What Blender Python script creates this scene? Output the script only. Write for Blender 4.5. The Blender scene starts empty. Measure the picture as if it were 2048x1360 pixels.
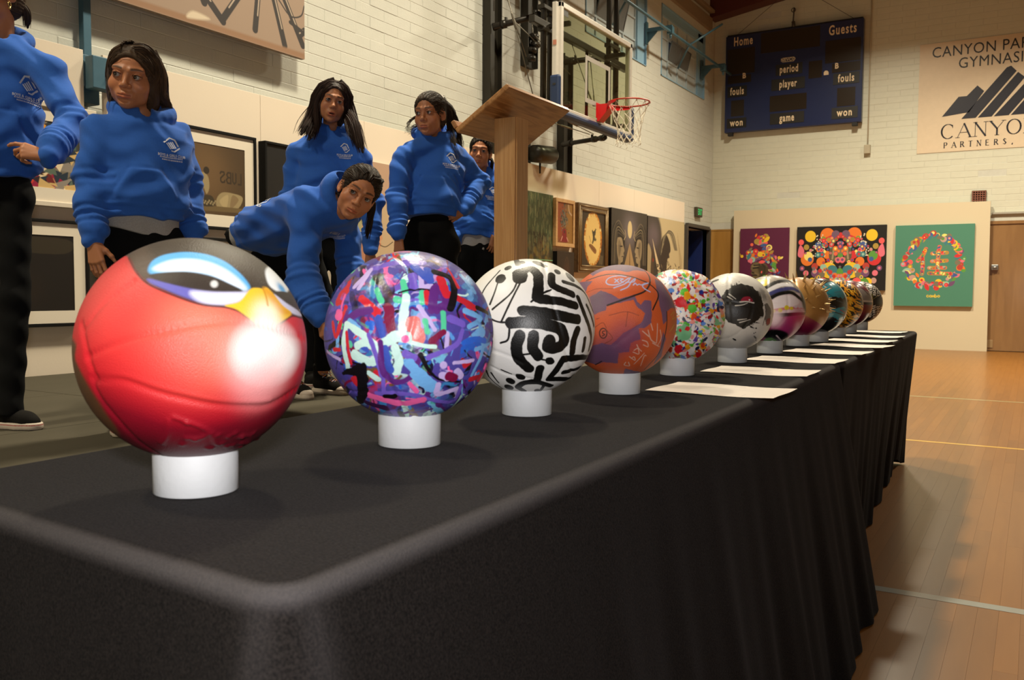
import bpy, bmesh, math, random
import numpy as np
from mathutils import Vector, Matrix
from mathutils.bvhtree import BVHTree

scene = bpy.context.scene
COL = scene.collection
rad = math.radians

# ------------------------------------------------------------------ camera, world, lamps, exposure
FOCAL_PX, YAW, PITCH, ROLL = 1776.55, .531777, -.0575193, .00541726
EYE = np.array([0., 0., .975])
def camera_axes():
    cy, sy, cp, sp = math.cos(YAW), math.sin(YAW), math.cos(PITCH), math.sin(PITCH)
    cr, sr = math.cos(ROLL), math.sin(ROLL)
    fwd = np.array([-sy*cp, cy*cp, sp]); right = np.array([cy, sy, 0.]); up = np.cross(right, fwd)
    return cr*right + sr*up, -sr*right + cr*up, fwd
RIGHT, UP, FWD = camera_axes()
cam_data = bpy.data.cameras.new('camera')
cam = bpy.data.objects.new('camera', cam_data); COL.objects.link(cam)
m = Matrix.Identity(4)
for i in range(3):
    m[i][0], m[i][1], m[i][2], m[i][3] = RIGHT[i], UP[i], -FWD[i], EYE[i]
cam.matrix_world = m
cam_data.sensor_width = 36; cam_data.lens = 36*FOCAL_PX/2048; cam_data.clip_start = .02
cam_data.dof.use_dof = True; cam_data.dof.focus_distance = 2.6; cam_data.dof.aperture_fstop = 13
scene.camera = cam

world = bpy.data.worlds.new('world'); scene.world = world; world.use_nodes = True
bg = world.node_tree.nodes['Background']; bg.inputs[0].default_value = (.62, .72, 1, 1); bg.inputs[1].default_value = .02

def area_light(name, loc, target, size, power, color, spread=math.pi):
    d = bpy.data.lights.new(name, 'AREA'); d.shape = 'DISK'; d.size = size; d.energy = power; d.color = color; d.spread = spread
    o = bpy.data.objects.new(name, d); COL.objects.link(o); o.location = loc
    o.rotation_euler = (Vector(target)-Vector(loc)).to_track_quat('-Z', 'Y').to_euler()
    return o
WARM = (1, .90, .68)
# high-bay lamps of the gym
for i, (x, y, z, p) in enumerate([(-2.9, 4.4, 6.4, 230), (-3.0, 7.6, 6.4, 205), (1.6, 8.6, 7.1, 50), (-3.4, -1.0, 6.3, 165), (1.2, 12.6, 7.1, 400), (-2.2, 12.6, 6.4, 370)]):
    area_light('gym_lamp', (x, y, z), (x, y, 0), .5, p, WARM, 2.5 if i == 5 else 2.1)
# strobe in the photographer's hand, just over the lens
flash = area_light('camera_strobe', (.02, -.03, 1.09), (-1.3, 2.6, .95), .09, 18.5, (1, .97, .96))

vs = scene.view_settings
vs.view_transform = 'Standard'; vs.look = 'None'; vs.gamma = 1; vs.exposure = 0
vs.use_curve_mapping = False

# ------------------------------------------------------------------ helpers
def srgb(r, g, b):
    f = lambda c: ((c/255+.055)/1.055)**2.4 if c > 10 else c/255/12.92
    return (f(r), f(g), f(b))

def at(px, py, depth):
    """Surveyed point: photograph pixel plus distance along the optical axis -> metres."""
    return EYE + depth*(FWD + (px-1024)/FOCAL_PX*RIGHT - (py-680)/FOCAL_PX*UP)

def _new_mat(name):
    mt = bpy.data.materials.new(name); mt.use_nodes = True
    return mt, mt.node_tree, mt.node_tree.nodes['Principled BSDF']

MATS = {}
def mat(name, color, rough=.6, metal=0., var=.06, scale=30., bump=0., bscale=200., sheen=0., coat=0., spec=.5, stretch=None):
    """Plain procedural paint / metal / cloth with a little noise in colour and relief."""
    if name in MATS: return MATS[name]
    mt, nt, bs = _new_mat(name); N, Lk = nt.nodes, nt.links
    tc = N.new('ShaderNodeTexCoord'); src = tc.outputs['Object']
    if stretch:
        mp = N.new('ShaderNodeMapping'); mp.inputs['Scale'].default_value = stretch
        Lk.new(src, mp.inputs[0]); src = mp.outputs[0]
    nz = N.new('ShaderNodeTexNoise'); nz.inputs['Scale'].default_value = scale; nz.inputs['Detail'].default_value = 4
    Lk.new(src, nz.inputs['Vector'])
    mx = N.new('ShaderNodeMix'); mx.data_type = 'RGBA'
    mx.inputs[6].default_value = (*[c*(1-var) for c in color], 1); mx.inputs[7].default_value = (*[min(1, c*(1+var)) for c in color], 1)
    Lk.new(nz.outputs['Fac'], mx.inputs[0]); Lk.new(mx.outputs[2], bs.inputs['Base Color'])
    bs.inputs['Roughness'].default_value = rough; bs.inputs['Metallic'].default_value = metal
    bs.inputs['Specular IOR Level'].default_value = spec
    if sheen: bs.inputs['Sheen Weight'].default_value = sheen; bs.inputs['Sheen Roughness'].default_value = .4
    if coat: bs.inputs['Coat Weight'].default_value = coat; bs.inputs['Coat Roughness'].default_value = .12
    if bump:
        n2 = N.new('ShaderNodeTexNoise'); n2.inputs['Scale'].default_value = bscale; n2.inputs['Detail'].default_value = 3
        Lk.new(src, n2.inputs['Vector'])
        bp = N.new('ShaderNodeBump'); bp.inputs['Strength'].default_value = bump; bp.inputs['Distance'].default_value = .002
        Lk.new(n2.outputs['Fac'], bp.inputs['Height']); Lk.new(bp.outputs[0], bs.inputs['Normal'])
    MATS[name] = mt
    return mt

def mat_wood(name, c1, c2, rough=.35, scale=(3, 40, 40), coat=.2, ring=6., bumps=.1):
    if name in MATS: return MATS[name]
    mt, nt, bs = _new_mat(name); N, Lk = nt.nodes, nt.links
    tc = N.new('ShaderNodeTexCoord'); oi = N.new('ShaderNodeObjectInfo')
    ad = N.new('ShaderNodeVectorMath'); ad.operation = 'ADD'
    Lk.new(tc.outputs['Object'], ad.inputs[0])
    sc = N.new('ShaderNodeVectorMath'); sc.operation = 'SCALE'; sc.inputs[0].default_value = (7, 3, 5); Lk.new(oi.outputs['Random'], sc.inputs['Scale'])
    Lk.new(sc.outputs[0], ad.inputs[1])
    mp = N.new('ShaderNodeMapping'); mp.inputs['Scale'].default_value = scale; Lk.new(ad.outputs[0], mp.inputs[0])
    n1 = N.new('ShaderNodeTexNoise'); n1.inputs['Scale'].default_value = 1; n1.inputs['Detail'].default_value = 6; n1.inputs['Distortion'].default_value = .6
    Lk.new(mp.outputs[0], n1.inputs['Vector'])
    wv = N.new('ShaderNodeMath'); wv.operation = 'MULTIPLY'; wv.inputs[1].default_value = ring; Lk.new(n1.outputs['Fac'], wv.inputs[0])
    fr = N.new('ShaderNodeMath'); fr.operation = 'PINGPONG'; fr.inputs[1].default_value = 1; Lk.new(wv.outputs[0], fr.inputs[0])
    mx = N.new('ShaderNodeMix'); mx.data_type = 'RGBA'; mx.inputs[6].default_value = (*c1, 1); mx.inputs[7].default_value = (*c2, 1)
    Lk.new(fr.outputs[0], mx.inputs[0])
    hs = N.new('ShaderNodeHueSaturation'); Lk.new(mx.outputs[2], hs.inputs['Color'])
    mr = N.new('ShaderNodeMapRange'); mr.inputs['To Min'].default_value = .9; mr.inputs['To Max'].default_value = 1.08
    Lk.new(oi.outputs['Random'], mr.inputs['Value']); Lk.new(mr.outputs[0], hs.inputs['Value'])
    Lk.new(hs.outputs[0], bs.inputs['Base Color'])
    bs.inputs['Roughness'].default_value = rough; bs.inputs['Coat Weight'].default_value = coat; bs.inputs['Coat Roughness'].default_value = .15
    bp = N.new('ShaderNodeBump'); bp.inputs['Strength'].default_value = bumps; bp.inputs['Distance'].default_value = .001
    Lk.new(fr.outputs[0], bp.inputs['Height']); Lk.new(bp.outputs[0], bs.inputs['Normal'])
    MATS[name] = mt
    return mt

def mat_attr(name, rough=.55, bump=0., bscale=300., spec=.5, sss=0., sheen=0., coat=0.):
    """Colour carried by the mesh (attribute 'paint')."""
    mt, nt, bs = _new_mat(name); N, Lk = nt.nodes, nt.links
    a = N.new('ShaderNodeAttribute'); a.attribute_name = 'paint'; Lk.new(a.outputs['Color'], bs.inputs['Base Color'])
    bs.inputs['Roughness'].default_value = rough; bs.inputs['Specular IOR Level'].default_value = spec
    bs.inputs['Coat Weight'].default_value = coat
    if sss:
        bs.inputs['Subsurface Weight'].default_value = sss; bs.inputs['Subsurface Radius'].default_value = (.008, .003, .0015); bs.inputs['Subsurface Scale'].default_value = .6
    if sheen: bs.inputs['Sheen Weight'].default_value = sheen
    if bump:
        tc = N.new('ShaderNodeTexCoord'); n2 = N.new('ShaderNodeTexNoise'); n2.inputs['Scale'].default_value = bscale
        Lk.new(tc.outputs['Object'], n2.inputs['Vector'])
        bp = N.new('ShaderNodeBump'); bp.inputs['Strength'].default_value = bump; bp.inputs['Distance'].default_value = .002
        Lk.new(n2.outputs['Fac'], bp.inputs['Height']); Lk.new(bp.outputs[0], bs.inputs['Normal'])
    return mt

def mat_painted(name, pixels, rough=.45, bump=0., bscale=500., voronoi=False, coat=0., spec=.5, metal=0.):
    """Hand-painted surface: the painting is computed below by the brush routines."""
    h, w = pixels.shape[:2]
    img = bpy.data.images.new(name, w, h, float_buffer=False, alpha=False)
    buf = np.ones((h, w, 4), np.float32); buf[..., :3] = np.clip(pixels, 0, 1)
    c = buf[..., :3]; buf[..., :3] = np.where(c < .0031308, c*12.92, 1.055*np.power(np.maximum(c, 1e-6), 1/2.4)-.055)
    img.pixels.foreach_set(buf.ravel()); img.update(); img.pack()
    mt, nt, bs = _new_mat(name); N, Lk = nt.nodes, nt.links
    tx = N.new('ShaderNodeTexImage'); tx.image = img; tx.extension = 'EXTEND'; Lk.new(tx.outputs[0], bs.inputs['Base Color'])
    bs.inputs['Roughness'].default_value = rough; bs.inputs['Specular IOR Level'].default_value = spec
    bs.inputs['Coat Weight'].default_value = coat; bs.inputs['Coat Roughness'].default_value = .1; bs.inputs['Metallic'].default_value = metal
    if bump:
        tc = N.new('ShaderNodeTexCoord')
        n2 = N.new('ShaderNodeTexVoronoi' if voronoi else 'ShaderNodeTexNoise'); n2.inputs['Scale'].default_value = bscale
        Lk.new(tc.outputs['Object'], n2.inputs['Vector'])
        bp = N.new('ShaderNodeBump'); bp.inputs['Strength'].default_value = bump; bp.inputs['Distance'].default_value = .001
        bp.invert = voronoi
        Lk.new(n2.outputs[0], bp.inputs['Height']); Lk.new(bp.outputs[0], bs.inputs['Normal'])
    return mt

class MB:
    """Collects boxes, tubes, lathes and sheets; build() links them as ONE mesh object."""
    def __init__(s): s.v = []; s.f = []; s.smooth = []; s.mi = []; s.cur = 0
    def raw(s, vs_, fs, smooth=False):
        o = len(s.v); s.v += [tuple(map(float, p)) for p in vs_]
        s.f += [tuple(o+i for i in f) for f in fs]; s.smooth += [smooth]*len(fs); s.mi += [s.cur]*len(fs)
    def box(s, c, d, bevel=0., ax=None):
        x, y, z = [k/2 for k in d]
        if ax is None: ax = np.eye(3)
        c = np.array(c, float)
        if bevel <= 0:
            pts = [(sx*x, sy*y, sz*z) for sx in (-1, 1) for sy in (-1, 1) for sz in (-1, 1)]
            fs = [(0, 1, 3, 2), (4, 6, 7, 5), (0, 4, 5, 1), (2, 3, 7, 6), (0, 2, 6, 4), (1, 5, 7, 3)]
            s.raw([c + p[0]*ax[0] + p[1]*ax[1] + p[2]*ax[2] for p in pts], fs); return
        bm = bmesh.new(); bmesh.ops.create_cube(bm, size=1)
        for v in bm.verts: v.co = (v.co.x*2*x, v.co.y*2*y, v.co.z*2*z)
        bmesh.ops.bevel(bm, geom=bm.edges[:], offset=min(bevel, .49*min(d)), segments=2, affect='EDGES', profile=.5)
        bm.verts.index_update()
        s.raw([c + v.co.x*ax[0] + v.co.y*ax[1] + v.co.z*ax[2] for v in bm.verts], [[v.index for v in f.verts] for f in bm.faces]); bm.free()
    def tube(s, pts, r, n=8, cap=True, smooth=True):
        pts = [np.array(p, float) for p in pts]; m_ = len(pts)
        rs = [r]*m_ if np.isscalar(r) else list(r)
        rings = []; nrm = None
        for i, p in enumerate(pts):
            t = pts[min(i+1, m_-1)] - pts[max(i-1, 0)]; t = t/(np.linalg.norm(t)+1e-12)
            if nrm is None:
                a = np.array([0, 0, 1.]) if abs(t[2]) < .9 else np.array([1., 0, 0]); nrm = np.cross(t, a)
            nrm = nrm - t*(nrm@t); nrm = nrm/(np.linalg.norm(nrm)+1e-12); b = np.cross(t, nrm)
            rings.append([p + rs[i]*(math.cos(2*math.pi*k/n)*nrm + math.sin(2*math.pi*k/n)*b) for k in range(n)])
        vs_ = [q for rg in rings for q in rg]
        fs = [(i*n+k, i*n+(k+1) % n, (i+1)*n+(k+1) % n, (i+1)*n+k) for i in range(m_-1) for k in range(n)]
        s.raw(vs_, fs, smooth)
        if cap:
            o = len(s.v)-len(vs_)
            s.f += [tuple(o+k for k in range(n))[::-1], tuple(o+(m_-1)*n+k for k in range(n))]; s.smooth += [False]*2; s.mi += [s.cur]*2
    def ring(s, c, R, r, ax=(0, 0, 1), n=40, m_=8):
        ax = np.array(ax, float); ax /= np.linalg.norm(ax)
        a = np.cross(ax, [1., 0, 0] if abs(ax[0]) < .9 else [0, 1., 0]); a /= np.linalg.norm(a); b = np.cross(ax, a); c = np.array(c, float)
        vs_ = []
        for i in range(n):
            d = math.cos(2*math.pi*i/n)*a + math.sin(2*math.pi*i/n)*b
            for k in range(m_):
                w = 2*math.pi*k/m_; vs_.append(c + d*(R + r*math.cos(w)) + ax*r*math.sin(w))
        s.raw(vs_, [(i*m_+k, ((i+1) % n)*m_+k, ((i+1) % n)*m_+(k+1) % m_, i*m_+(k+1) % m_) for i in range(n) for k in range(m_)], True)
    def lathe(s, c, prof, n=32, smooth=True):
        c = np.array(c, float); vs_ = []
        for r, z in prof:
            for k in range(n): vs_.append(c + [r*math.cos(2*math.pi*k/n), r*math.sin(2*math.pi*k/n), z])
        s.raw(vs_, [(i*n+k, i*n+(k+1) % n, (i+1)*n+(k+1) % n, (i+1)*n+k) for i in range(len(prof)-1) for k in range(n)], smooth)
    def prism(s, poly, o, u, v, depth):
        """Flat outline (2D) extruded: o origin, u,v axes, depth vector."""
        o, u, v, dp = [np.array(k, float) for k in (o, u, v, depth)]; n = len(poly)
        a = [o + p[0]*u + p[1]*v for p in poly]; vs_ = a + [p+dp for p in a]
        s.raw(vs_, [tuple(range(n))[::-1], tuple(range(n, 2*n))] + [(i, (i+1) % n, n+(i+1) % n, n+i) for i in range(n)])
    def build(s, name, material, parent=None, offset=None, fixn=True):
        me = bpy.data.meshes.new(name); vv = s.v
        if offset is not None: vv = [tuple(np.array(p)-offset) for p in vv]
        me.from_pydata(vv, [], s.f); me.polygons.foreach_set('use_smooth', s.smooth)
        for mm in (material if isinstance(material, (list, tuple)) else [material]): me.materials.append(mm)
        if any(s.mi): me.polygons.foreach_set('material_index', s.mi)
        if fixn:
            bm = bmesh.new(); bm.from_mesh(me); bmesh.ops.recalc_face_normals(bm, faces=bm.faces[:]); bm.to_mesh(me); bm.free()
        return link(bpy.data.objects.new(name, me), parent)

def link(o, parent=None):
    COL.objects.link(o)
    if parent is not None: o.parent = parent
    return o
def tag(o, label=None, cat=None, group=None, kind=None):
    for k, v in (('label', label), ('category', cat), ('group', group), ('kind', kind)):
        if v: o[k] = v
    return o
def empty(name, loc, label, cat, group=None, rz=0):
    o = bpy.data.objects.new(name, None); o.empty_display_size = .1; o.location = loc; o.rotation_euler.z = rz
    COL.objects.link(o); return tag(o, label, cat, group)
def grid_mesh(name, V, F, material, parent=None, smooth=True, paint=None, uv=None):
    me = bpy.data.meshes.new(name)
    V = np.asarray(V, np.float32); F = np.asarray(F, np.int32)
    me.vertices.add(len(V)); me.vertices.foreach_set('co', V.ravel())
    k = F.shape[1]; me.loops.add(F.size); me.polygons.add(len(F))
    me.loops.foreach_set('vertex_index', F.ravel()); me.polygons.foreach_set('loop_start', np.arange(0, F.size, k, dtype=np.int32))
    me.update(calc_edges=True); me.validate()
    me.polygons.foreach_set('use_smooth', np.full(len(me.polygons), smooth))
    if paint is not None:
        a = me.color_attributes.new('paint', 'FLOAT_COLOR', 'POINT'); c = np.ones((len(V), 4), np.float32); c[:, :3] = paint; a.data.foreach_set('color', c.ravel())
    if uv is not None:
        l = me.uv_layers.new(name='uv'); l.data.foreach_set('uv', np.asarray(uv, np.float32)[F.ravel()].ravel())
    me.materials.append(material); me.update()
    return link(bpy.data.objects.new(name, me), parent)
def text_geo(body, size, bold=0., sx=1., spacing=1., shear=0.):
    """Letters of the built-in font as flat triangles: (verts Nx2, faces), centred."""
    cu = bpy.data.curves.new('t', 'FONT'); cu.body = body; cu.size = size; cu.offset = bold; cu.resolution_u = 3
    cu.space_character = spacing; cu.shear = shear; cu.align_x = 'CENTER'; cu.align_y = 'CENTER'
    o = bpy.data.objects.new('t', cu); COL.objects.link(o)
    dg = bpy.context.evaluated_depsgraph_get(); me = bpy.data.meshes.new_from_object(o.evaluated_get(dg))
    V = np.array([(v.co.x*sx, v.co.y) for v in me.vertices]); F = [tuple(p.vertices) for p in me.polygons]
    bpy.data.objects.remove(o); bpy.data.curves.remove(cu); bpy.data.meshes.remove(me)
    return V, F
def put_text(mb, body, o, u, v, size, bold=0., sx=1., spacing=1., lift=.002):
    V, F = text_geo(body, size, bold, sx, spacing); o, u, v = [np.array(k, float) for k in (o, u, v)]
    n = np.cross(u, v)*lift
    mb.raw([o + n + p[0]*u + p[1]*v for p in V], F)
# ------------------------------------------------------------------ brush routines (paintings are computed, not loaded)
def vnoise(h, w, cells, seed, octs=3):
    rg = np.random.default_rng(seed); out = np.zeros((h, w)); amp = 1.; tot = 0
    for o in range(octs):
        c = max(2, int(cells*2**o)); g = rg.random((c+3, c+3))
        y = np.linspace(0, c, h, endpoint=False); x = np.linspace(0, c, w, endpoint=False)
        yi = y.astype(int); xi = x.astype(int); fy = (y-yi)[:, None]; fx = (x-xi)[None]
        fy = fy*fy*(3-2*fy); fx = fx*fx*(3-2*fx)
        a = g[yi][:, xi]; b = g[yi][:, xi+1]; cc = g[yi+1][:, xi]; d = g[yi+1][:, xi+1]
        out += amp*((a*(1-fx)+b*fx)*(1-fy) + (cc*(1-fx)+d*fx)*fy); tot += amp; amp *= .5
    return out/tot
def spline(P, n=6, closed=False):
    P = np.asarray(P, float)
    if len(P) < 3: return P
    Q = np.vstack([P[-1], P, P[0], P[1]]) if closed else np.vstack([2*P[0]-P[1], P, 2*P[-1]-P[-2]])
    out = []; m_ = len(P) if closed else len(P)-1
    for i in range(m_):
        a, b, c, d = Q[i:i+4]
        for t in np.arange(n)/n:
            out.append(.5*(2*b+(c-a)*t+(2*a-5*b+4*c-d)*t*t+(3*b-a-3*c+d)*t**3))
    if not closed: out.append(P[-1])
    return np.array(out)
class Canvas:
    def __init__(s, w, h, ext, base, seed=1):
        s.w, s.h = w, h; s.x0, s.y0, s.x1, s.y1 = ext
        s.a = np.empty((h, w, 3)); s.a[:] = base
        s.X = np.linspace(s.x0, s.x1, w)[None].repeat(h, 0); s.Y = np.linspace(s.y0, s.y1, h)[:, None].repeat(w, 1)
        s.px = (s.x1-s.x0)/w; s.n1 = vnoise(h, w, 70, seed)-.5; s.n2 = vnoise(h, w, 22, seed+9)-.5
        s.map = lambda P: P
        s.ws = 1.; s.flat = True
    def _win(s, P, m_):
        i0 = int(max(0, (P[:, 0].min()-m_-s.x0)/s.px)); i1 = int(min(s.w, (P[:, 0].max()+m_-s.x0)/s.px+2))
        py = (s.y1-s.y0)/s.h
        j0 = int(max(0, (P[:, 1].min()-m_-s.y0)/py)); j1 = int(min(s.h, (P[:, 1].max()+m_-s.y0)/py+2))
        return slice(j0, j1), slice(i0, i1)
    def _seg(s, P, w, R=None):
        x = s.X[w]; y = s.Y[w]; d = np.full(x.shape, 1e9); r = np.zeros(x.shape)
        for i in range(len(P)-1):
            ax, ay = P[i]; bx, by = P[i+1]-P[i]; L = bx*bx+by*by+1e-15
            t = np.clip(((x-ax)*bx+(y-ay)*by)/L, 0, 1); dd = np.hypot(x-ax-t*bx, y-ay-t*by)
            if R is not None: dd = dd-(R[i]*(1-t)+R[i+1]*t)
            d = np.minimum(d, dd)
        return d
    def _put(s, w, cov, color):
        if cov.size == 0: return
        cov = np.clip(cov, 0, 1)[..., None]
        if callable(color): color = color(s.X[w], s.Y[w])
        s.a[w] = s.a[w]*(1-cov) + np.asarray(color)*cov
    def stroke(s, P, width, color, rag=0., soft=0., smooth=True, alpha=1., dry=0., taper=0.):
        P = spline(P) if smooth else np.asarray(P, float)
        if not smooth and len(P) > 1: P = np.vstack([np.linspace(P[i], P[i+1], 5)[:-1] for i in range(len(P)-1)]+[P[-1:]])
        P = s.map(P); r = width*s.ws/2; m_ = r*(1+rag)+soft*s.ws+3*s.px; w = s._win(P, m_)
        n = len(P); R = np.full(n, r)
        if taper: R = r*(1-taper*np.linspace(0, 1, n))
        d = s._seg(P, w, R)
        if rag: d = d + rag*r*(s.n1[w]*1.6+s.n2[w])
        sf = max(soft*s.ws, s.px*.8); cov = alpha*np.clip(.5-d/(2*sf), 0, 1)
        if dry: cov = cov*np.clip(1-dry*(s.n1[w]+.35)*3, 0, 1)
        s._put(w, cov, color)
    def poly(s, P, color, soft=0., smooth=True, rag=0., alpha=1.):
        P = spline(P, 5, True) if smooth else np.asarray(P, float)
        if not smooth: P = np.vstack([np.linspace(P[i], P[(i+1) % len(P)], 5)[:-1] for i in range(len(P))])
        P = s.map(P); sf0 = soft*s.ws; w = s._win(P, sf0*2+rag*s.ws+3*s.px)
        x = s.X[w]; y = s.Y[w]
        if x.size == 0: return
        ins = np.zeros(x.shape, bool); n = len(P)
        for i in range(n):
            ax, ay = P[i]; bx, by = P[(i+1) % n]
            if ay == by: continue
            c = (ay > y) != (by > y); ins ^= c & (x < (bx-ax)*(y-ay)/(by-ay)+ax)
        d = s._seg(np.vstack([P, P[:1]]), w); d = np.where(ins, -d, d)
        if rag: d = d + rag*s.ws*(s.n1[w]*1.6+s.n2[w])
        sf = max(sf0, s.px*.8)
        s._put(w, alpha*np.clip(.5-d/(2*sf), 0, 1), color)
    def disc(s, c, r, color, soft=0., ry=None, rot=0., alpha=1., rag=0.):
        ry = ry or r; k, z = math.cos(rot), math.sin(rot)
        if s.flat:
            R = max(r, ry); c = np.array(c, float); w = s._win(c[None], R+soft*2+3*s.px+rag)
            x = s.X[w]-c[0]; y = s.Y[w]-c[1]; d = (np.hypot((x*k+y*z)/r, (y*k-x*z)/ry)-1)*min(r, ry)
            if rag: d = d+rag*(s.n1[w]*1.6+s.n2[w])
            s._put(w, alpha*np.clip(.5-d/(2*max(soft, s.px*.8)), 0, 1), color); return
        t = np.linspace(0, 2*math.pi, 17)[:-1]; q = np.stack([r*np.cos(t), ry*np.sin(t)], 1)
        s.poly(np.array(c)+q@np.array([[k, z], [-z, k]]), color, soft, True, rag, alpha)
    def blob(s, c, r, color, alpha=1.):
        """soft airbrush spot"""
        c = s.map(np.array([c], float))[0]; r = r*s.ws; w = s._win(c[None], 2.2*r)
        d = np.hypot(s.X[w]-c[0], s.Y[w]-c[1])/r; s._put(w, alpha*np.exp(-d**3), color)
def petals(cv, rg, c, size, pal, n=1, spread=0.):
    """little discs, rings and leaf shapes, cut-paper style"""
    for _ in range(n):
        p = np.array(c)+rg.normal(0, 1, 2)*spread; r = size*rg.uniform(.55, 1.15); col = pal[rg.integers(len(pal))]; k = rg.random()
        if k < .5:
            cv.disc(p, r, col)
            if rg.random() < .6: cv.disc(p+rg.normal(0, .12, 2)*r, r*.5, pal[rg.integers(len(pal))])
            if rg.random() < .3: cv.disc(p, r*.22, pal[rg.integers(len(pal))])
        else:
            a = rg.uniform(0, 6.3); q = np.array([(-1.3, 0), (-.5, .55), (.4, .6), (1.3, 0), (.4, -.6), (-.5, -.55)])*r
            k2, z = math.cos(a), math.sin(a); cv.poly(p+q@np.array([[k2, z], [-z, k2]]), col)
# ------------------------------------------------------------------ the gym shell
WX, FY = -5.33, 16.48            # left wall face, far wall face
WALLC = (.565, .565, .505)
M_wall = mat('painted brick', WALLC, .42, var=.05, scale=9, bump=.5, bscale=60, spec=.5)
M_joint = mat('painted mortar', (.55, .55, .49), .5, var=.08, scale=20, bump=.3)
M_wallfar = mat('painted brick far wall', (.60, .595, .49), .45, var=.05, scale=9, bump=.5, bscale=60)
M_maple = mat_wood('maple strip', (.175, .064, .007), (.20, .077, .010), .34, (28, 2.2, 28), .14, 3, .02)
M_dark = mat('black steel', (.022, .02, .018), .45, .3, bump=.1)
M_black = mat('matt black', (.012, .011, .010), .7)

def struct(mb, name, material, **k): return tag(mb.build(name, material, **k), kind='structure')
def slab(name, boxes, material):
    mb = MB()
    for (x0, x1, y0, y1, z0, z1) in boxes: mb.box(((x0+x1)/2, (y0+y1)/2, (z0+z1)/2), (x1-x0, y1-y0, z1-z0))
    return struct(mb, name, material)

floor = slab('floor', [(-6, 7.2, -4.2, 17, -.2, -.0045)], M_maple)
W2 = (10.95, 13.10); W1 = (13.74, 15.90); WZ = (4.43, 5.57); DY = (15.03, 16.21); DZ = 2.085
s0, s1 = WX-.30, WX-.002
wall_left = slab('wall_left', [(s0, s1, -4, DY[0], 0, DZ), (s0, s1, DY[1], FY+.3, 0, DZ), (s0, s1, -4, FY+.3, DZ, WZ[0]),
    (s0, s1, -4, W2[0], *WZ), (s0, s1, W2[1], W1[0], *WZ), (s0, s1, W1[1], FY+.3, *WZ), (s0, s1, -4, FY+.3, WZ[1], 7.3)], M_joint)
wall_far = slab('wall_far', [(WX-.3, 7.2, FY+.002, FY+.3, 0, 9)], M_joint)
wall_right = slab('wall_right', [(7, 7.3, -4, FY+.3, 0, 9)], M_wallfar)
wall_back = slab('wall_back', [(WX-.3, 7.2, -4.3, -4, 0, 9)], M_wallfar)
mb = MB()
for z_, t in ((6.35, 0),):
    mb.raw([(WX-.3, -4.3, z_), (1.8, -4.3, z_+1.18), (7.3, -4.3, z_+1.9), (7.3, 17, z_+1.9), (1.8, 17, z_+1.18), (WX-.3, 17, z_)], [(0, 1, 4, 5), (1, 2, 3, 4)])
    mb.raw([(WX-.3, -4.3, z_+.15), (1.8, -4.3, z_+1.33), (7.3, -4.3, z_+2.05), (7.3, 17, z_+2.05), (1.8, 17, z_+1.33), (WX-.3, 17, z_+.15)], [(5, 4, 1, 0), (4, 3, 2, 1)])
ceiling = struct(mb, 'ceiling', mat('ceiling boards', (.30, .22, .14), .7, var=.1, scale=4, stretch=(20, 1, 1)))
# red-brown rafter running up the far wall
mb = MB(); mb.prism([(0, 0), (7.2, 1.19), (7.2, 1.64), (0, .42)], (WX, FY-.32, 5.955), (1, 0, 0), (0, 0, 1), (0, .31, 0))
tag(mb.build('trim_1', mat('oxblood paint', (.085, .016, .012), .5)), kind='structure')
mb = MB(); mb.box((WX+.03, 8, 5.83), (.06, 16.3, .22)); mb.box((WX+.05, 8, 6.06), (.1, 16.3, .05))
tag(mb.build('trim_2', mat('brown wall plate', (.26, .19, .12), .6, stretch=(1, .1, 1))), kind='structure')

# ---- painted bricks, 4 x 12 inch courses: the 300 that show largest are separate, the others one mesh
rng = random.Random(7)
def brick_rows(a0, a1, z0, z1, holes):
    L, H = .405, .1016; out = []
    for r in range(int(z0/H), int(z1/H)+1):
        zz = r*H
        if zz < z0-1e-6 or zz+H > z1+1e-6: continue
        a = a0 - (L/2 if r % 2 else 0)
        while a < a1:
            p, q = max(a, a0), min(a+L, a1)
            for (h0, h1, hz0, hz1) in holes:
                if zz+H > hz0+.01 and zz < hz1-.01:
                    if p >= h0 and q <= h1: q = p
                    elif p < h0 < q: q = h0
                    elif p < h1 < q: p = h1
            if q-p > .03: out.append((p, q, zz))
            a += L
    return out
def brick_mesh(L, H):
    mb = MB(); g = .0008; b = .004
    o = [(0, g, g), (0, L-g, g), (0, L-g, H-g), (0, g, H-g)]; i = [(.0022, g+b, g+b), (.0022, L-g-b, g+b), (.0022, L-g-b, H-g-b), (.0022, g+b, H-g-b)]
    return o+i, [(4, 5, 6, 7)]+[(k, (k+1) % 4, 4+(k+1) % 4, 4+k) for k in range(4)]
def lay(wall, rows, frame, material, key):
    rows = sorted(rows, key=key); big, rest = rows[:300], rows[300:]; shared = {}
    def place(V, p, q, z):
        j = rng.gauss(0, .0009)
        return [frame(v[0]+j, p+v[1], z+v[2]) for v in V]
    proto = None
    for (p, q, z) in big:
        L = round(q-p, 3)
        if L not in shared:
            V, F = brick_mesh(L, .1016); mb = MB(); mb.raw([frame(v[0], v[1], v[2], local=True) for v in V], F)
            o = mb.build('brick', material, wall); shared[L] = o
        else:
            o = shared[L].copy(); o.name = 'brick'; link(o, wall)
        o.location = frame(rng.gauss(0, .0009), p, z); o.rotation_euler.x = rng.gauss(0, .0012)
    mb = MB()
    for (p, q, z) in rest: 
        V, F = brick_mesh(q-p, .1016); mb.raw(place(V, p, q, z), F)
    tag(mb.build('brick_field', material, wall), kind='stuff')
fl = lambda d, a, z, local=False: (d, a, z) if local else (WX-.002+d, a, z)
ff = lambda d, a, z, local=False: (a, -d, z) if local else (a, FY+.002-d, z)
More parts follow.
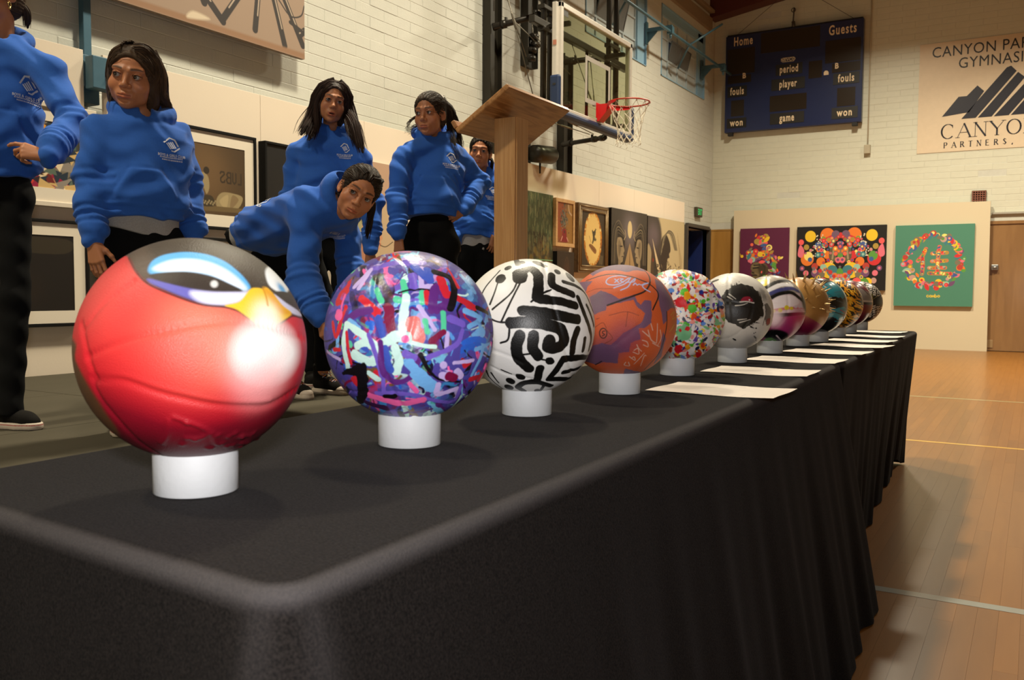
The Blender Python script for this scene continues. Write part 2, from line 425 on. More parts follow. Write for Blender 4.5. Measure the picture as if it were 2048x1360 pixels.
holes = [(*W2, *WZ), (*W1, *WZ)]
rows = brick_rows(1.0, FY, 2.13, 6.3, holes)
lay(wall_left, rows, fl, M_wall, lambda b: abs(b[0]-4.9)*1.0+abs(b[2]-2.75)*1.3 + (30 if b[2] > 4.0 else 0) + (20 if b[2] < 2.4 and b[0] > 6 else 0))
rows = brick_rows(WX, 1.6, 2.20, 6.6, [])
lay(wall_far, rows, ff, M_wallfar, lambda b: abs(b[0]+2.0)+abs(b[2]-3.7)*1.1)

# ---- maple strips of the gym floor
rng = random.Random(11); LW = .0572; sh = {}; planks = []; ends = []
x = -1.15
while x < .5:
    y = 1.7 - rng.random()*.9
    while y < 9.3:
        L = rng.choice((.7, .9, 1.1, 1.3, 1.6)); planks.append((x, y, L)); y += L
    ends.append((x, y)); x += LW
planks.sort(key=lambda p: (p[1] > 8.6)*5 + p[1] + abs(p[0]+.2))
def plank_geo(L):
    g = .00003; b = .00015; h = .0045
    o = [(g, g, 0), (LW-g, g, 0), (LW-g, L-g, 0), (g, L-g, 0)]; i = [(g+b, g+b, h), (LW-g-b, g+b, h), (LW-g-b, L-g-b, h), (g+b, L-g-b, h)]
    return o+i, [(4, 5, 6, 7)]+[(k, (k+1) % 4, 4+(k+1) % 4, 4+k) for k in range(4)]
for (x, y, L) in planks[:300]:
    if L not in sh:
        mb = MB(); mb.raw(*plank_geo(L)); o = mb.build('floor_board', M_maple, floor); sh[L] = o
    else: o = sh[L].copy(); o.name = 'floor_board'; link(o, floor)
    o.location = (x, y, -.0045)
mb = MB()
rest = planks[300:]; x = -1.15-20*LW
while x < 1.2:
    y = next((e for q, e in ends if abs(q-x) < LW*.4), 6)
    while y < FY: L = rng.choice((.7, .9, 1.1, 1.3, 1.6)); L = min(L, FY-y); rest.append((x, y, L)); y += L
    x += LW
for (x, y, L) in rest: V, F = plank_geo(L); mb.raw([(v[0]+x, v[1]+y, v[2]-.0045) for v in V], F)
M_maple2 = mat_wood('maple field', (.175, .064, .007), (.20, .077, .010), .34, (28, 2.2, 28), .14, 3, .02)
tag(mb.build('floor_board_field', M_maple2, floor), kind='stuff')
def line(y0, slope, w, col, label):
    mb = MB(); a, b = -2.2, 4.; mb.raw([(a, y0+slope*a, .0006), (b, y0+slope*b, .0006), (b, y0+slope*b+w, .0006), (a, y0+slope*a+w, .0006)], [(0, 1, 2, 3)])
    tag(mb.build('court_line', mat('court '+col, {'white': (.26, .27, .25), 'yellow': (.62, .36, .06), 'green': (.33, .28, .14)}[col], .3, coat=.4)), label, 'floor line')
line(3.055, 0, .05, 'white', 'nearest pale grey-white court line painted across the wooden floor')
line(6.28, -.0, .04, 'yellow', 'thin yellow court line crossing the wooden floor beyond the table end')
line(8.95, 0, .05, 'green', 'faint greenish court line on the wooden floor nearest the far wall')

# ---- windows with blue painted reveals
M_blue = mat('blue wall paint', (.25, .42, .56), .45, bump=.2, bscale=80); M_dblue = mat('blue steel paint', (.05, .115, .15), .4)
M_pane = mat('painted wire glass', (.50, .56, .57), .3, var=.1, scale=3)
def window(n, Y, openp):
    (y0, y1), (z0, z1) = Y, WZ; d = .07
    mb = MB(); t = .012
    # reveal lining and blue painted border blocks
    mb.box((WX-.05, (y0+y1)/2, z0+t/2), (.13, y1-y0, t)); mb.box((WX-.05, (y0+y1)/2, z1-t/2), (.13, y1-y0, t))
    mb.box((WX-.05, y0+t/2, (z0+z1)/2), (.13, t, z1-z0)); mb.box((WX-.05, y1-t/2, (z0+z1)/2), (.13, t, z1-z0))
    mb.box((WX-.055, y1-.14, (z0+z1)/2), (.06, .28, z1-z0)); mb.box((WX-.055, (y0+y1)/2, z1-.07), (.06, y1-y0, .14))
    fr = struct(mb, 'window_%d' % n, M_blue)
    iy0, iy1, iz1 = y0+.01, y1-.28, z1-.14; cols = 4; cw = (iy1-iy0)/cols; rh = (iz1-z0)/3
    mb = MB()
    for c in range(cols+1): mb.box((WX-.075, iy0+c*cw, (z0+iz1)/2), (.035, .028, iz1-z0))
    for r in range(4): mb.box((WX-.075, (iy0+iy1)/2, z0+r*rh), (.032, iy1-iy0, .026))
    mb.build('window_frame', mat('pale blue sash', (.46, .54, .57), .4), fr)
    pm = MB(); pm.box((0, 0, 0), (.008, cw-.03, rh-.03)); pane = None
    for c in range(cols):
        for r in range(3):
            if (c, r) in openp: continue
            o = pm.build('pane', M_pane, fr) if pane is None else link(pane.copy(), fr); o.name = 'pane'; pane = pane or o
            o.location = (WX-.085, iy0+(c+.5)*cw, z0+(r+.5)*rh)
    # tilted hopper sash standing open
    c0, c1 = min(c for c, r in openp), max(c for c, r in openp)+1; zb = z0+rh; H = rh*len({r for c, r in openp})
    ax = np.array([[math.cos(.42), 0, math.sin(.42)], [0, 1, 0], [-math.sin(.42), 0, math.cos(.42)]])
    mb = MB(); ya, yb = iy0+c0*cw, iy0+c1*cw; P = lambda y, z: np.array([WX-.07, y, zb]) + ax[2]*0 + np.array([math.sin(.42)*z*-.0, 0, 0]) + np.array([.42*z*.55, 0, z*.95])
    for a, b in (((ya, 0), (yb, 0)), ((ya, H), (yb, H)), ((ya, 0), (ya, H)), ((yb, 0), (yb, H)), (((ya+yb)/2, 0), ((ya+yb)/2, H))): mb.tube([P(*a), P(*b)], .012, 6)
    sash = mb.build('hopper_sash', mat('dark sash', (.10, .115, .12), .5), fr)
    mb = MB(); mb.raw([P(ya, 0), P(yb, 0), P(yb, H), P(ya, H)], [(0, 1, 2, 3)]); mb.build('sash_glass', mat('dusty dark glass', (.14, .145, .14), .25, spec=.6), sash)
    mb = MB(); mb.box((WX-.3, (ya+yb)/2, zb+H/2), (.02, yb-ya, H)); mb.build('dark_opening', M_black, fr)
    return fr
window(1, W1, {(1, 1), (2, 1)})
window(2, W2, {(1, 1), (2, 1), (1, 2), (2, 2)})

# ---- doorway in the left wall, wood panelling and doors on the far wall
M_pan = mat_wood('birch panelling', (.33, .165, .035), (.40, .21, .05), .35, (9, 9, 1.2), .3, 3, .02)
M_door = mat_wood('brown door veneer', (.22, .115, .045), (.28, .15, .06), .3, (9, 9, 1.2), .3, 3, .02)
mb = MB(); y0, y1 = DY
mb.box((WX-.02, y0-.03, DZ/2), (.16, .06, DZ+.06)); mb.box((WX-.02, y1+.03, DZ/2), (.16, .06, DZ+.06)); mb.box((WX-.02, (y0+y1)/2, DZ+.03), (.16, y1-y0, .06))
d1 = struct(mb, 'door_1', mat('dark door frame', (.06, .05, .04), .5))
mb = MB(); mb.box((WX-.5, y1-.03, DZ/2), (.86, .045, DZ-.02), .004); leaf = mb.build('door_leaf', mat('royal blue door', (.012, .026, .13), .35), d1)
mb = MB(); mb.box((WX-.35, y0+.34, DZ/2), (.05, .66, DZ-.02), .004); l2 = mb.build('door_leaf', M_door, d1)
mb = MB(); mb.box((WX-.15, y0+.16, DZ-.12), (.3, .05, .05), .005); mb.tube([(WX-.05, y0+.1, DZ-.09), (WX-.3, y0+.3, DZ-.09)], .012, 6); mb.build('door_closer', M_dark, d1)
mb = MB(); mb.box((WX-1.3, (y0+y1)/2, 1.2), (.1, 3, 2.6)); mb.box((WX-.8, (y0+y1)/2, 2.5), (1.1, 3, .1)); mb.box((WX-.8, y0-1.2, 1.2), (1.1, .1, 2.6)); mb.box((WX-.8, y1+1.2, 1.2), (1.1, .1, 2.6))
struct(mb, 'wall_corridor', mat('corridor brown', (.10, .06, .03), .7))
def panels(name, xs, z1, material, label_parts):
    mb = MB(); mb.box(((xs[0]+xs[-1])/2, FY-.008, z1+.012), (xs[-1]-xs[0], .05, .03)); p = struct(mb, name, material)
    for a, b in zip(xs, xs[1:]): mb = MB(); mb.box(((a+b)/2, FY-.01, z1/2), (b-a-.006, .035, z1-.01), .003); mb.build('wall_panel', material, p)
    return p
panels('trim_3', [WX, -4.95, -4.3], 2.085, M_pan, None)
panels('trim_4', [-4.3, -3.2, -2.1, -.95], 2.085, M_pan, None)
mb = MB(); x0, x1 = -.75, .45
for c, d in (((x0, FY-.01, 1.05), (.05, .07, 2.1)), ((x1, FY-.01, 1.05), (.05, .07, 2.1)), (((x0+x1)/2, FY-.01, 2.09), (x1-x0+.05, .07, .05))): mb.box(c, d)
d2 = struct(mb, 'door_2', M_door)
mb = MB(); mb.box(((x0+x1)/2, FY-.005, 1.04), (x1-x0-.06, .045, 2.06), .003); mb.build('door_leaf', M_door, d2)
mb = MB(); mb.box((-.585, FY-.05, 1.365), (.10, .04, .09), .008); mb.tube([(-.62, FY-.09, 1.365), (-.55, FY-.09, 1.365)], .018, 8); mb.build('door_handle', mat('brushed steel', (.4, .4, .4), .35, .9), d2)
mb = MB(); mb.box((-.62, FY-.03, .12), (.09, .012, .13), .004); mb.build('door_plate', mat('beige plate', (.30, .19, .09), .4), d2)
panels('trim_5', [.5, 1.8, 3.1], 2.085, M_pan, None)
mb = MB(); mb.box((3.3, FY-.02, .01), (10, .02, .02)); 
# ledge line above the panelling on the right
mb = MB(); mb.box((1.0, FY-.02, 2.24), (3.3, .05, .03)); tag(mb.build('trim_6', mat('ledge grey', (.36, .34, .29), .5)), kind='structure')
# ------------------------------------------------------------------ side basketball hoop
M_pipe = mat('black pipe', (.025, .021, .016), .35, .4, spec=.6); M_chan = mat('dark channel', (.026, .022, .015), .45, .3)
M_alu = mat('backboard aluminium', (.60, .56, .50), .38, .35); M_pad = mat('blue edge padding', (.006, .020, .066), .5, bump=.1)
M_red = mat('rim enamel', (.50, .006, .010), .32, coat=.3); M_orange = mat('rim steel', (.32, .022, .008), .4)
M_net = mat('net cord', (.62, .55, .43), .8)
BX = -4.33; B0, B1, BZ0, BZ1 = 8.335, 10.215, 2.83, 3.955
hoop = empty('basketball_hoop', (BX, 9.27, 2.8), 'glass basketball backboard with red rim and white net braced off the brick wall', 'basketball hoop')
OFF = np.array([BX, 9.27, 2.8])
def hp(mb, name, material, parent=hoop):
    return mb.build(name, material, parent, offset=OFF if parent is hoop else OFF)
mb = MB(); w = .055; d = .07
mb.box((BX-d/2, (B0+B1)/2, BZ1-w/2), (d, B1-B0, w), .006); mb.box((BX-d/2, (B0+B1)/2, BZ0+w/2), (d, B1-B0, w), .006)
mb.box((BX-d/2, B0+w/2, (BZ0+BZ1)/2), (d, w, BZ1-BZ0), .006); mb.box((BX-d/2, B1-w/2, (BZ0+BZ1)/2), (d, w, BZ1-BZ0), .006)
mb.box((BX-.06, B0-.02, (BZ0+BZ1)/2), (.05, .05, BZ1-BZ0-.02), .004)
hp(mb, 'backboard_frame', M_alu)
mg, nt, bs = _new_mat('backboard glass'); N, Lk = nt.nodes, nt.links
tr = N.new('ShaderNodeBsdfTransparent'); tr.inputs[0].default_value = (.80, .82, .70, 1); gl = N.new('ShaderNodeBsdfGlossy'); gl.inputs['Roughness'].default_value = .02
ms = N.new('ShaderNodeMixShader'); ms.inputs[0].default_value = .06;
Lk.new(tr.outputs[0], ms.inputs[1]); Lk.new(gl.outputs[0], ms.inputs[2]); Lk.new(ms.outputs[0], N['Material Output'].inputs['Surface'])
mb = MB(); mb.box((BX-.02, (B0+B1)/2, (BZ0+BZ1)/2), (.012, B1-B0-.1, BZ1-BZ0-.1)); hp(mb, 'backboard_glass', mg)
mb = MB(); q = BX-.0135
for c, dd in (((q, 9.27, 3.52), (.002, .66, .05)), ((q, 8.965, 3.29), (.002, .05, .41)), ((q, 9.575, 3.29), (.002, .05, .41)), ((q, 9.27, 3.06), (.002, .66, .05))): mb.box(c, dd)
hp(mb, 'shooting_square', mat('white glass paint', (.33, .30, .26), .6))
mb = MB(); mb.box((q, B0+.13, 3.86), (.002, .10, .06)); hp(mb, 'maker_decal', mat('dark decal', (.05, .05, .045), .5))
mb = MB(); mb.box((BX-.052, B0-.047, 3.53), (.04, .004, .05)); hp(mb, 'warning_sticker', mat('faded red sticker', (.42, .16, .10), .6))
mb = MB(); mb.box((BX-.04, (B0+B1)/2, BZ0-.015), (.12, B1-B0+.06, .085), .03)
for y in (B0-.035, B1+.035): mb.box((BX-.045, y, BZ0+.17), (.12, .06, .40), .025)
pad = hp(mb, 'edge_padding', M_pad)
mb = MB(); mb.box((BX-.045, B0-.066, BZ0+.27), (.035, .004, .02)); mb.build('padding_slot', M_black, pad, offset=OFF)
# rim, bracket and net
RC = np.array([-3.965, 9.27, 3.048]); RR = .2286
mb = MB(); mb.ring(RC, RR, .0085, n=56); rim = hp(mb, 'rim', M_orange)
mb = MB(); mb.box((BX+.006, 9.27, 2.985), (.012, .16, .17), .003)
mb.prism([(0, .055), (.13, .055), (.15, .03), (.15, .0), (.02, -.13), (0, -.13)], (BX+.01, 9.20, 2.995), (1, 0, 0), (0, 0, 1), (0, .14, 0))
for s in (-1, 1):   # plates hugging the ring
    A = [math.pi + s*a for a in np.linspace(.2, 1.35, 14)]; vs_ = []
    for k, a in enumerate(A):
        h = .045*(1-k/13)**.5+.012; dd = np.array([math.cos(a), math.sin(a), 0]); p = RC + dd*(RR+.004)
        vs_ += [p+[0, 0, -.004], p+[0, 0, -h], p+dd*.008+[0, 0, -h], p+dd*.008+[0, 0, -.004]]
    mb.raw(vs_, [(4*k+i, 4*k+(i+1) % 4, 4*k+4+(i+1) % 4, 4*k+4+i) for k in range(13) for i in range(4)])
hp(mb, 'rim_bracket', M_red)
for k in range(12):
    mb = MB(); a = 2*math.pi*(k+.5)/12; p = RC+np.array([math.cos(a), math.sin(a), 0])*RR; mb.ring(p+[0, 0, -.014], .011, .0028, (math.sin(a), -math.cos(a), 0), 10, 5); mb.build('net_hook', M_orange, rim, offset=OFF)
mb = MB(); nl = 12; rg = np.random.default_rng(3)
prof = [(0, RR-.004), (.09, .185), (.16, .160), (.225, .143), (.285, .132), (.34, .126), (.385, .128), (.425, .138)]
jit = {}
def knot(i, k):
    i = i % nl; ky = (i, k)
    if ky not in jit: jit[ky] = rg.normal(0, .005, 3)*(1 if 0 < k else 0)
    a = 2*math.pi*(i+.5+.5*(k % 2))/nl; z, r = prof[k]
    return RC + np.array([math.cos(a)*r, math.sin(a)*r, -z-.012]) + jit[ky]
for k in range(len(prof)-1):
    for i in range(nl):
        j = (i, i-1) if k % 2 == 0 else (i+1, i)
        for q in j:
            a, b = knot(i, k), knot(q, k+1); mb.tube([a, (a+b)/2+rg.normal(0, .003, 3), b], .0026, 4, False)
for i in range(nl):
    e = knot(i, len(prof)-1); mb.tube([e, e+[.012, 0, -.02], e+[-.008, .01, -.035]], .0026, 4)
hp(mb, 'net', M_net)
# masts, arms, cables behind the board
mb = MB()
for y, z0, r in ((8.52, 2.75, .034), (8.67, 2.75, .034), (10.20, 3.0, .033), (10.42, 2.9, .036)): mb = MB(); mb.tube([(-4.64, y, z0), (-4.64, y, 6.3)], r, 12); hp(mb, 'mast', M_pipe)
for y in (8.6, 10.31):
    for z in (2.95, 3.75, 3.98): mb = MB(); mb.box((-4.64, y, z), (.09, .30, .05), .01); hp(mb, 'mast_clamp', M_pipe)
mb = MB(); mb.box((-4.64, 9.5, 3.80), (.07, 2.5, .08), .01); mb.box((-4.60, 9.27, 2.97), (.05, 1.7, .05), .01)
mb.tube([(-4.66, 9.63, 3.8), (-4.66, 9.63, 2.95)], .02, 8); mb.box((-4.5, 8.6, 2.95), (.28, .05, .05), .008); mb.box((-4.5, 10.05, 2.95), (.28, .05, .05), .008)
mb.box((-4.5, 8.6, 3.8), (.28, .05, .05), .008); mb.box((-4.5, 10.05, 3.8), (.28, .05, .05), .008)
hp(mb, 'cross_beam', M_pipe)
def arm(a, b, r=.034):
    a, b = np.array(a), np.array(b); mb = MB(); mb.tube([a, a+(b-a)*.02, a+(b-a)*.2, b], [r*1.25, r*1.25, r, r], 12)
    t = (b-a)/np.linalg.norm(b-a)
    for f in (.18, .75, .93): mb.tube([a+(b-a)*f-t*.03, a+(b-a)*f+t*.03], r*1.35, 10)
    for f in (.22, .7): p = a+(b-a)*f; mb.box(p+[0, 0, r*1.3], (.02, .03, .05))
    return hp(mb, 'brace_arm', M_pipe)
arm((WX+.10, 8.44, 3.84), (-4.60, 8.66, 3.97)); arm((WX+.10, 10.16, 3.84), (-4.60, 10.30, 3.86)); arm((WX+.12, 10.1, 2.80), (-4.45, 9.72, 2.77), .028)
for (y, z0, z1) in ((8.50, 2.45, 6.2), (9.33, 3.60, 6.2), (10.27, 2.3, 3.95)):
    mb = MB(); mb.box((WX+.035, y, (z0+z1)/2), (.05, .24, z1-z0))
    for s in (-1, 1): mb.box((WX+.07, y+s*.115, (z0+z1)/2), (.08, .014, z1-z0))
    hp(mb, 'wall_channel', M_chan)
mb = MB()
def turnbuckle(a, b, f=.5):
    mb = MB(); a, b = np.array(a), np.array(b); mb.tube([a, b], .0055, 5); p = a+(b-a)*f; t = (b-a)/np.linalg.norm(b-a)
    mb.tube([p-t*.09, p-t*.07, p+t*.07, p+t*.09], [.006, .011, .011, .006], 6); hp(mb, 'brace_cable', mat('galvanised cable', (.16, .14, .11), .45, .6))
turnbuckle((-4.9, 8.10, 4.2), (-4.72, 8.44, 3.05), .35); turnbuckle((-4.95, 8.16, 4.2), (-4.75, 8.34, 3.44), .6); turnbuckle((WX+.1, 8.46, 4.55), (WX+.1, 8.46, 4.02), .5)
turnbuckle((-4.9, 8.30, 3.84), (-4.66, 9.2, 3.42), .5); turnbuckle((WX+.1, 9.33, 4.0), (-4.66, 8.7, 3.55), .3); turnbuckle((WX+.1, 9.31, 4.3), (WX+.1, 9.35, 3.66), .5)
turnbuckle((-4.72, 8.6, 2.95), (-4.5, 9.5, 2.78), .6); turnbuckle((-4.9, 9.0, 2.9), (-4.6, 9.6, 2.80), .5); turnbuckle((-4.66, 9.7, 3.78), (-4.4, 9.31, 3.06), .9); turnbuckle((-4.66, 9.2, 3.8), (-4.4, 9.27, 3.06), .9)

mb = MB()
for y, z in ((9.33, 3.95), (9.28, 3.78), (9.36, 3.86), (9.26, 3.68)):
    mb = MB(); mb.lathe((WX+.12, y, z), [(0, -.03), (.055, -.03), (.06, 0), (.055, .03), (0, .03)], 12); hp(mb, 'pulley_block', M_pipe)
for c_, d_ in (((-4.64, 8.6, 4.12), (.2, .3, .07)), ((WX+.10, 8.98, 4.43), (.12, .25, .10))): mb = MB(); mb.box(c_, d_, .01); hp(mb, 'clamp_plate', M_pipe)

# winch drum below the hoop mount
wn = empty('winch_motor', (WX+.03, 9.3, 2.36), 'black drum-shaped winch motor on a bracket above the display panels right of lectern', 'motor'); o_ = np.array([WX+.03, 9.3, 2.36])
mb = MB(); pts = [(-5.10, 9.12, 2.545), (-5.10, 9.14, 2.55), (-5.08, 9.20, 2.555), (-5.06, 9.50, 2.575), (-5.055, 9.545, 2.578), (-5.05, 9.565, 2.58)]
mb.tube(pts, [.02, .10, .105, .105, .085, .02], 20); mb.build('drum', mat('worn black drum', (.022, .019, .014), .35, .2, var=.4, scale=40), wn, offset=o_)
mb = MB(); mb.box((WX+.05, 9.24, 2.64), (.09, .16, .36), .006); mb.box((-5.18, 9.24, 2.56), (.14, .14, .16), .01); mb.build('mount', M_dark, wn, offset=o_)
mb = MB(); mb.tube([(-5.1, 9.30, 2.46), (-5.1, 9.30, 2.34)], .012, 6); mb.build('drive_shaft', M_dark, wn, offset=o_)

# ------------------------------------------------------------------ scoreboard
SX0, SX1, SZ0, SZ1, SY = -5.07, -2.68, 3.875, 5.625, FY-.15
sb = empty('scoreboard', (-3.88, SY, SZ0), 'dark blue wall scoreboard with home and guests panels high on the far wall', 'scoreboard'); so = np.array([-3.88, SY, SZ0])
U, V3 = np.array([1., 0, 0]), np.array([0, 0, 1.])
def sp(u, v): return np.array([SX0+u*(SX1-SX0), SY-.0, SZ0+v*(SZ1-SZ0)])    # u right, v up, 0..1
mb = MB(); mb.box(((SX0+SX1)/2, SY+.06, (SZ0+SZ1)/2), (SX1-SX0, .12, SZ1-SZ0), .008); mb.build('cabinet', mat('navy cabinet', (.009, .017, .075), .35, coat=.15, var=.08, scale=2), sb, offset=so)
M_lens = mat('dark display lens', (.020, .012, .006), .3); M_plate = mat('black name plate', (.010, .008, .006), .5); M_ivory = mat('ivory lettering', (.78, .62, .42), .5)
def rect(name, u0, u1, v0, v1, m_, lift=.004):
    mb = MB(); a, b = sp(u0, v0), sp(u1, v1); mb.box(((a[0]+b[0])/2, SY-lift/2, (a[2]+b[2])/2), (b[0]-a[0], lift, b[2]-a[2])); return mb.build(name, m_, sb, offset=so)
for r in ((.015, .225, .60, .86), (.27, .70, .78, .985), (.74, .985, .60, .82), (.02, .20, .505, .585), (.79, .985, .50, .59), (.625, .72, .47, .64), (.05, .15, .165, .33), (.345, .615, .175, .335), (.83, .955, .165, .345)): rect('digit_panel', *r, M_lens)
for r, body, sz, sx in (((.02, .25, .875, .985), 'Home', .27, .62), ((.73, .985, .845, .98), 'Guests', .285, .66), ((.385, .58, .535, .645), 'period', .225, .62), ((.355, .60, .385, .50), 'player', .225, .62),
        ((.35, .60, .045, .155), 'game', .225, .64), ((.02, .17, .365, .475), 'fouls', .225, .66), ((.80, .98, .38, .49), 'fouls', .225, .70), ((.02, .17, .045, .145), 'won', .21, .78), ((.795, .975, .045, .155), 'won', .215, .80),
        ((.13, .165, .545, .60), 'B', .16, .95), ((.80, .845, .535, .59), 'B', .16, .95)):
    big = body in ('Home', 'Guests', 'B')
    p = None if big else rect('name_plate', *r, M_plate, .006)
    mb = MB(); c = sp((r[0]+r[1])/2, (r[2]+r[3])/2); put_text(mb, body, c+[0, -.008, 0], U, V3, sz*.82, .0045, sx*.9, 1.2, .001); mb.build('lettering', M_ivory, sb, offset=so)
mb = MB(); c = sp(.475, .685); put_text(mb, 'NEVCO', c+[0, -.006, 0], U, V3, .075, .002, 1, 1, .001)
for dx, dz, w_, h_ in ((0, .035, .2, .008), (0, -.035, .2, .008), (-.1, 0, .008, .075), (.1, 0, .008, .075)): mb.box(c+[dx, -.006, dz], (w_, .003, h_))
mb.build('maker_mark', mat('pale mark', (.62, .55, .42), .5), sb, offset=so)
mb = MB(); c = sp(.75, .487); mb.prism([(-.04, 0), (.04, 0), (.04, .05), (.015, .075), (-.02, .075), (-.04, .05)], c+[0, -.006, 0], U, V3, (0, -.003, 0)); mb.build('possession_arrow', M_ivory, sb, offset=so)
for u in (.045, .955): mb = MB(); mb.box(sp(u, 0)+[0, .04, -.03], (.09, .09, .06), .006); mb.build('mounting_bracket', M_black, sb, offset=so)
mb = MB(); mb.box(sp(.5, 1)+[0, .05, .012], (2.35, .05, .03), .004); mb.build('top_rail', M_black, sb, offset=so)
mb = MB(); top = sp(.5, 1)+[0, .06, .36]
for u in (.08, .93): mb.tube([sp(u, 1)+[0, .05, .02], sp(.42 if u < .5 else .6, 1)+[0, .05, .6]], .004, 4)
mb.tube([sp(.505, 1)+[0, .05, .01], sp(.5, 1)+[0, .05, .12]], .03, 8); mb.tube([sp(.5, 1)+[0, .05, .12], sp(.505, 1)+[0, .05, .36]], .012, 6); mb.ring(sp(.5, 1)+[0, .05, .32], .035, .008, (0, 1, 0), 16, 6)
mb.build('hanger', mat('hanger steel', (.06, .05, .04), .5), sb, offset=so)

# small conduit box on the far wall
jb = empty('junction_box', (-2.585, FY, 3.34), 'small beige electrical box at the foot of a thin wall conduit right of the scoreboard', 'electrical box'); jo = np.array([-2.585, FY, 3.34])
mb = MB(); mb.box((-2.585, FY-.04, 3.41), (.10, .08, .15), .006); mb.build('box', mat('beige box', (.40, .35, .25), .5), jb, offset=jo)
mb = MB(); mb.tube([(-2.585, FY-.02, 3.48), (-2.585, FY-.02, 6.9)], .011, 6); mb.build('conduit', mat('painted conduit', (.52, .47, .36), .5), jb, offset=jo)
vt = empty('wall_vent', (-.85, FY, 2.42), 'small rusty red grille vent on the far wall above the white display board', 'vent'); vo = np.array([-.85, FY, 2.42])
mb = MB(); mb.box((-.85, FY-.005, 2.515), (.21, .02, .21)); mb.build('backing', mat('vent dark', (.02, .012, .01), .8), vt, offset=vo)
mb = MB()
for k in range(6): mb.box((-.85, FY-.03, 2.425+.036*k), (.21, .03, .014)); mb.box((-.94+.036*k, FY-.032, 2.515), (.013, .03, .2))
mb.build('grille', mat('rust red grille', (.20, .07, .045), .7), vt, offset=vo)

# ------------------------------------------------------------------ painted sponsor sign on the far wall
sg = empty('wall_sign', (-.2, FY, 3.25), 'painted beige sign reading canyon partners gymnasium with navy mountain logo on brick', 'sign'); go = np.array([-.2, FY, 3.25])
Y0 = FY-.006
mb = MB(); mb.box((-.59, Y0-.001, 4.18), (2.43, .005, 1.80)); mb.build('sign_ground', mat('beige sign paint', (.66, .53, .38), .5, bump=.4, bscale=50, var=.06, scale=12), sg, offset=go)
M_ink = mat('navy sign ink', (.012, .011, .022), .45, bump=.3, bscale=60); M_inkb = mat('black sign ink', (.013, .012, .013), .5)
def serif(word, x, z, h, w, gap, thick, thin):
    """Roman capitals from thick and thin strokes with little serifs."""
    G = {'C': ('arc', .95, .25, 1.75), 'O': ('arc', 1., 0, 2), 'A': [((0, 0), (.5, 1), 0), ((.5, 1), (1, 0), 1), ((.2, .36), (.8, .36), 0)], 'N': [((.1, 0), (.1, 1), 0), ((.1, 1), (.9, 0), 1), ((.9, 0), (.9, 1), 0)],
         'Y': [((0, 1), (.5, .45), 1), ((1, 1), (.5, .45), 0), ((.5, .45), (.5, 0), 1)], 'P': [((.15, 0), (.15, 1), 1), ((.15, 1), (.65, .97), 0), ((.65, .97), (.82, .75), 1), ((.82, .75), (.62, .48), 1), ((.62, .48), (.15, .48), 0)],
         'R': [((.15, 0), (.15, 1), 1), ((.15, 1), (.62, .97), 0), ((.62, .97), (.78, .76), 1), ((.78, .76), (.6, .52), 1), ((.6, .52), (.15, .5), 0), ((.45, .5), (.95, 0), 1)], 'T': [((.5, 0), (.5, 1), 1), ((.05, 1), (.95, 1), 0)],
         'E': [((.15, 0), (.15, 1), 1), ((.15, 1), (.8, 1), 0), ((.15, .52), (.7, .52), 0), ((.15, 0), (.85, 0), 0)], 'S': [((.8, .85), (.5, 1), 0), ((.5, 1), (.2, .78), 1), ((.2, .78), (.8, .25), 1), ((.8, .25), (.5, 0), 1), ((.5, 0), (.15, .15), 0)],
         'L': [((.15, 0), (.15, 1), 1), ((.15, 0), (.85, 0), 0)], ',': [((.3, .1), (.2, -.15), 1)]}
    ser = {'A': [(0, 0), (1, 0)], 'N': [(.1, 0), (.9, 1), (.1, 1)], 'Y': [(0, 1), (1, 1), (.5, 0)], 'P': [(.15, 0)], 'R': [(.15, 0)], 'T': [(.5, 0)]}
    mb = None
    def quad(a, b, t):
        a = np.array([x+a[0]*w, z+a[1]*h]); b = np.array([x+b[0]*w, z+b[1]*h]); dd = (b-a)/(np.linalg.norm(b-a)+1e-9); n = np.array([-dd[1], dd[0]])*t/2; a = a-dd*t*.2; b = b+dd*t*.2
        mb.raw([(p[0], Y0-.006, p[1]) for p in (a-n, b-n, b+n, a+n)], [(0, 1, 2, 3)])
    for ch in word:
        if ch != ' ':
            g = G[ch]; mb = MB()
            if g[0] == 'arc':
                T = np.linspace(g[2]*math.pi, g[3]*math.pi, 22); P = [(.5+.5*math.cos(t), .5+.52*math.sin(t)) for t in T]
                for i in range(len(P)-1): quad(P[i], P[i+1], thin+(thick-thin)*abs(math.cos((T[i]+T[i+1])/2)))
                if ch == 'C': quad((.86, .95), (.86, .74), thin)
            else:
                for a, b, k in g: quad(a, b, thick if k else thin)
            for q in ser.get(ch, []): quad((q[0]-.16, q[1]), (q[0]+.16, q[1]), thin)
            mb.build('serif_letter', M_ink, sg, offset=go)
        x += w*(1 if ch not in ' ,' else .55) + gap
mb = MB(); put_text(mb, 'CANYON PARTNERS', (-.59, Y0-.004, 4.915), U, V3, .245, .0, .86, 1.06, .002); put_text(mb, 'GYMNASIUM', (-.59, Y0-.004, 4.70), U, V3, .245, .0, .86, 1.06, .002)
mb.build('lettering', M_inkb, sg, offset=go)
mb = MB()
def mount(P): mb.prism([(p[0], p[1]) for p in P], (0, Y0-.004, 0), U, V3, (0, -.002, 0))
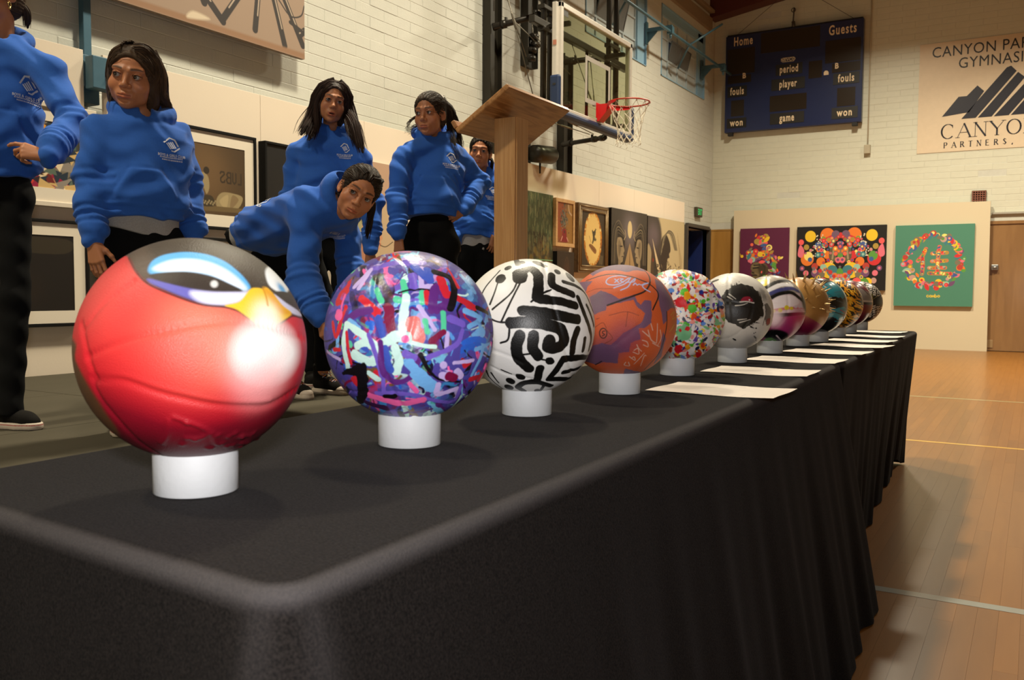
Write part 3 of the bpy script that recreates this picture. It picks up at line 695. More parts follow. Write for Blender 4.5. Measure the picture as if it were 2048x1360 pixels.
# mountain bars, drawn in metres
mount([(-1.44, 3.86), (-1.04, 3.90), (-.83, 4.22), (-.93, 4.32), (-1.08, 4.165), (-1.20, 4.165)])
mount([(-1.15, 3.80), (-.94, 3.80), (-.38, 4.49), (-.46, 4.58), (-.52, 4.56)])
mount([(-.91, 3.80), (-.71, 3.80), (-.26, 4.38), (-.36, 4.47)])
mount([(-.68, 3.80), (-.47, 3.80), (-.06, 4.31), (-.18, 4.33), (-.25, 4.30)])
mount([(-.44, 3.80), (-.23, 3.80), (.10, 4.22), (.0, 4.32), (-.04, 4.30)])
mount([(-.20, 3.80), (.30, 3.80), (.20, 4.02), (.12, 3.98), (.04, 4.10)])
mb.build('mountain_logo', M_ink, sg, offset=go)
serif('CANYON', -1.435, 3.50, .225, .188, .050, .026, .009); serif('PARTNERS, LLC', -1.40, 3.345, .088, .062, .0605, .015, .007)

# ------------------------------------------------------------------ exit sign, blue switch box, blue rail
ex = empty('exit_sign', (WX, 15.62, 2.29), 'small green lit exit sign on the left wall near the corner', 'exit sign'); eo = np.array([WX, 15.62, 2.29])
mb = MB(); mb.box((WX+.03, 15.62, 2.375), (.06, .30, .17), .006); mb.build('case', mat('brown sign case', (.06, .045, .025), .5), ex, offset=eo)
me_, nt, bs = _new_mat('exit glow'); bs.inputs['Base Color'].default_value = (.02, .3, .08, 1); bs.inputs['Emission Color'].default_value = (.05, .8, .2, 1); bs.inputs['Emission Strength'].default_value = .5
mb = MB(); put_text(mb, 'EXIT', (WX+.061, 15.62, 2.37), (0, 1, 0), V3, .15, .003, .66, 1.05, .002); mb.build('lettering', me_, ex, offset=eo)

M_bbox = mat('teal blue box paint', (.045, .115, .165), .5, bump=.2)
sw = empty('switch_box', (WX, 3.6, 2.16), 'teal blue electrical switch box with conduit between two white display panels', 'electrical box'); wo = np.array([WX, 3.6, 2.16])
mb = MB(); mb.box((WX+.06, 3.545, 2.285), (.12, .17, .30), .004); mb.build('back_box', M_bbox, sw, offset=wo)
mb = MB(); mb.box((WX+.14, 3.535, 2.30), (.10, .11, .16), .004); mb.box((WX+.245, 3.56, 2.30), (.08, .175, .20), .006); cov = mb.build('cover', M_bbox, sw, offset=wo)
mb = MB(); mb.tube([(WX+.28, 3.60, 2.30), (WX+.31, 3.61, 2.302), (WX+.312, 3.65, 2.305)], [.015, .014, .010], 10); mb.build('knob', mat('rusty knob', (.03, .025, .02), .5), cov, offset=wo)
mb = MB(); mb.box((WX+.05, 3.585, 3.6), (.05, .055, 2.36), .004); mb.build('conduit', M_bbox, sw, offset=wo)

rl = empty('curtain_rail', (WX, 13.3, 4.9), 'blue steel curtain rail on two wall brackets running past the high windows', 'rail'); ro_ = np.array([WX, 13.3, 4.9])
mb = MB(); X = -4.93; mb.tube([(X, 10.0, 4.90), (X, 16.2, 4.90)], .022, 8); mb.build('rail', M_dblue, rl, offset=ro_)
for y in (13.10, 15.75):
    mb = MB(); mb.box((WX+.012, y, 4.93), (.025, .07, .34), .003); mb.box((WX+.22, y, 4.97), (.42, .05, .06), .004); mb.prism([(0, 0), (.18, 0), (0, -.18)], (WX+.02, y-.01, 4.95), U, V3, (0, .02, 0)); mb.box((-4.93, y, 4.92), (.09, .09, .11), .006); mb.tube([(-4.93, y, 4.88), (-4.93, y, 4.80)], .02, 6)
    mb.build('wall_bracket', M_dblue, rl, offset=ro_)
for P_ in ([(-5.26, 14.35, 4.66), (-4.93, 13.95, 4.90), (-4.6, 14.6, 5.35)], [(-5.26, 11.7, 4.7), (-4.93, 11.4, 4.9), (-4.6, 11.9, 5.4)]): mb = MB(); mb.tube(P_, .018, 6); mb.build('stay_rod', M_dblue, rl, offset=ro_)
# ------------------------------------------------------------------ stage
ST = .445
M_carpet = mat('stage carpet', (.058, .050, .034), .9, var=.14, scale=6, bump=.5, bscale=500, spec=.15, stretch=(1, .25, 1))
stg = empty('stage', (-3.1, 2.5, 0), 'low grey carpeted portable stage behind the black table', 'stage'); to = np.array([-3.1, 2.5, 0])
x = -1.24
for i in range(4):
    x0 = x-.96; y = -1.5
    while y < 6.6:
        mb = MB(); mb.box(((x+x0)/2, y+.69, ST-.03), (x-x0-.006, 1.374, .06), .003); mb.build('deck_panel', M_carpet, stg, offset=to); y += 1.38
    x = x0
mb = MB(); mb.box((-1.262, 2.64, .195), (.02, 8.26, .385)); mb.box((-3.1, 6.77, .195), (3.8, .02, .385)); mb.box((-3.1, -1.49, .195), (3.8, .02, .385)); mb.build('skirt', M_black, stg, offset=to)
mb = MB()
for xx in (-1.4, -2.5, -3.6, -4.9):
    for y in np.arange(-1.3, 6.8, 1.35): mb.box((xx, y, .195), (.05, .05, .385))
mb.build('support_leg', M_dark, stg, offset=to)

# ------------------------------------------------------------------ exhibition panels and pictures
PX = -5.13
M_disp = mat('display board white', (.70, .60, .48), .75, var=.02, scale=3, bump=.15, bscale=120)
edges = [(1.05, 2.26), (2.26, 3.468), (3.60, 4.925), (4.925, 6.14), (6.14, 7.36), (7.36, 8.58), (8.58, 9.80), (9.80, 11.02), (11.02, 12.24), (12.24, 13.46), (13.46, 14.41)]
behind = ['left of the girl cut by the picture edge', 'behind the girl with her hand on her hip', 'right of the teal switch box carrying the framed mirrored-letter print', 'carrying the black box frame', 'carrying the portrait of a fair child', 'hidden largely by the lectern post',
          'carrying the green rain painting', 'carrying the gold-framed flame picture', 'carrying the monochrome twin profiles', 'between the two monochrome canvases', 'at the far end beside the open doorway']
for (a, b), t in zip(edges, behind):
    mb = MB(); mb.box((PX-.01, (a+b)/2, 1.219), (.02, b-a-.003, 2.437), .002)
    tag(mb.build('exhibition_board', M_disp), 'tall plain white display board '+t, 'display board', 'white exhibition boards along the left wall')
def cvs(w, h, base, ppm=420, seed=1): return Canvas(int(w*ppm), int(h*ppm), (0, 0, w, h), base, seed)
def uvrect(name, corners, material, parent, offset):
    V = np.array(corners)-np.array(offset)
    return grid_mesh(name, V, [[0, 1, 2, 3]], material, parent, False, uv=[(0, 0), (1, 0), (1, 1), (0, 1)])
M_mount = mat('mount board', (.72, .64, .52), .8, var=.01)
M_fblack = mat('black frame', (.006, .0055, .005), .65, spec=.15)
def picture(label, y0, y1, z0, z1, img, depth=.035, fw=0., fm=None, mount=0., cat='picture', name='framed_picture', rough=.5, side=None, face=None):
    ob = empty(name, (PX, (y0+y1)/2, z0), label, cat); o = np.array([PX, (y0+y1)/2, z0]); X = PX+depth
    if fw:
        mb = MB(); d = depth
        for (a, b, c, e) in ((y0, y1, z0, z0+fw), (y0, y1, z1-fw, z1), (y0, y0+fw, z0+fw, z1-fw), (y1-fw, y1, z0+fw, z1-fw)): mb.box((PX+d/2, (a+b)/2, (c+e)/2), (d, b-a, e-c), .003)
        mb.build('frame', fm, ob, offset=o)
        mb = MB(); mb.box((PX+.004, (y0+y1)/2, (z0+z1)/2), (.008, y1-y0-.01, z1-z0-.01)); mb.build('backing', M_fblack, ob, offset=o); X = PX+depth-.012
    else:
        mb = MB(); mb.box((PX+depth/2-.001, (y0+y1)/2, (z0+z1)/2), (depth-.002, y1-y0, z1-z0), .002); mb.build('stretcher', side or M_fblack, ob, offset=o)
    a0, a1, b0, b1 = y0+fw, y1-fw, z0+fw, z1-fw
    if mount:
        mb = MB(); t = mount
        for (a, b, c, e) in ((a0, a1, b0, b0+t), (a0, a1, b1-t, b1), (a0, a0+t, b0+t, b1-t), (a1-t, a1, b0+t, b1-t)): mb.box((X-.003, (a+b)/2, (c+e)/2), (.006, b-a, e-c))
        mb.build('mount_board', M_mount, ob, offset=o); a0, a1, b0, b1 = a0+t, a1-t, b0+t, b1-t; X -= .003
    uvrect('artwork', [(X, a0, b0), (X, a1, b0), (X, a1, b1), (X, a0, b1)], mat_painted(label[:40], img.a, rough, .15, 300), ob, o)
    return ob
G = lambda *c: srgb(*c)
# 1 cubist print
cv = cvs(.75, .45, G(120, 110, 95)); rg = np.random.default_rng(4); pal = [G(*c) for c in ((40, 20, 35), (150, 20, 60), (220, 150, 40), (200, 60, 40), (90, 105, 90), (60, 60, 55), (205, 170, 110), (140, 130, 120), (225, 205, 170), (30, 45, 60), (110, 30, 30))]
for _ in range(190):
    c = rg.random(2)*[.75, .45]; a = rg.random()*6.3; k = rg.uniform(.03, .09); q = [c+k*rg.uniform(.5, 1.3)*np.array([math.cos(a+t), math.sin(a+t)]) for t in (0, 1.8+rg.random(), 3.8+rg.random())]
    cv.poly(q, pal[rg.integers(len(pal)) if c[0] > .42 else (1, 2, 3, 0, 10, 9)[rg.integers(6)]] if c[0] < .62 else pal[4+rg.integers(6)], smooth=False)
for x in (.33, .37, .68, .70): cv.poly([(x, .28), (x+.03, .28), (x+.04, .45), (x+.01, .45)], G(70, 100, 90), smooth=False)
picture('white-framed cubist print of coloured shards behind the girl with hand on hip', 2.46, 3.515, 1.451, 2.066, cv, .05, .03, mat('white frame', (.66, .58, .47), .5), .08)
# 2 dark print below
cv = cvs(1.0, .46, G(20, 13, 9)); cv.blob((.5, .28), .2, G(34, 24, 14)); cv.blob((.72, .12), .12, G(30, 20, 12)); cv.poly([(.6, .44), (.62, .37), (.95, .35), (.97, .44)], G(48, 40, 27)); cv.blob((.35, .15), .1, G(26, 18, 14))
picture('black-framed dark print on wide white mount, lower row at far left', 2.05, 3.445, .733, 1.375, cv, .05, .02, M_fblack, .075)
# 3 mirrored letters print
cv = cvs(.74, .49, G(70, 53, 33)); cv.blob((.36, .26), .28, G(96, 72, 45)); cv.blob((.36, .3), .18, G(108, 82, 52), alpha=.7)
ink = G(52, 40, 27)
def mirrored(cv, x, z, s, t):
    S = lambda P: cv.stroke([(x+p[0]*s, z+p[1]*s) for p in P], t, ink, smooth=False)
    S([(.0, .85), (.1, 1), (.45, 1), (.5, .8), (.05, .4), (.05, .15), (.2, 0), (.5, .05), (.55, .2)]); S([(1.3, 0), (1.3, 1), (.95, 1), (.8, .8), (.95, .55), (1.3, .52)]); S([(.95, .52), (.75, .3), (.9, 0), (1.3, 0)])
    S([(1.55, 1), (1.55, .2), (1.75, 0), (1.95, .2), (1.95, 1)]); S([(2.6, 1), (2.6, 0), (2.25, 0)])
mirrored(cv, .51, .235, .075, .013)
w = G(150, 132, 96)
cv.poly([(.31, .27), (.36, .29), (.40, .26), (.41, .19), (.385, .14), (.36, .18), (.33, .2)], w, .004); cv.disc((.385, .305), .026, G(45, 36, 26)); cv.poly([(.29, .24), (.32, .22), (.31, .17), (.285, .19)], G(120, 85, 60), .004)
for q, c in (([(.47, .10), (.52, .16), (.62, .165), (.72, .14), (.66, .05), (.5, .03)], w), ([(.5, .1), (.58, .15), (.56, .05)], G(170, 150, 110)), ([(.62, .15), (.68, .12), (.6, .05)], G(130, 108, 76)), ([(0, .02), (.74, .03), (.74, .06), (0, .05)], G(105, 86, 55)), ([(.1, .04), (.2, .11), (.28, .06), (.2, .03)], G(150, 130, 90)), ([(.3, .06), (.33, .12), (.43, .13), (.45, .06)], G(56, 46, 30))): cv.poly(q, c, .003)
for k in range(14): cv.disc((.33+.011*k, .07+.03*((k*7) % 5)/5), .008, G(140, 124, 92))
picture('black-framed sepia photograph with mirrored letters and a falling figure on white mount', 3.90, 4.855, 1.39, 2.10, cv, .03, .022, M_fblack, .085)
cv = cvs(.8, .45, G(60, 55, 48)); cv.blob((.4, .2), .2, G(100, 90, 75))
picture('black-framed print low on the panel beneath the mirrored-letter photograph', 3.90, 4.86, .72, 1.33, cv, .03, .022, M_fblack, .08)
# 4 black box frame
cv = cvs(.7, .75, G(12, 11, 12)); cv.blob((.35, .4), .2, G(22, 20, 20))
picture('deep black box frame beside the long-haired girl', 4.90, 5.62, 1.27, 2.085, cv, .075, .02, M_fblack)
# 5 portrait of a fair child
cv = cvs(.95, 1.2, G(186, 160, 128)); cv.poly([(0, .9), (.95, .86), (.95, 1.2), (0, 1.2)], G(178, 146, 122), .05); hair = G(160, 152, 112); skin = G(196, 140, 104)
cv.poly([(.20, .62), (.24, .86), (.42, .93), (.58, .84), (.60, .70), (.5, .66), (.4, .58), (.3, .5)], hair, .01); 
cv.poly([(.36, .66), (.46, .74), (.56, .72), (.61, .64), (.60, .56), (.635, .50), (.61, .47), (.61, .42), (.56, .38), (.46, .40), (.38, .46)], skin, .004)
cv.poly([(.30, .52), (.36, .46), (.42, .41), (.5, .37), (.56, .2), (.6, 0), (.1, 0), (.12, .3)], G(170, 118, 92), .006); cv.disc((.37, .52), .03, G(180, 120, 92), ry=.045); cv.stroke([(.54, .6), (.585, .6)], .008, G(90, 60, 45)); cv.stroke([(.575, .445), (.61, .44)], .008, G(140, 70, 60))
cv.stroke([(.6, .43), (.68, .42), (.78, .47)], .008, G(70, 55, 40)); cv.poly([(.6, .1), (.7, .35), (.78, .2), (.8, 0), (.6, 0)], G(200, 172, 136), .01)
cv.stroke([(.35, .9), (.45, .8), (.5, .7)], .02, G(176, 168, 128)); cv.stroke([(.27, .8), (.32, .7), (.36, .62)], .02, G(140, 134, 96))
picture('unframed beige painting of a pale-haired child in profile behind the bending girl', 5.70, 6.67, .95, 2.092, cv, .035, side=mat('raw canvas side', (.45, .36, .26), .8), name='painting', cat='painting')
# small foliage picture between the last girl and the lectern post
cv = cvs(.6, .5, G(70, 62, 30)); rg = np.random.default_rng(8)
for _ in range(260): p = rg.random(2)*[.6, .5]; cv.stroke([p, p+rg.normal(0, .03, 2)], .008, [G(40, 38, 18), G(120, 105, 50), G(60, 70, 35), G(150, 120, 60)][rg.integers(4)], smooth=False)
picture('small painting of tangled foliage between the last girl and the lectern post', 7.75, 8.42, .95, 1.46, cv, .03, name='painting', cat='painting')
# 6 green rain painting
cv = cvs(1.05, .95, G(62, 70, 42)); cv.poly([(0, .46), (1.05, .44), (1.05, 0), (0, 0)], G(46, 40, 20), .02)
for _ in range(110): p = rg.random(2)*[1.05, .42]; cv.disc(p, rg.uniform(.02, .05), [G(80, 60, 22), G(40, 44, 22), G(96, 78, 30), G(60, 30, 16)][rg.integers(4)], soft=.01)
for _ in range(520):
    x = rg.random()*1.05; z = .95-rg.random()**1.6*.6; L = rg.uniform(.03, .12); cv.stroke([(x, z), (x+rg.normal(0, .003), z-L)], rg.uniform(.003, .007), [G(40, 66, 44), G(110, 120, 84), G(150, 150, 110), G(52, 84, 60)][rg.integers(4)], smooth=False)
for _ in range(40): x = rg.random()*1.05; cv.stroke([(x, .45), (x, .1+.3*rg.random())], .004, G(120, 116, 80), smooth=False)
cv.poly([(0, .06), (.45, .11), (1.05, .05), (1.05, 0), (0, -.02)], G(80, 150, 110), smooth=False); cv.stroke([(0, .08), (.45, .13), (1.05, .07)], .012, G(130, 190, 150), smooth=False); cv.stroke([(.6, .17), (1.05, .17)], .008, G(120, 180, 140), smooth=False)
picture('unframed green painting of streaking rain just right of the lectern post', 8.60, 9.64, 1.15, 2.112, cv, .03, name='painting', cat='painting')
# 7 wood-framed flowers
cv = cvs(.46, .5, G(122, 76, 36)); cv.poly([(.02, .5), (.2, .5), (.15, .1), (0, .1)], G(135, 62, 26), .03); cv.poly([(.3, .5), (.46, .5), (.46, .0), (.3, .0)], G(140, 98, 40), .03)
for _ in range(150): p = np.array([.2, .3])+rg.normal(0, 1, 2)*[.05, .085]; cv.disc(p, rg.uniform(.006, .02), [G(52, 54, 46), G(90, 92, 80), G(36, 34, 28), G(120, 118, 100), G(70, 76, 72)][rg.integers(5)], ry=.008, rot=rg.random()*3)
cv.poly([(.16, .17), (.26, .17), (.29, .08), (.34, .02), (.08, .02), (.15, .1)], G(120, 18, 26)); cv.stroke([(.12, .03), (.16, .08)], .02, G(190, 140, 120)); cv.stroke([(.29, .07), (.33, .03)], .02, G(190, 140, 120)); cv.stroke([(.33, .48), (.36, .4), (.43, .36)], .022, G(180, 150, 120)); cv.disc((.22, .14), .018, G(60, 30, 30))
picture('small light-wood framed picture of flowers in a red vase', 9.645, 10.16, 1.50, 2.088, cv, .07, .045, mat_wood('ash frame', (.42, .24, .10), (.52, .31, .14), .5, (20, 20, 20), 0))
# 8 dark one below it
cv = cvs(.5, .4, G(40, 26, 15)); cv.blob((.28, .2), .1, G(62, 36, 22)); cv.stroke([(.24, .3), (.29, .34), (.33, .28), (.31, .2)], .012, G(72, 50, 30))
picture('small dark brown canvas under the flower picture', 9.68, 10.14, 1.0, 1.44, cv, .07, name='painting', cat='painting')
# 9 gold frame
cv = cvs(.72, .72, G(52, 38, 22)); rg = np.random.default_rng(5)
cv.disc((.36, .36), .27, G(178, 112, 30), .012, ry=.37, rag=.02); cv.disc((.36, .36), .235, G(214, 180, 108), .012, ry=.34, rag=.03)
for _ in range(60):
    a = rg.random()*6.28; cv.disc((.36+.25*math.cos(a), .36+.35*math.sin(a)), rg.uniform(.008, .025), [G(196, 128, 30), G(150, 84, 22), G(222, 196, 128)][rg.integers(3)], .006)
cv.poly([(.24, .26), (.30, .29), (.46, .22), (.42, .16)], G(128, 84, 44), .003); cv.stroke([(.26, .27), (.42, .2)], .008, G(90, 56, 30)); cv.poly([(.34, .30), (.40, .36), (.44, .50), (.38, .47), (.33, .49), (.35, .40)], G(64, 56, 42), .004, rag=.02); cv.disc((.42, .36), .04, G(80, 70, 50), .01, ry=.025, rag=.03)
for q in ([(.34, .44), (.46, .5)], [(.36, .3), (.38, .4)], [(.24, .40), (.30, .31)], [(.40, .34), (.46, .36)], [(.32, .47), (.42, .46)]): cv.stroke(q, .007, G(54, 46, 34))
for x in (.56, .6, .64): cv.stroke([(x, .02), (x+.03, .14)], .006, G(160, 140, 100))
fo = picture('tall brown and gold moulded frame around a glowing oval burst picture', 10.24, 11.165, 1.19, 2.082, cv, .08, .10, mat_wood('walnut gilt frame', (.085, .042, .014), (.14, .075, .026), .4, (12, 12, 12), .3))
o = np.array([PX, (10.24+11.165)/2, 1.19]); mb = MB()
for k, (t, r) in enumerate(((.035, .012), (.085, .010))):
    for a, b in (((10.24+t, 1.19+t), (11.165-t, 1.19+t)), ((10.24+t, 2.082-t), (11.165-t, 2.082-t)), ((10.24+t, 1.19+t), (10.24+t, 2.082-t)), ((11.165-t, 1.19+t), (11.165-t, 2.082-t))): mb.tube([(PX+.078, *a), (PX+.078, *b)], r, 6)
mb.build('gilt_moulding', mat('old gilt', (.20, .12, .04), .4, .3), fo, offset=o)
# 10, 11 monochrome canvases
def mono(seed): 
    cv = cvs(1.38, 1.1, G(54, 48, 42), 300, seed); return cv
cv = mono(2); L = G(160, 140, 108); D = G(30, 26, 23); Mg = G(98, 86, 70)
cv.blob((.69, .8), .35, G(84, 74, 72)); cv.blob((.69, .8), .2, G(100, 90, 92)); cv.disc((.69, .82), .085, G(196, 174, 128), ry=.13)
cv.poly([(.69, .62), (1.05, 0), (.33, 0)], G(150, 122, 84), smooth=False); cv.poly([(.69, .6), (.75, 0), (.66, 0)], G(110, 84, 58), smooth=False); cv.poly([(.6, .3), (.5, 0), (.42, 0)], G(176, 150, 110), smooth=False)
for s in (1, -1):
    X = lambda x: .69+s*(x-.69)
    cv.poly([(X(.0), .0), (X(.02), .75), (X(.2), .9), (X(.42), .78), (X(.5), .6), (X(.42), .3), (X(.36), 0)], D, .01)
    for k in range(5): cv.stroke([(X(.03+.04*k), .3), (X(.06+.04*k), .74-.02*k), (X(.25), .93-.045*k), (X(.45+.02*k), .80-.03*k)], .016, [Mg, G(70, 62, 52), G(124, 110, 86)][k % 3])
    face = [(X(.22), .66), (X(.38), .68), (X(.44), .58), (X(.49), .50), (X(.455), .46), (X(.47), .42), (X(.44), .39), (X(.42), .33), (X(.30), .32), (X(.22), .45)]
    cv.poly(face, G(140, 122, 94), .006); cv.poly([(X(.25), .64), (X(.34), .62), (X(.36), .5), (X(.28), .4)], G(104, 90, 70), .02); cv.stroke([(X(.33), .555), (X(.41), .56)], .02, D); cv.stroke([(X(.39), .405), (X(.45), .41)], .014, G(60, 48, 40)); cv.poly([(X(.26), .34), (X(.34), .32), (X(.40), .0), (X(.3), 0)], G(128, 110, 84), .01)
    cv.stroke([(X(.12), .1), (X(.24), .22), (X(.36), .1)], .05, G(140, 126, 98), rag=.3); cv.stroke([(X(.47), .66), (X(.53), .72), (X(.5), .8)], .018, L)
for x in (.2, .25, .3): cv.stroke([(x, .58), (x+.04, .68)], .01, L)
picture('monochrome canvas of two facing profiles under a pale sun', 11.235, 12.53, 1.05, 2.097, cv, .09, name='painting', cat='painting')
cv = mono(3); cv.poly([(.35, 1.1), (1.38, 1.1), (1.38, 0), (.7, 0), (.5, .5)], G(184, 166, 128), .04); cv.poly([(0, 1.1), (.36, 1.1), (.5, .8), (.4, .5), (0, .5)], G(62, 54, 50), .03); cv.blob((.2, .8), .2, G(92, 80, 84))
cv.poly([(0, .62), (.12, .56), (.16, .3), (.1, 0), (0, 0)], G(150, 132, 100), .01); cv.poly([(.18, .7), (.24, .62), (.55, .1), (.5, .02), (.42, .1)], G(196, 172, 136), .008); cv.poly([(.14, .5), (.2, .55), (.22, .1), (.12, .1)], G(70, 54, 40), .01); cv.disc((.2, .4), .03, G(120, 40, 30))
cv.poly([(.5, .75), (.66, .84), (.8, .72), (.84, .58), (.79, .52), (.8, .46), (.72, .42), (.68, .2), (.5, .1), (.46, .5)], G(48, 40, 34), .01)
for k in range(6): cv.stroke([(.48+.02*k, .5+.04*k), (.58+.03*k, .8+.02*k), (.8+.03*k, .86), (1.0+.02*k, .6)], .02, [G(110, 100, 78), G(140, 126, 98), G(84, 76, 62)][k % 3])
for _ in range(60): p = np.array([.3, .1])+rg.random(2)*[.95, .25]; cv.stroke([p, p+rg.normal(0, .04, 2), p+rg.normal(0, .06, 2)], .014, [G(60, 50, 40), G(126, 108, 80), G(40, 34, 28)][rg.integers(3)])
for k in range(9): cv.stroke([(1.1+.02*k, .9-.05*k), (1.2+.012*k, .4), (1.25, .1)], .006, G(150, 130, 96))
picture('monochrome canvas with a dark haired figure and pale background nearest the doorway', 12.61, 14.22, 1.05, 2.088, cv, .07, name='painting', cat='painting', side=M_fblack)

# grey steel-rod print hung high on the brick
pw = empty('wall_artwork', (-5.18, 4.2, 2.83), 'large grey artwork of crossing dark rods high on the brick wall', 'artwork'); po = np.array([-5.18, 4.2, 2.83])
ya, yb, za, zb = 2.7, 5.46, 2.825, 3.95
cv = Canvas(900, 380, (ya, za, yb, zb), G(150, 128, 110), 5)
dk = G(50, 45, 44)
def rod(a, b, w=.055):
    cv.stroke([a, b], w, dk, smooth=False); a, b = np.array(a), np.array(b); n = np.array([-(b-a)[1], (b-a)[0]]); n = n/np.linalg.norm(n); cv.stroke([a+(b-a)*.2+n*w*.22, b-(b-a)*.2+n*w*.22], w*.22, G(170, 152, 134), smooth=False)
for a, b in (((4.02, 3.45), (4.62, 2.91)), ((4.2, 3.5), (4.45, 3.0)), ((4.4, 3.35), (4.0, 3.02)), ((4.62, 2.93), (4.95, 3.38)), ((4.8, 3.3), (4.97, 3.42)), ((5.0, 3.5), (4.93, 2.93)), ((5.03, 3.5), (5.24, 2.88)), ((5.08, 3.5), (5.44, 2.93)), ((4.3, 3.25), (4.7, 3.3)), ((4.72, 3.6), (4.75, 3.15)), ((3.2, 3.6), (3.9, 2.95)), ((3.5, 3.7), (3.3, 3.0)), ((5.4, 3.0), (5.46, 3.05)), ((3.9, 3.6), (3.0, 3.1)), ((2.8, 3.5), (3.1, 2.9))): rod(a, b)
cv.stroke([(3.9, 3.3), (4.05, 3.1), (4.3, 3.05)], .02, dk); cv.stroke([(5.18, 3.22), (5.3, 3.13), (5.42, 3.16), (5.46, 3.25)], .012, dk); cv.stroke([(5.3, 3.08), (5.46, 3.03)], .03, dk)
cv.poly([(ya, za), (yb, za), (yb, za+.045), (ya, za+.045)], G(140, 106, 80), smooth=False, soft=.01); cv.poly([(4.3, za+.03), (4.5, za+.07), (4.35, za+.09)], G(200, 184, 160), .01)
mb = MB(); mb.box((-5.20, (ya+yb)/2, (za+zb)/2), (.04, yb-ya, zb-za), .003); mb.build('stretcher', mat('art board edge', (.25, .18, .13), .7), pw, offset=po)
uvrect('artwork', [(-5.179, ya, za), (-5.179, yb, za), (-5.179, yb, zb), (-5.179, ya, zb)], mat_painted('rod print', cv.a, .6, .1, 200), pw, po)
mb = MB(); mb.box((-5.27, 4.2, zb-.2), (.12, 1.6, .05)); mb.box((-5.27, 4.2, za+.2), (.12, 1.6, .05)); mb.build('batten', M_dark, pw, offset=po)

# ------------------------------------------------------------------ display board and canvases on the far wall
FP = FY-.14
mb = MB(); mb.prism([(-4.86, 0), (-.655, 0), (-.675, 2.43), (-4.86, 2.44)], (0, FP, 0), U, V3, (0, .06, 0))
tag(mb.build('display_board', mat('cream display board', (.63, .54, .38), .75, var=.02, scale=2)), 'wide cream display board standing against the far wall with three canvases', 'display board')
pal = [G(*c) for c in ((205, 45, 50), (232, 190, 40), (226, 120, 40), (222, 110, 130), (60, 90, 150), (90, 150, 60), (110, 70, 110), (240, 220, 120), (150, 190, 170), (60, 120, 130), (170, 140, 60), (190, 150, 140), (180, 60, 50), (235, 90, 90), (120, 110, 90))]
def canvas_far(label, x0, x1, z0, z1, img, side):
    ob = empty('canvas', (x0, FP, z0), label, 'painting'); o = np.array([x0, FP, z0])
    mb = MB(); mb.box(((x0+x1)/2, FP-.024, (z0+z1)/2), (x1-x0, .046, z1-z0), .003); mb.build('stretcher', side, ob, offset=o)
    uvrect('artwork', [(x0, FP-.048, z0), (x1, FP-.048, z0), (x1, FP-.048, z1), (x0, FP-.048, z1)], mat_painted(label[:40], img.a, .6, .2, 250), ob, o)
plum = G(88, 18, 58); cv = Canvas(360, 440, (0, 0, .87, 1.15), plum, 3); rg = np.random.default_rng(12)
cv.poly([(.20, .40), (.21, .47), (.26, .52), (.40, .53), (.50, .46), (.49, .33), (.40, .22), (.30, .18), (.24, .22), (.235, .29), (.205, .33), (.225, .37)], G(104, 88, 60), .004); cv.poly([(.33, .45), (.46, .48), (.5, .36), (.42, .24), (.34, .2), (.36, .3)], G(62, 50, 32), .02); cv.poly([(.22, .46), (.32, .5), (.34, .46), (.26, .44)], G(140, 122, 88), .012)
for q, c in (([(.25, .42), (.34, .43)], G(30, 24, 16)), ([(.26, .47), (.36, .48)], G(40, 32, 20)), ([(.24, .29), (.31, .29)], G(44, 30, 20)), ([(.23, .34), (.27, .33)], G(40, 30, 18)), ([(.26, .22), (.36, .22), (.44, .3)], G(34, 26, 16)), ([(.40, .5), (.46, .42), (.44, .3)], G(48, 38, 24)), ([(.28, .33), (.34, .30)], G(120, 102, 70))): cv.stroke(q, .028, c, soft=.006)
cv.disc((.5, .39), .035, G(70, 56, 36), ry=.05)
for t, sp_, n, sz in (((.38, .9), (.075, .08), 26, .05), ((.3, .66), (.12, .045), 40, .045), ((.5, .66), (.08, .05), 28, .045), ((.60, .58), (.06, .06), 16, .035), ((.62, .42), (.05, .07), 18, .035), ((.55, .26), (.07, .04), 16, .03), ((.28, .15), (.1, .03), 14, .03)):
    for _ in range(n): petals(cv, rg, np.array(t)+rg.normal(0, 1, 2)*sp_, sz, pal)
canvas_far('plum canvas of a man in profile wearing a hat of coloured discs', -4.72, -3.84, .96, 2.10, cv, mat('plum side', plum, .7))
cv = Canvas(640, 440, (-.8, 0, .8, 1.12), G(10, 6, 5), 4); rg = np.random.default_rng(21)
def pair(f):
    st = rg.bit_generator.state
    for s in (1, -1): rg.bit_generator.state = st; f(s)
for x, z, r, c in ((.55, .95, .10, 1), (.24, .96, .13, 2), (.40, .78, .07, 4), (.72, .85, .05, 13), (.62, .76, .05, 10), (.60, .55, .12, 0), (.58, .60, .08, 5), (.55, .54, .04, 4), (.35, .5, .08, 2), (.24, .62, .07, 0), (.2, .35, .14, 1), (.14, .34, .10, 9), (.35, .28, .08, 14), (.45, .3, .07, 6), (.62, .3, .05, 3), (.6, .17, .05, 11), (.5, .15, .07, 1), (.42, .12, .10, 5), (.3, .14, .08, 13), (.2, .1, .08, 8), (.12, .08, .07, 2), (.08, .2, .09, 7), (.46, .42, .06, 12), (.3, .40, .06, 8)):
    for s in (1, -1): cv.disc((s*x, z), r, pal[c if s > 0 or c not in (0, 5) else (c+2) % 15])
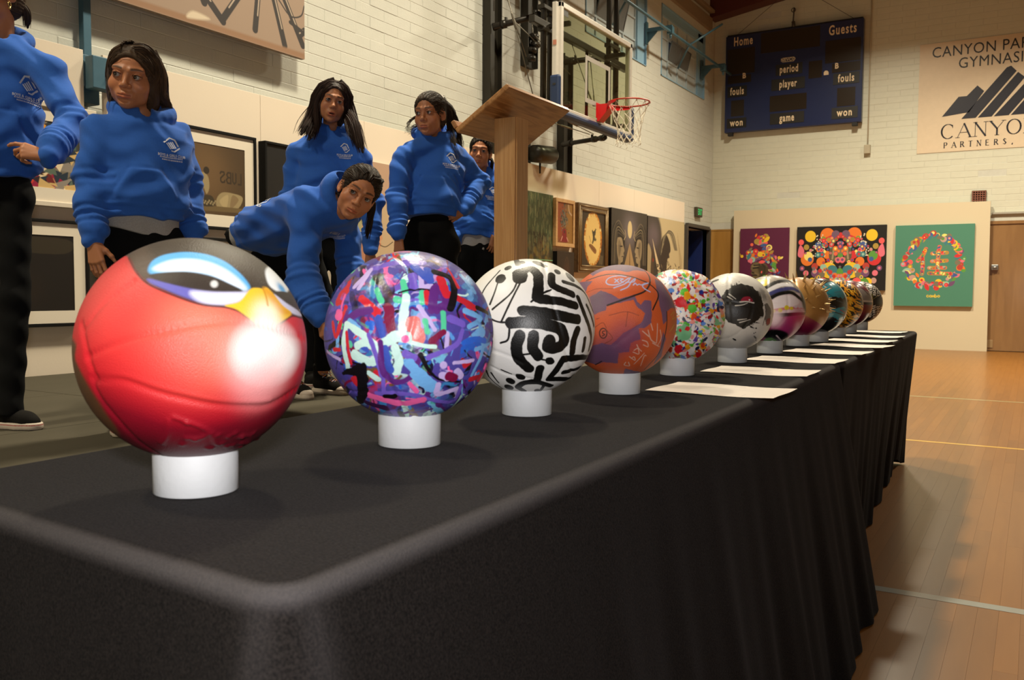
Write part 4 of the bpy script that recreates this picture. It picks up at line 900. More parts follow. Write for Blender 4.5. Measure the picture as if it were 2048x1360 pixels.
for s in (1, -1):
    cv.poly([(s*.74, .80), (s*.78, .62), (s*.70, .58), (s*.66, .70)], pal[3]); cv.poly([(s*.06, .72), (s*.18, .74), (s*.20, .56), (s*.12, .48), (s*.07, .58)], G(96, 84, 64)); cv.stroke([(s*.12, .72), (s*.14, .55)], .03, G(160, 146, 112), soft=.01); cv.stroke([(s*.1, .98), (s*.28, .9)], .03, pal[0])
    cv.disc((s*.09, .97), .075, G(110, 84, 110)); cv.disc((s*.10, .22), .09, G(150, 130, 150)); cv.disc((s*.10, .22), .05, pal[8]); cv.disc((s*.10, .22), .022, pal[2])
    for k in range(46): p = np.array([s*rg.uniform(.28, .5), rg.uniform(.6, .98)]); cv.disc(p, .012, G(225, 215, 190)) if abs(p[0])+p[1]*.3 < .72 else None
cv.disc((0, .96), .03, pal[0], ry=.05); cv.disc((0, .82), .06, pal[3], ry=.035); cv.disc((0, .3), .06, pal[5], ry=.09); cv.disc((0, .60), .05, pal[5])
for _ in range(60):
    p = np.array([abs(rg.normal(.0, .28)), rg.uniform(.04, .95)]); r = rg.uniform(.018, .05); c = pal[rg.integers(15)]; c2 = pal[rg.integers(15)]
    for s in (1, -1): cv.disc((s*p[0], p[1]), r, c); cv.disc((s*p[0], p[1]), r*.5, c2)
canvas_far('wide black canvas of mirrored coloured discs and petals', -3.70, -2.215, .98, 2.10, cv, mat('black canvas side', (.012, .01, .01), .8))
teal = G(72, 130, 108); cv = Canvas(480, 540, (-.6, -.68, .6, .68), teal, 5); rg = np.random.default_rng(33)
for a in np.linspace(0, 2*math.pi, 120)[:-1]: petals(cv, rg, np.array([.405*math.cos(a), .08+.415*math.sin(a)])+rg.normal(0, .03, 2), .048, pal)
for P in ([(-.12, .28), (-.16, .18), (-.24, .08)], [(-.17, .16), (-.16, 0), (-.17, -.14)], [(.09, .31), (.07, .22)], [(-.02, .2), (.2, .21)], [(.08, .22), (.06, .05)], [(-.02, .07), (.2, .08)], [(.07, .06), (.06, -.12)], [(-.06, -.04), (.18, -.04)], [(-.06, -.13), (.27, -.14)]):
    P = np.array(P, float); L = sum(np.linalg.norm(P[i+1]-P[i]) for i in range(len(P)-1))
    cv.stroke(P, .062, G(200, 120, 70))
    for t in np.linspace(0, 1, max(4, int(L/.018))): q = P[0]+(P[-1]-P[0])*t if len(P) == 2 else (P[0]*(1-t)**2+2*P[1]*t*(1-t)+P[2]*t*t); petals(cv, rg, q+rg.normal(0, .008, 2), .024, pal)
def sig(x, z, s, P): cv.stroke([(x+p[0]*s, z+p[1]*s) for p in P], .012, G(225, 190, 60))
c0 = -.53
for x, P in ((-.09, [(.9, .9), (.3, .9), (.1, .4), (.5, 0), (1, .2)]), (-.045, [(.5, 1), (0, .5), (.5, 0), (1, .5), (.5, 1)]), (-.005, [(0, 0), (.1, .9), (.5, .2), (.9, .9), (1.1, 0)]), (.04, [(0, 1.5), (0, 0), (.7, .1), (.8, .6), (.1, .7)]), (.08, [(.5, 1), (0, .5), (.5, 0), (1, .5), (.5, 1)])): sig(x, c0, .033, P)
canvas_far('teal canvas with a wreath of petals around a brushed character', -2.075, -.885, .725, 2.075, cv, mat('teal side', teal, .7))
# ------------------------------------------------------------------ tables under black cloths
TZ = .752; TAB = .0201
def tl(u, v, z): return (-.462+u-TAB*v - .0*v, .457+v+TAB*u+.10*(-u)*max(0, 1-v/2.0), z)
mcl, nt, bs = _new_mat('black fleece cloth'); N, Lk = nt.nodes, nt.links
tc = N.new('ShaderNodeTexCoord'); nz = N.new('ShaderNodeTexNoise'); nz.inputs['Scale'].default_value = 420; nz.inputs['Detail'].default_value = 4; Lk.new(tc.outputs['Object'], nz.inputs['Vector'])
cr = N.new('ShaderNodeValToRGB'); cr.color_ramp.elements[0].position = .35; cr.color_ramp.elements[0].color = (.0032, .0027, .0025, 1); cr.color_ramp.elements[1].position = .75; cr.color_ramp.elements[1].color = (.0165, .0135, .012, 1)
Lk.new(nz.outputs['Fac'], cr.inputs[0])
wr = N.new('ShaderNodeAttribute'); wr.attribute_name = 'paint'      # paler table edge and corner, painted in to imitate flash-lit rims
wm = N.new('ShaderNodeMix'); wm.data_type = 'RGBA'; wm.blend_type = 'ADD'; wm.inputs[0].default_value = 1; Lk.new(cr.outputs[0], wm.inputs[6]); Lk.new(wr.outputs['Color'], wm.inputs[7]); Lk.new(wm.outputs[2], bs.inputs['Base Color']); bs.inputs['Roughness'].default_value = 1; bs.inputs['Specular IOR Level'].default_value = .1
bs.inputs['Sheen Weight'].default_value = .02; bs.inputs['Sheen Roughness'].default_value = .3; bs.inputs['Sheen Tint'].default_value = (.9, .86, .88, 1)
bp = N.new('ShaderNodeBump'); bp.inputs['Strength'].default_value = .5; bp.inputs['Distance'].default_value = .002; Lk.new(nz.outputs['Fac'], bp.inputs['Height']); Lk.new(bp.outputs[0], bs.inputs['Normal'])
def cloth(label, v0, v1, top, flare, hem):
    WD = .640; rc = .045; P = []; Nn = []
    # outline, counter-clockwise from the near right corner, as (u, v) with outward normals
    def seg(a, b, n_, k): 
        for t in np.linspace(0, 1, k, endpoint=False): P.append((a[0]+(b[0]-a[0])*t, a[1]+(b[1]-a[1])*t)); Nn.append(n_)
    def arc(c, a0, k=9):
        for t in np.linspace(0, 1, k, endpoint=False): a = a0+t*math.pi/2; P.append((c[0]+rc*math.cos(a), c[1]+rc*math.sin(a))); Nn.append((math.cos(a), math.sin(a)))
    L = v1-v0
    arc((-rc, v0+rc), -math.pi/2); seg((0, v0+rc), (0, v1-rc), (1, 0), int(L/.022)); arc((-rc, v1-rc), 0); seg((-rc, v1), (-WD+rc, v1), (0, 1), 26)
    arc((-WD+rc, v1-rc), math.pi/2); seg((-WD, v1-rc), (-WD, v0+rc), (-1, 0), int(L/.03)); arc((-WD+rc, v0+rc), math.pi); seg((-WD+rc, v0), (-rc, v0), (0, -1), 44)
    P = np.array(P); Nn = np.array(Nn); n = len(P); s = np.concatenate([[0], np.cumsum(np.hypot(*np.diff(P, axis=0).T))])
    rows = [(-.042, top), (-.02, top)]
    r = .018
    for a in np.linspace(0, math.pi/2, 9): rows.append((-r+r*math.sin(a), top-r+r*math.cos(a)))
    for z in [top-r-.004]+list(np.linspace(top-r-.014, .006, 30)): rows.append((0, z))
    V = []
    for i, (off, z) in enumerate(rows):
        t = np.clip((top-r-z)/(top-r), 0, 1)
        o = np.full(n, off)
        if t > 0:
            fold = .011*np.sin(s*2*math.pi/.47+.6)+.007*np.sin(s*2*math.pi/.21+2)+.004*np.sin(s*2*math.pi/.113)
            o = o + t**1.15*fold*(1 if top > 0 else 1) + t*np.array([flare(p, q) for p, q in zip(P, Nn)])
            corner = (v0 < .1)*np.exp(-((np.hypot(P[:, 0], P[:, 1]-v0))/.075)**2); o = o + corner*(.012*math.sin(min(1, t*9)*1.57) + .05*t)
        zz = z if t < .97 else z + 0
        lift = np.array([hem(p) for p in P])*t**6
        for k in range(n): V.append(tl(P[k, 0]+Nn[k, 0]*o[k], P[k, 1]+Nn[k, 1]*o[k], zz+lift[k]))
    F = [(i*n+k, i*n+(k+1) % n, (i+1)*n+(k+1) % n, (i+1)*n+k) for i in range(len(rows)-1) for k in range(n)]
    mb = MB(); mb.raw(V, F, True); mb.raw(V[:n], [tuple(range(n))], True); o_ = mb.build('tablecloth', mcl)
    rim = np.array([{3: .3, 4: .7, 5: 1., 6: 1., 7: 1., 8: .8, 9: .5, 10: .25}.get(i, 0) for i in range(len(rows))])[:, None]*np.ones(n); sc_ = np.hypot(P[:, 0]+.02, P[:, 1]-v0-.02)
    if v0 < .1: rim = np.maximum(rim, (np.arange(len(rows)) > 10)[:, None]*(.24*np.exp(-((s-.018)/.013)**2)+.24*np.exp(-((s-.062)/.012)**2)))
    wv = np.concatenate([rim.ravel()*.040, np.zeros(n)]); a_ = o_.data.color_attributes.new('paint', 'FLOAT_COLOR', 'POINT'); a_.data.foreach_set('color', np.stack([wv, wv*.92, wv*.93, np.ones(len(wv))], 1).astype(np.float32).ravel())  # flash highlight on rim and corner folds stored as added colour
    return tag(o_, label, 'tablecloth')
sstep = lambda a, b, x: (lambda t: t*t*(3-2*t))(min(1, max(0, (x-a)/(b-a))))
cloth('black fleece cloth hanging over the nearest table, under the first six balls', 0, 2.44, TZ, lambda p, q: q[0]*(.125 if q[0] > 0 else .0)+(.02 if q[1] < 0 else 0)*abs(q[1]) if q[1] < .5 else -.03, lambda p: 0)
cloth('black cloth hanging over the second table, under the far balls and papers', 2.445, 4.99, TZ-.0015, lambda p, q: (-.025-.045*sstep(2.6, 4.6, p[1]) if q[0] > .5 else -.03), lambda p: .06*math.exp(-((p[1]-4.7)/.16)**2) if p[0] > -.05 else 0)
M_ply = mat('laminate table top', (.20, .14, .09), .5); M_leg = mat('grey table leg', (.10, .10, .10), .4, .4)
for v0, v1, lab in ((.03, 2.37, 'folding table hidden beneath the nearest black cloth'), (2.50, 4.95, 'folding table hidden beneath the far black cloth')):
    c = tl(-.32, (v0+v1)/2, 0); tb = empty('folding_table', c, lab, 'table'); o = np.array(c)
    ax = np.array([[1, TAB, 0], [-TAB, 1, 0], [0, 0, 1]])
    mb = MB(); mb.box(tl(-.32, (v0+v1)/2, TZ-.03), (.54, v1-v0-.04, .028), .004, ax); mb.build('tabletop', M_ply, tb, offset=o)
    for u in (-.12, -.52):
        for v in (v0+.30, v1-.30): mb = MB(); mb.tube([tl(u, v, 0), tl(u, v, TZ-.044)], .014, 8); mb.build('leg', M_leg, tb, offset=o)

# ------------------------------------------------------------------ sheets of paper
rg = np.random.default_rng(2)
cv = Canvas(240, 180, (0, 0, 1, .75), (.66, .585, .53), 2)
for k in range(9): cv.stroke([(.10, .60-.045*k), (.55+.3*rg.random(), .60-.045*k)], .006, (.35, .33, .33), smooth=False)
cv.stroke([(.1, .68), (.6, .68)], .014, (.25, .23, .23), smooth=False)
for x in (.3, .55, .75): cv.stroke([(x, .06), (x, .16)], .004, (.45, .43, .42), smooth=False)
M_paper = mat_painted('printed sheet', cv.a, .7)
names = ['nearest printed sheet of paper on the table, beside the orange ball', 'printed sheet beside the white ball with coloured dabs', 'printed sheet beside the white ball with a black painted eye', 'printed sheet beside the airbrushed magenta ball',
         'printed sheet beside the gold spiked ball', 'printed sheet beside the teal and black ball', 'printed sheet beside the black and yellow striped ball', 'farthest printed sheet, beside the black ball at the table end']
for (cx, cy, a), lab in zip(((-.592, 1.925, .0), (-.640, 2.435, .03), (-.652, 2.90, -.02), (-.643, 3.345, -.04), (-.632, 3.79, -.09), (-.668, 4.19, -.07), (-.686, 4.62, -.06), (-.735, 5.15, -.05)), names):
    k, z = math.cos(a), math.sin(a); V = []; F = []; n = 8
    for i in range(n+1):
        for j in range(7):
            x = (i/n-.5)*.279; y = (j/6-.5)*.212; V.append((cx+x*k-y*z, cy+x*z+y*k, TZ+.0022+.0035*max(0, abs(2*i/n-1)-.55)**2+.001*math.sin(7*i/n+j)))
    F = [(i*7+j, (i+1)*7+j, (i+1)*7+j+1, i*7+j+1) for i in range(n) for j in range(6)]
    o = grid_mesh('paper_sheet', V, F, M_paper, None, True, uv=[(i/n, j/6) for i in range(n+1) for j in range(7)]); tag(o, lab, 'paper', 'paper sheets on the table')

# ------------------------------------------------------------------ painted basketballs on white pipe rings
BR = .11935
_ico = {}
def ico(level):
    if level not in _ico:
        bm = bmesh.new(); bmesh.ops.create_icosphere(bm, subdivisions=level, radius=1); bm.verts.index_update()
        _ico[level] = (np.array([v.co[:] for v in bm.verts]), np.array([[v.index for v in f.verts] for f in bm.faces])); bm.free()
    return _ico[level]
class BallArt:
    """Painting in ball coordinates: (0,0) is the middle of the displayed face, 1 its rim."""
    def __init__(s, C, size, base, seed=1):
        s.C = np.array(C); d = EYE-s.C; s.d = np.linalg.norm(d); s.v = d/s.d; s.r = RIGHT-s.v*(RIGHT@s.v); s.r /= np.linalg.norm(s.r); s.u = np.cross(s.v, s.r)
        th = np.linspace(0, math.acos(BR/s.d), 200); q = np.sin(th)/(s.d-BR*np.cos(th)); s.tab = (q/q[-1], th)
        s.cv = Canvas(size, size, (-1, -1, 1, 1), base, seed); s.cv.map = s.map; s.cv.ws = .345; s.cv.flat = False
    def theta(s, rho): return np.where(rho <= 1, np.interp(rho, *s.tab), s.tab[1][-1]+(rho-1)*1.3)
    def map(s, P):
        P = np.asarray(P, float); rho = np.hypot(P[:, 0], P[:, 1])+1e-9; return P/rho[:, None]*(s.theta(rho)/math.pi)[:, None]
    def dirs(s, P):
        P = np.asarray(P, float); rho = np.hypot(P[:, 0], P[:, 1])+1e-9; th = s.theta(rho); e = P/rho[:, None]
        return np.cos(th)[:, None]*s.v + np.sin(th)[:, None]*(e[:, :1]*s.r+e[:, 1:]*s.u)
    def mesh(s, name, level, material, grooves=(), circles=(), ribs=(), depth=.0016, width=.0034, lump=0., parent=None):
        n, F = ico(level); disp = np.zeros(len(n))
        for kind, a, al in circles:
            a = np.array(a, float); a /= np.linalg.norm(a); dd = np.abs(np.arcsin(np.clip(n@a, -1, 1))-al)*BR; disp -= depth*np.exp(-(dd/width)**2)
        for G_, dp, wd in grooves:
            q = s.dirs(spline(G_, 8)); md = np.zeros(len(n))-1
            for k in range(len(q)): md = np.maximum(md, n@q[k])
            dd = np.arccos(np.clip(md, -1, 1))*BR; disp += dp*np.exp(-(dd/wd)**2)
        if lump:
            r_ = np.random.default_rng(5)
            for _ in range(10): w_ = r_.normal(0, 1, 3)*14; disp += lump*np.sin(n@w_+r_.random()*6)/3.2
        V = n*(BR+disp)[:, None]
        c = n@s.v; th = np.arccos(np.clip(c, -1, 1)); x = n@s.r; y = n@s.u; h = np.hypot(x, y)+1e-9
        uv = .5+.5*np.stack([x/h, y/h], 1)*(th/math.pi)[:, None]
        o = grid_mesh(name, V, F, material, parent, True, uv=uv); o.location = s.C; return o
SEAMS = lambda ax1, ax2, ax3: [('c', ax1, 0), ('c', ax2, 0), ('c', ax3, .62), ('c', ax3, -.62)]
M_pvc = mat('white pvc pipe', (.58, .595, .61), .6, var=.03, scale=14, bump=.15, bscale=150)
def px(Z, cx, cy, rx, ry): 
    ox, oy, sc = Z
    return lambda *P: [((ox+x/sc-cx)/rx, (cy-oy-y/sc)/ry) for x, y in P]
BALLS = [(-.786, .655, .907), (-.765, 1.013, .911), (-.775, 1.371, .910), (-.766, 1.76, .910), (-.803, 2.22, .908), (-.802, 2.708, .909), (-.807, 3.176, .908), (-.819, 3.66, .908), (-.811, 4.004, .907), (-.825, 4.494, .907), (-.845, 4.917, .906), (-.86, 5.434-.06, .907)]
BALLS = [(x, y, .9085) for x, y, z in BALLS]
PROF = [(.0375, .002), (.0385, 0), (.0437, 0), (.0445, .0008), (.0445, .0462), (.0440, .047), (.0385, .047), (.0375, .0462), (.0375, .002)]
ringname = ['red bird-face ball', 'purple and blue brushstroke ball', 'black on white brushstroke ball', 'orange signed ball', 'white ball with coloured dabs', 'white ball with a black painted eye', 'airbrushed magenta and white ball', 'gold spiked ball', 'teal and black ball', 'black and yellow striped ball', 'maroon and grey ball', 'black ball with white marks']
for (x, y, z), nm in zip(BALLS, ringname):
    mb = MB(); mb.lathe((0, 0, 0), PROF, 48); o = mb.build('pipe_ring', M_pvc); o.location = (x, y, TZ+.0012); tag(o, 'short white plastic pipe ring holding up the '+nm, 'pipe ring', 'white pipe rings on the table')
S_ = srgb

# --- 1: bird face
A = BallArt(BALLS[0], 1024, S_(196, 22, 38), 11); c = A.cv; c.ws = .345; Z = px((100, 440, 2.345), 379, 700, 234.5, 222.5)
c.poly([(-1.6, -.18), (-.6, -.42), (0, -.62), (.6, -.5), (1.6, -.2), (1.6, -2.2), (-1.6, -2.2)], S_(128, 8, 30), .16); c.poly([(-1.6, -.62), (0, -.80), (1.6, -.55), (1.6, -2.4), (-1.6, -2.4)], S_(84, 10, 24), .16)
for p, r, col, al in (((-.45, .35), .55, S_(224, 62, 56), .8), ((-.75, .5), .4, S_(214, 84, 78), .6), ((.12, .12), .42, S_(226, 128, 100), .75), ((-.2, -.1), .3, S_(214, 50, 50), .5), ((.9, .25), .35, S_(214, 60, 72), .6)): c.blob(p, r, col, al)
c.poly([(-1.04, .1), (-.97, -.1), (-.88, -.3), (-.74, -.55), (-.6, -.8), (-.5, -1.3), (-1.5, -1.4), (-1.8, .1)], S_(88, 58, 34), .03)
c.poly(Z((352, 190), (385, 250), (450, 312), (600, 374), (700, 402), (800, 410), (900, 400), (960, 440), (1060, 440), (1175, 462))+[(1.35, .1), (1.6, .8), (.9, 1.6), (-.2, 1.7), (-.75, 1.0)], S_(62, 53, 45), .012)
c.poly(Z((352, 190), (392, 262), (455, 318), (455, 200), (420, 130)), S_(96, 78, 66), .05, alpha=.5)
E1 = Z((440, 240), (462, 200), (520, 170), (620, 155), (720, 165), (800, 195), (862, 240), (905, 285), (922, 318), (900, 332), (860, 325), (800, 295), (720, 264), (620, 252), (540, 256), (480, 266), (450, 262))
c.poly(E1, S_(90, 170, 226), .012); c.poly(Z((466, 238), (540, 200), (640, 190), (730, 205), (810, 240), (870, 285), (900, 322), (860, 320), (800, 290), (720, 256), (620, 246), (540, 250)), S_(244, 248, 250), .03)
c.poly(Z((440, 285), (520, 300), (640, 326), (740, 337), (860, 336), (916, 336), (906, 360), (862, 390), (780, 403), (700, 396), (600, 366), (500, 326), (450, 305)), S_(98, 94, 170), .012)
c.poly(Z((640, 345), (740, 345), (870, 340), (912, 340), (900, 362), (860, 388), (780, 400), (690, 388)), S_(236, 236, 244), .03)
c.poly(Z((450, 266), (540, 252), (640, 250), (740, 268), (820, 300), (884, 332), (830, 337), (740, 337), (640, 326), (540, 306), (470, 286)), S_(56, 48, 42), .008)
c.disc(Z((748, 303))[0], .032, S_(206, 204, 200), .01)
c.poly(Z((995, 240), (1012, 214), (1046, 235), (1086, 280), (1112, 322), (1082, 340), (1042, 326), (1010, 296)), S_(240, 246, 250), .015); c.blob(Z((1078, 318))[0], .07, S_(80, 165, 225)); c.poly(Z((1045, 338), (1100, 335), (1152, 380), (1168, 424), (1110, 388)), S_(52, 46, 42), .01)
c.poly(Z((1040, 346), (1100, 388), (1158, 424), (1176, 452), (1122, 434), (1070, 392)), S_(206, 206, 232), .012)
for P in (Z((352, 190), (392, 262), (455, 318), (600, 376), (700, 404), (800, 412), (862, 428)), Z((862, 428), (930, 472), (1000, 508), (1062, 492), (1128, 452), (1176, 462))): c.stroke(P, .016, S_(60, 18, 22), soft=.008)
c.poly(Z((800, 404), (870, 384), (920, 325), (960, 317), (985, 322), (1002, 315), (1032, 342), (1080, 400), (1126, 440), (1062, 486), (1010, 508), (960, 490), (900, 452), (850, 420)), S_(238, 192, 44), .008)
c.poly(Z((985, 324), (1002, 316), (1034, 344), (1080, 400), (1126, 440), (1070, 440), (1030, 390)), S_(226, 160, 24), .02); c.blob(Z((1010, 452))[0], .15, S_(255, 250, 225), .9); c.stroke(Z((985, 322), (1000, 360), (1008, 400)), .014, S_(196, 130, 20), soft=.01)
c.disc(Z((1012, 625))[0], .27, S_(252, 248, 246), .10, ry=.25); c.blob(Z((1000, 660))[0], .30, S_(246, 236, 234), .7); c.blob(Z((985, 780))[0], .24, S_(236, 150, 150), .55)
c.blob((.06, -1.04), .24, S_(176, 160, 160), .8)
g = []
W_ = lambda P, d=-.0019, w=.0036: g.append((P, d, w))
for off in (-.0, ): 
    W_(Z((168, 648), (300, 590), (450, 545), (700, 492), (900, 478), (1080, 520), (1190, 560))); W_(Z((205, 748), (330, 758), (480, 812), (620, 850), (750, 878), (900, 892), (1020, 884), (1168, 800)), -.0024, .0042)
    W_(Z((145, 500), (160, 580), (178, 660), (208, 752)), -.0022, .004); W_(Z((190, 745), (225, 830), (300, 930), (400, 1040), (520, 1120)), -.002, .0036); W_(Z((160, 520), (240, 410), (372, 300)), -.0014, .003)
    W_(Z((205, 748), (330, 738), (480, 790), (620, 828), (750, 856), (900, 868), (1020, 860)), .0010, .003)
for P in (((540, 945), (530, 1010), (505, 1050)), ((560, 930), (640, 960), (720, 1000), (690, 1030), (620, 1030)), ((620, 960), (600, 1060)), ((660, 1040), (720, 1080)), ((740, 1010), (760, 1060), (790, 1060)), ((770, 1020), (740, 1080)), ((820, 1030), (812, 1075)), ((850, 1015), (840, 1070)), ((880, 1030), (920, 1030), (915, 1060), (880, 1062)), ((880, 1030), (876, 1080)), ((940, 1015), (960, 1050))): g.append((Z(*P), .0019, .0028))
b1 = A.mesh('painted_basketball', 7, mat_painted('bird ball paint', c.a, .46, .32, 800, True, spec=.32), g); tag(b1, 'red painted ball with half-closed bird eyes and yellow beak, nearest on the table', 'basketball')

# --- 2: brushstrokes
pal2 = [S_(*q) for q in ((112, 88, 190), (92, 40, 120), (60, 84, 180), (110, 170, 226), (190, 170, 224), (200, 36, 52), (120, 14, 60), (80, 196, 150), (196, 232, 224), (16, 12, 18), (232, 96, 160), (40, 96, 200), (120, 90, 60), (88, 150, 220), (22, 22, 52), (60, 130, 190), (24, 20, 30), (120, 190, 230))]
A = BallArt(BALLS[1], 1024, S_(74, 66, 150), 21); c = A.cv; rg = np.random.default_rng(77); Z = px((600, 480, 3.675), 817.5, 666, 169.5, 169)
for k in range(1000):
    p = rg.uniform(-1.5, 1.5, 2); a = rg.random()*6.3; L = rg.uniform(.10, .30) if k < 250 else rg.uniform(.04, .22); wd = rg.uniform(.08, .2) if k < 250 else (rg.uniform(.03, .09) if k < 600 else rg.uniform(.010, .035)); q = [p, p+L*.5*np.array([math.cos(a), math.sin(a)])+rg.normal(0, .03, 2), p+L*np.array([math.cos(a+.4), math.sin(a+.4)])]
    c.stroke(q, wd, np.array(pal2[rg.integers(len(pal2))])*rg.uniform(.8, 1.15), rag=.7, soft=.004, dry=.5 if k % 2 == 0 else 0, taper=.4)
PU, VI, BL, SK, LA, RD, MR, MG_, MI, BK, PK, BB, BR_, SB = pal2[:14]
T = lambda w, col, *P, **k: c.stroke(Z(*P), w, col, rag=k.pop('rag', .4), **k)
T(.10, PU, (520, 200), (700, 150), (900, 150)); T(.07, LA, (890, 190), (890, 320), (960, 320)); T(.10, BL, (840, 180), (920, 260)); T(.10, BL, (930, 200), (950, 280)); T(.07, LA, (400, 330), (520, 200), (430, 340)); T(.10, BR_, (560, 240), (610, 330), (650, 420), dry=.5); T(.12, BK, (560, 250), (640, 320), (640, 420), dry=.6); T(.08, BK, (380, 380), (400, 500), dry=.3)
T(.09, RD, (450, 410), (560, 520)); T(.07, MG_, (560, 350), (590, 430)); T(.07, MG_, (755, 290), (770, 420), (700, 420)); T(.02, BK, (720, 372), (800, 350), (900, 345), (1000, 358)); T(.06, MG_, (890, 370), (895, 440)); T(.06, RD, (925, 370), (930, 440)); T(.11, PU, (820, 250), (830, 310)); T(.10, VI, (960, 500), (1000, 330), (1070, 440), (1000, 500))
T(.11, RD, (1030, 270), (1070, 380)); T(.08, RD, (1100, 380), (1280, 480)); T(.09, BK, (985, 215), (1100, 260), (1130, 360), (1105, 480), rag=.2); T(.06, RD, (330, 480), (265, 690), (240, 590)); T(.05, RD, (250, 790), (290, 790)); T(.03, PK, (330, 390), (300, 490)); c.disc(Z((283, 535))[0], .045, PK, ry=.07)
T(.09, VI, (330, 580), (420, 520), (500, 500)); T(.10, SK, (360, 590), (420, 640)); T(.08, BL, (570, 560), (600, 680)); T(.10, MR, (640, 480), (660, 640)); T(.09, MI, (775, 400), (750, 560), (745, 660)); T(.15, S_(214, 110, 104), (820, 600), (870, 700)); T(.05, LA, (870, 470), (985, 640)); T(.06, MG_, (915, 580), (930, 660)); T(.07, MG_, (1045, 520), (1050, 640))
T(.09, PU, (1100, 560), (1190, 600)); T(.06, SK, (1210, 500), (1330, 560), (1240, 620)); T(.06, SK, (1320, 600), (1340, 800), (1260, 980)); T(.05, SK, (1290, 790), (1400, 740)); T(.07, BB, (1200, 740), (1280, 715), (1360, 725)); T(.05, LA, (1080, 670), (1070, 770)); T(.06, PU, (1190, 650), (1140, 760), (940, 850)); T(.07, MR, (960, 730), (1050, 660))
T(.07, MI, (340, 600), (320, 760), (350, 920)); T(.08, MI, (340, 600), (460, 680), (540, 760), (560, 830)); T(.10, MI, (400, 830), (500, 880), (540, 870)); T(.08, MI, (420, 760), (470, 740), (520, 760)); T(.05, PU, (500, 680), (550, 820), (600, 1000), (610, 1100)); c.poly(Z((440, 780), (490, 770), (500, 815)), BL); T(.04, RD, (340, 660), (350, 780), (372, 890))
T(.11, MI, (620, 740), (700, 690), (780, 700)); T(.04, MI, (800, 735), (900, 760), (990, 770)); c.disc(Z((768, 712))[0], .048, PK); T(.09, MI, (690, 780), (720, 880), (700, 950)); T(.08, BL, (620, 780), (640, 900), (655, 940)); T(.065, VI, (588, 740), (590, 880), (620, 980), (700, 1030), (800, 1000), (850, 900), (870, 850)); T(.08, PU, (770, 820), (830, 850))
T(.05, BK, (880, 830), (940, 940), (1020, 1010), (1170, 1030), taper=.5); T(.04, BK, (790, 770), (850, 800), dry=.4); T(.06, MI, (500, 960), (570, 1010)); T(.16, SK, (860, 970), (960, 1060)); T(.11, SK, (800, 900), (830, 930)); T(.06, PK, (800, 1040), (850, 1100)); T(.07, LA, (1010, 1050), (1010, 1120), (1150, 1080)); T(.09, LA, (1040, 980), (1080, 1000)); c.disc(Z((1050, 905))[0], .045, LA); T(.08, LA, (1150, 950), (1180, 990))
T(.10, MR, (1090, 990), (1130, 1000)); T(.08, RD, (1250, 1010), (1340, 980)); T(.05, LA, (1130, 890), (1270, 870)); T(.06, PU, (560, 1110), (800, 1120), (1000, 1170), (1130, 1170), (1180, 1060)); T(.09, PK, (500, 1125), (620, 1160), (740, 1190), (900, 1160), rag=.2); c.poly(Z((310, 960), (470, 890), (490, 1000), (480, 1150), (420, 1180), (400, 1000)), BK, rag=.03); c.poly(Z((370, 1000), (410, 985), (415, 1060)), RD); T(.06, BK, (620, 1135), (690, 1135))
T(.10, S_(56, 20, 66), (490, 1180), (620, 1220)); T(.05, VI, (760, 1260), (960, 1230)); T(.04, RD, (1080, 190), (1160, 330)); T(.08, SK, (1180, 240), (1280, 360)); T(.06, BR_, (940, 130), (1040, 170), dry=.4); T(.05, PK, (700, 75), (800, 70)); T(.03, RD, (640, 140), (720, 90)); T(.06, BK, (1300, 480), (1380, 520)); T(.05, MI, (1180, 1140), (1080, 1260)); T(.05, LA, (200, 800), (290, 860))
b = A.mesh('painted_basketball', 7, mat_painted('brushstroke ball paint', c.a, .36, .6, 120), circles=SEAMS((1, .3, .2), (-.2, .4, 1), (.3, 1, -.3))); tag(b, 'ball covered in purple, blue and mint brushstrokes, second along the table', 'basketball')

# --- 3: black strokes on white
A = BallArt(BALLS[2], 1024, S_(232, 230, 226), 31); c = A.cv; Z = px((940, 500, 4.), 1055, 652, 135, 135); K = S_(12, 11, 10)
T = lambda w, *P, **k: c.stroke(Z(*P), 1.12*w/540, K, rag=k.pop('rag', .20), soft=.003, **k)
c.disc(Z((395, 205))[0], .115, K, rag=.03)
T(70, (400, 200), (440, 155), (500, 150), (545, 200), (548, 285), (540, 375)); T(62, (560, 390), (690, 400), (845, 440)); T(72, (420, 480), (600, 500), (860, 550)); T(76, (325, 578), (450, 572), (600, 588), (715, 625), (752, 690), (738, 755), (680, 782), (625, 768), (640, 722)); T(75, (395, 680), (372, 770), (390, 860), (470, 945)); T(68, (510, 680), (505, 780), (545, 850)); c.disc(Z((640, 885))[0], .07, K, ry=.058, rag=.02)
T(58, (655, 195), (660, 270), (720, 310), (820, 348)); T(36, (750, 250), (850, 285), (925, 350), (990, 500)); T(42, (865, 375), (905, 480), (950, 600), (970, 700), (952, 795)); T(34, (935, 440), (990, 600)); T(52, (862, 632), (832, 720), (820, 815)); T(40, (920, 708), (905, 800)); T(52, (945, 848), (745, 872), (690, 960), (630, 1030), (780, 1030), (870, 985), smooth=False); T(40, (750, 975), (880, 935)); T(60, (560, 945), (540, 1040)); T(50, (650, 1085), (540, 1055), (440, 1060), (385, 1095), (430, 1125)); T(30, (590, 1085), (560, 1125))
for q, a, b_, r_ in (((415, 97), 28, 13, 0), ((305, 140), 32, 15, .4), ((245, 225), 46, 34, .6), ((700, 172), 28, 17, -.5), ((405, 1010), 42, 22, -.3), ((325, 1045), 38, 22, -.4), ((310, 1095), 42, 18, -.3), ((560, 108), 64, 15, -.3), ((800, 215), 50, 16, -.8)): c.disc(Z(q)[0], a/540, K, ry=b_/540, rot=r_, rag=.015)
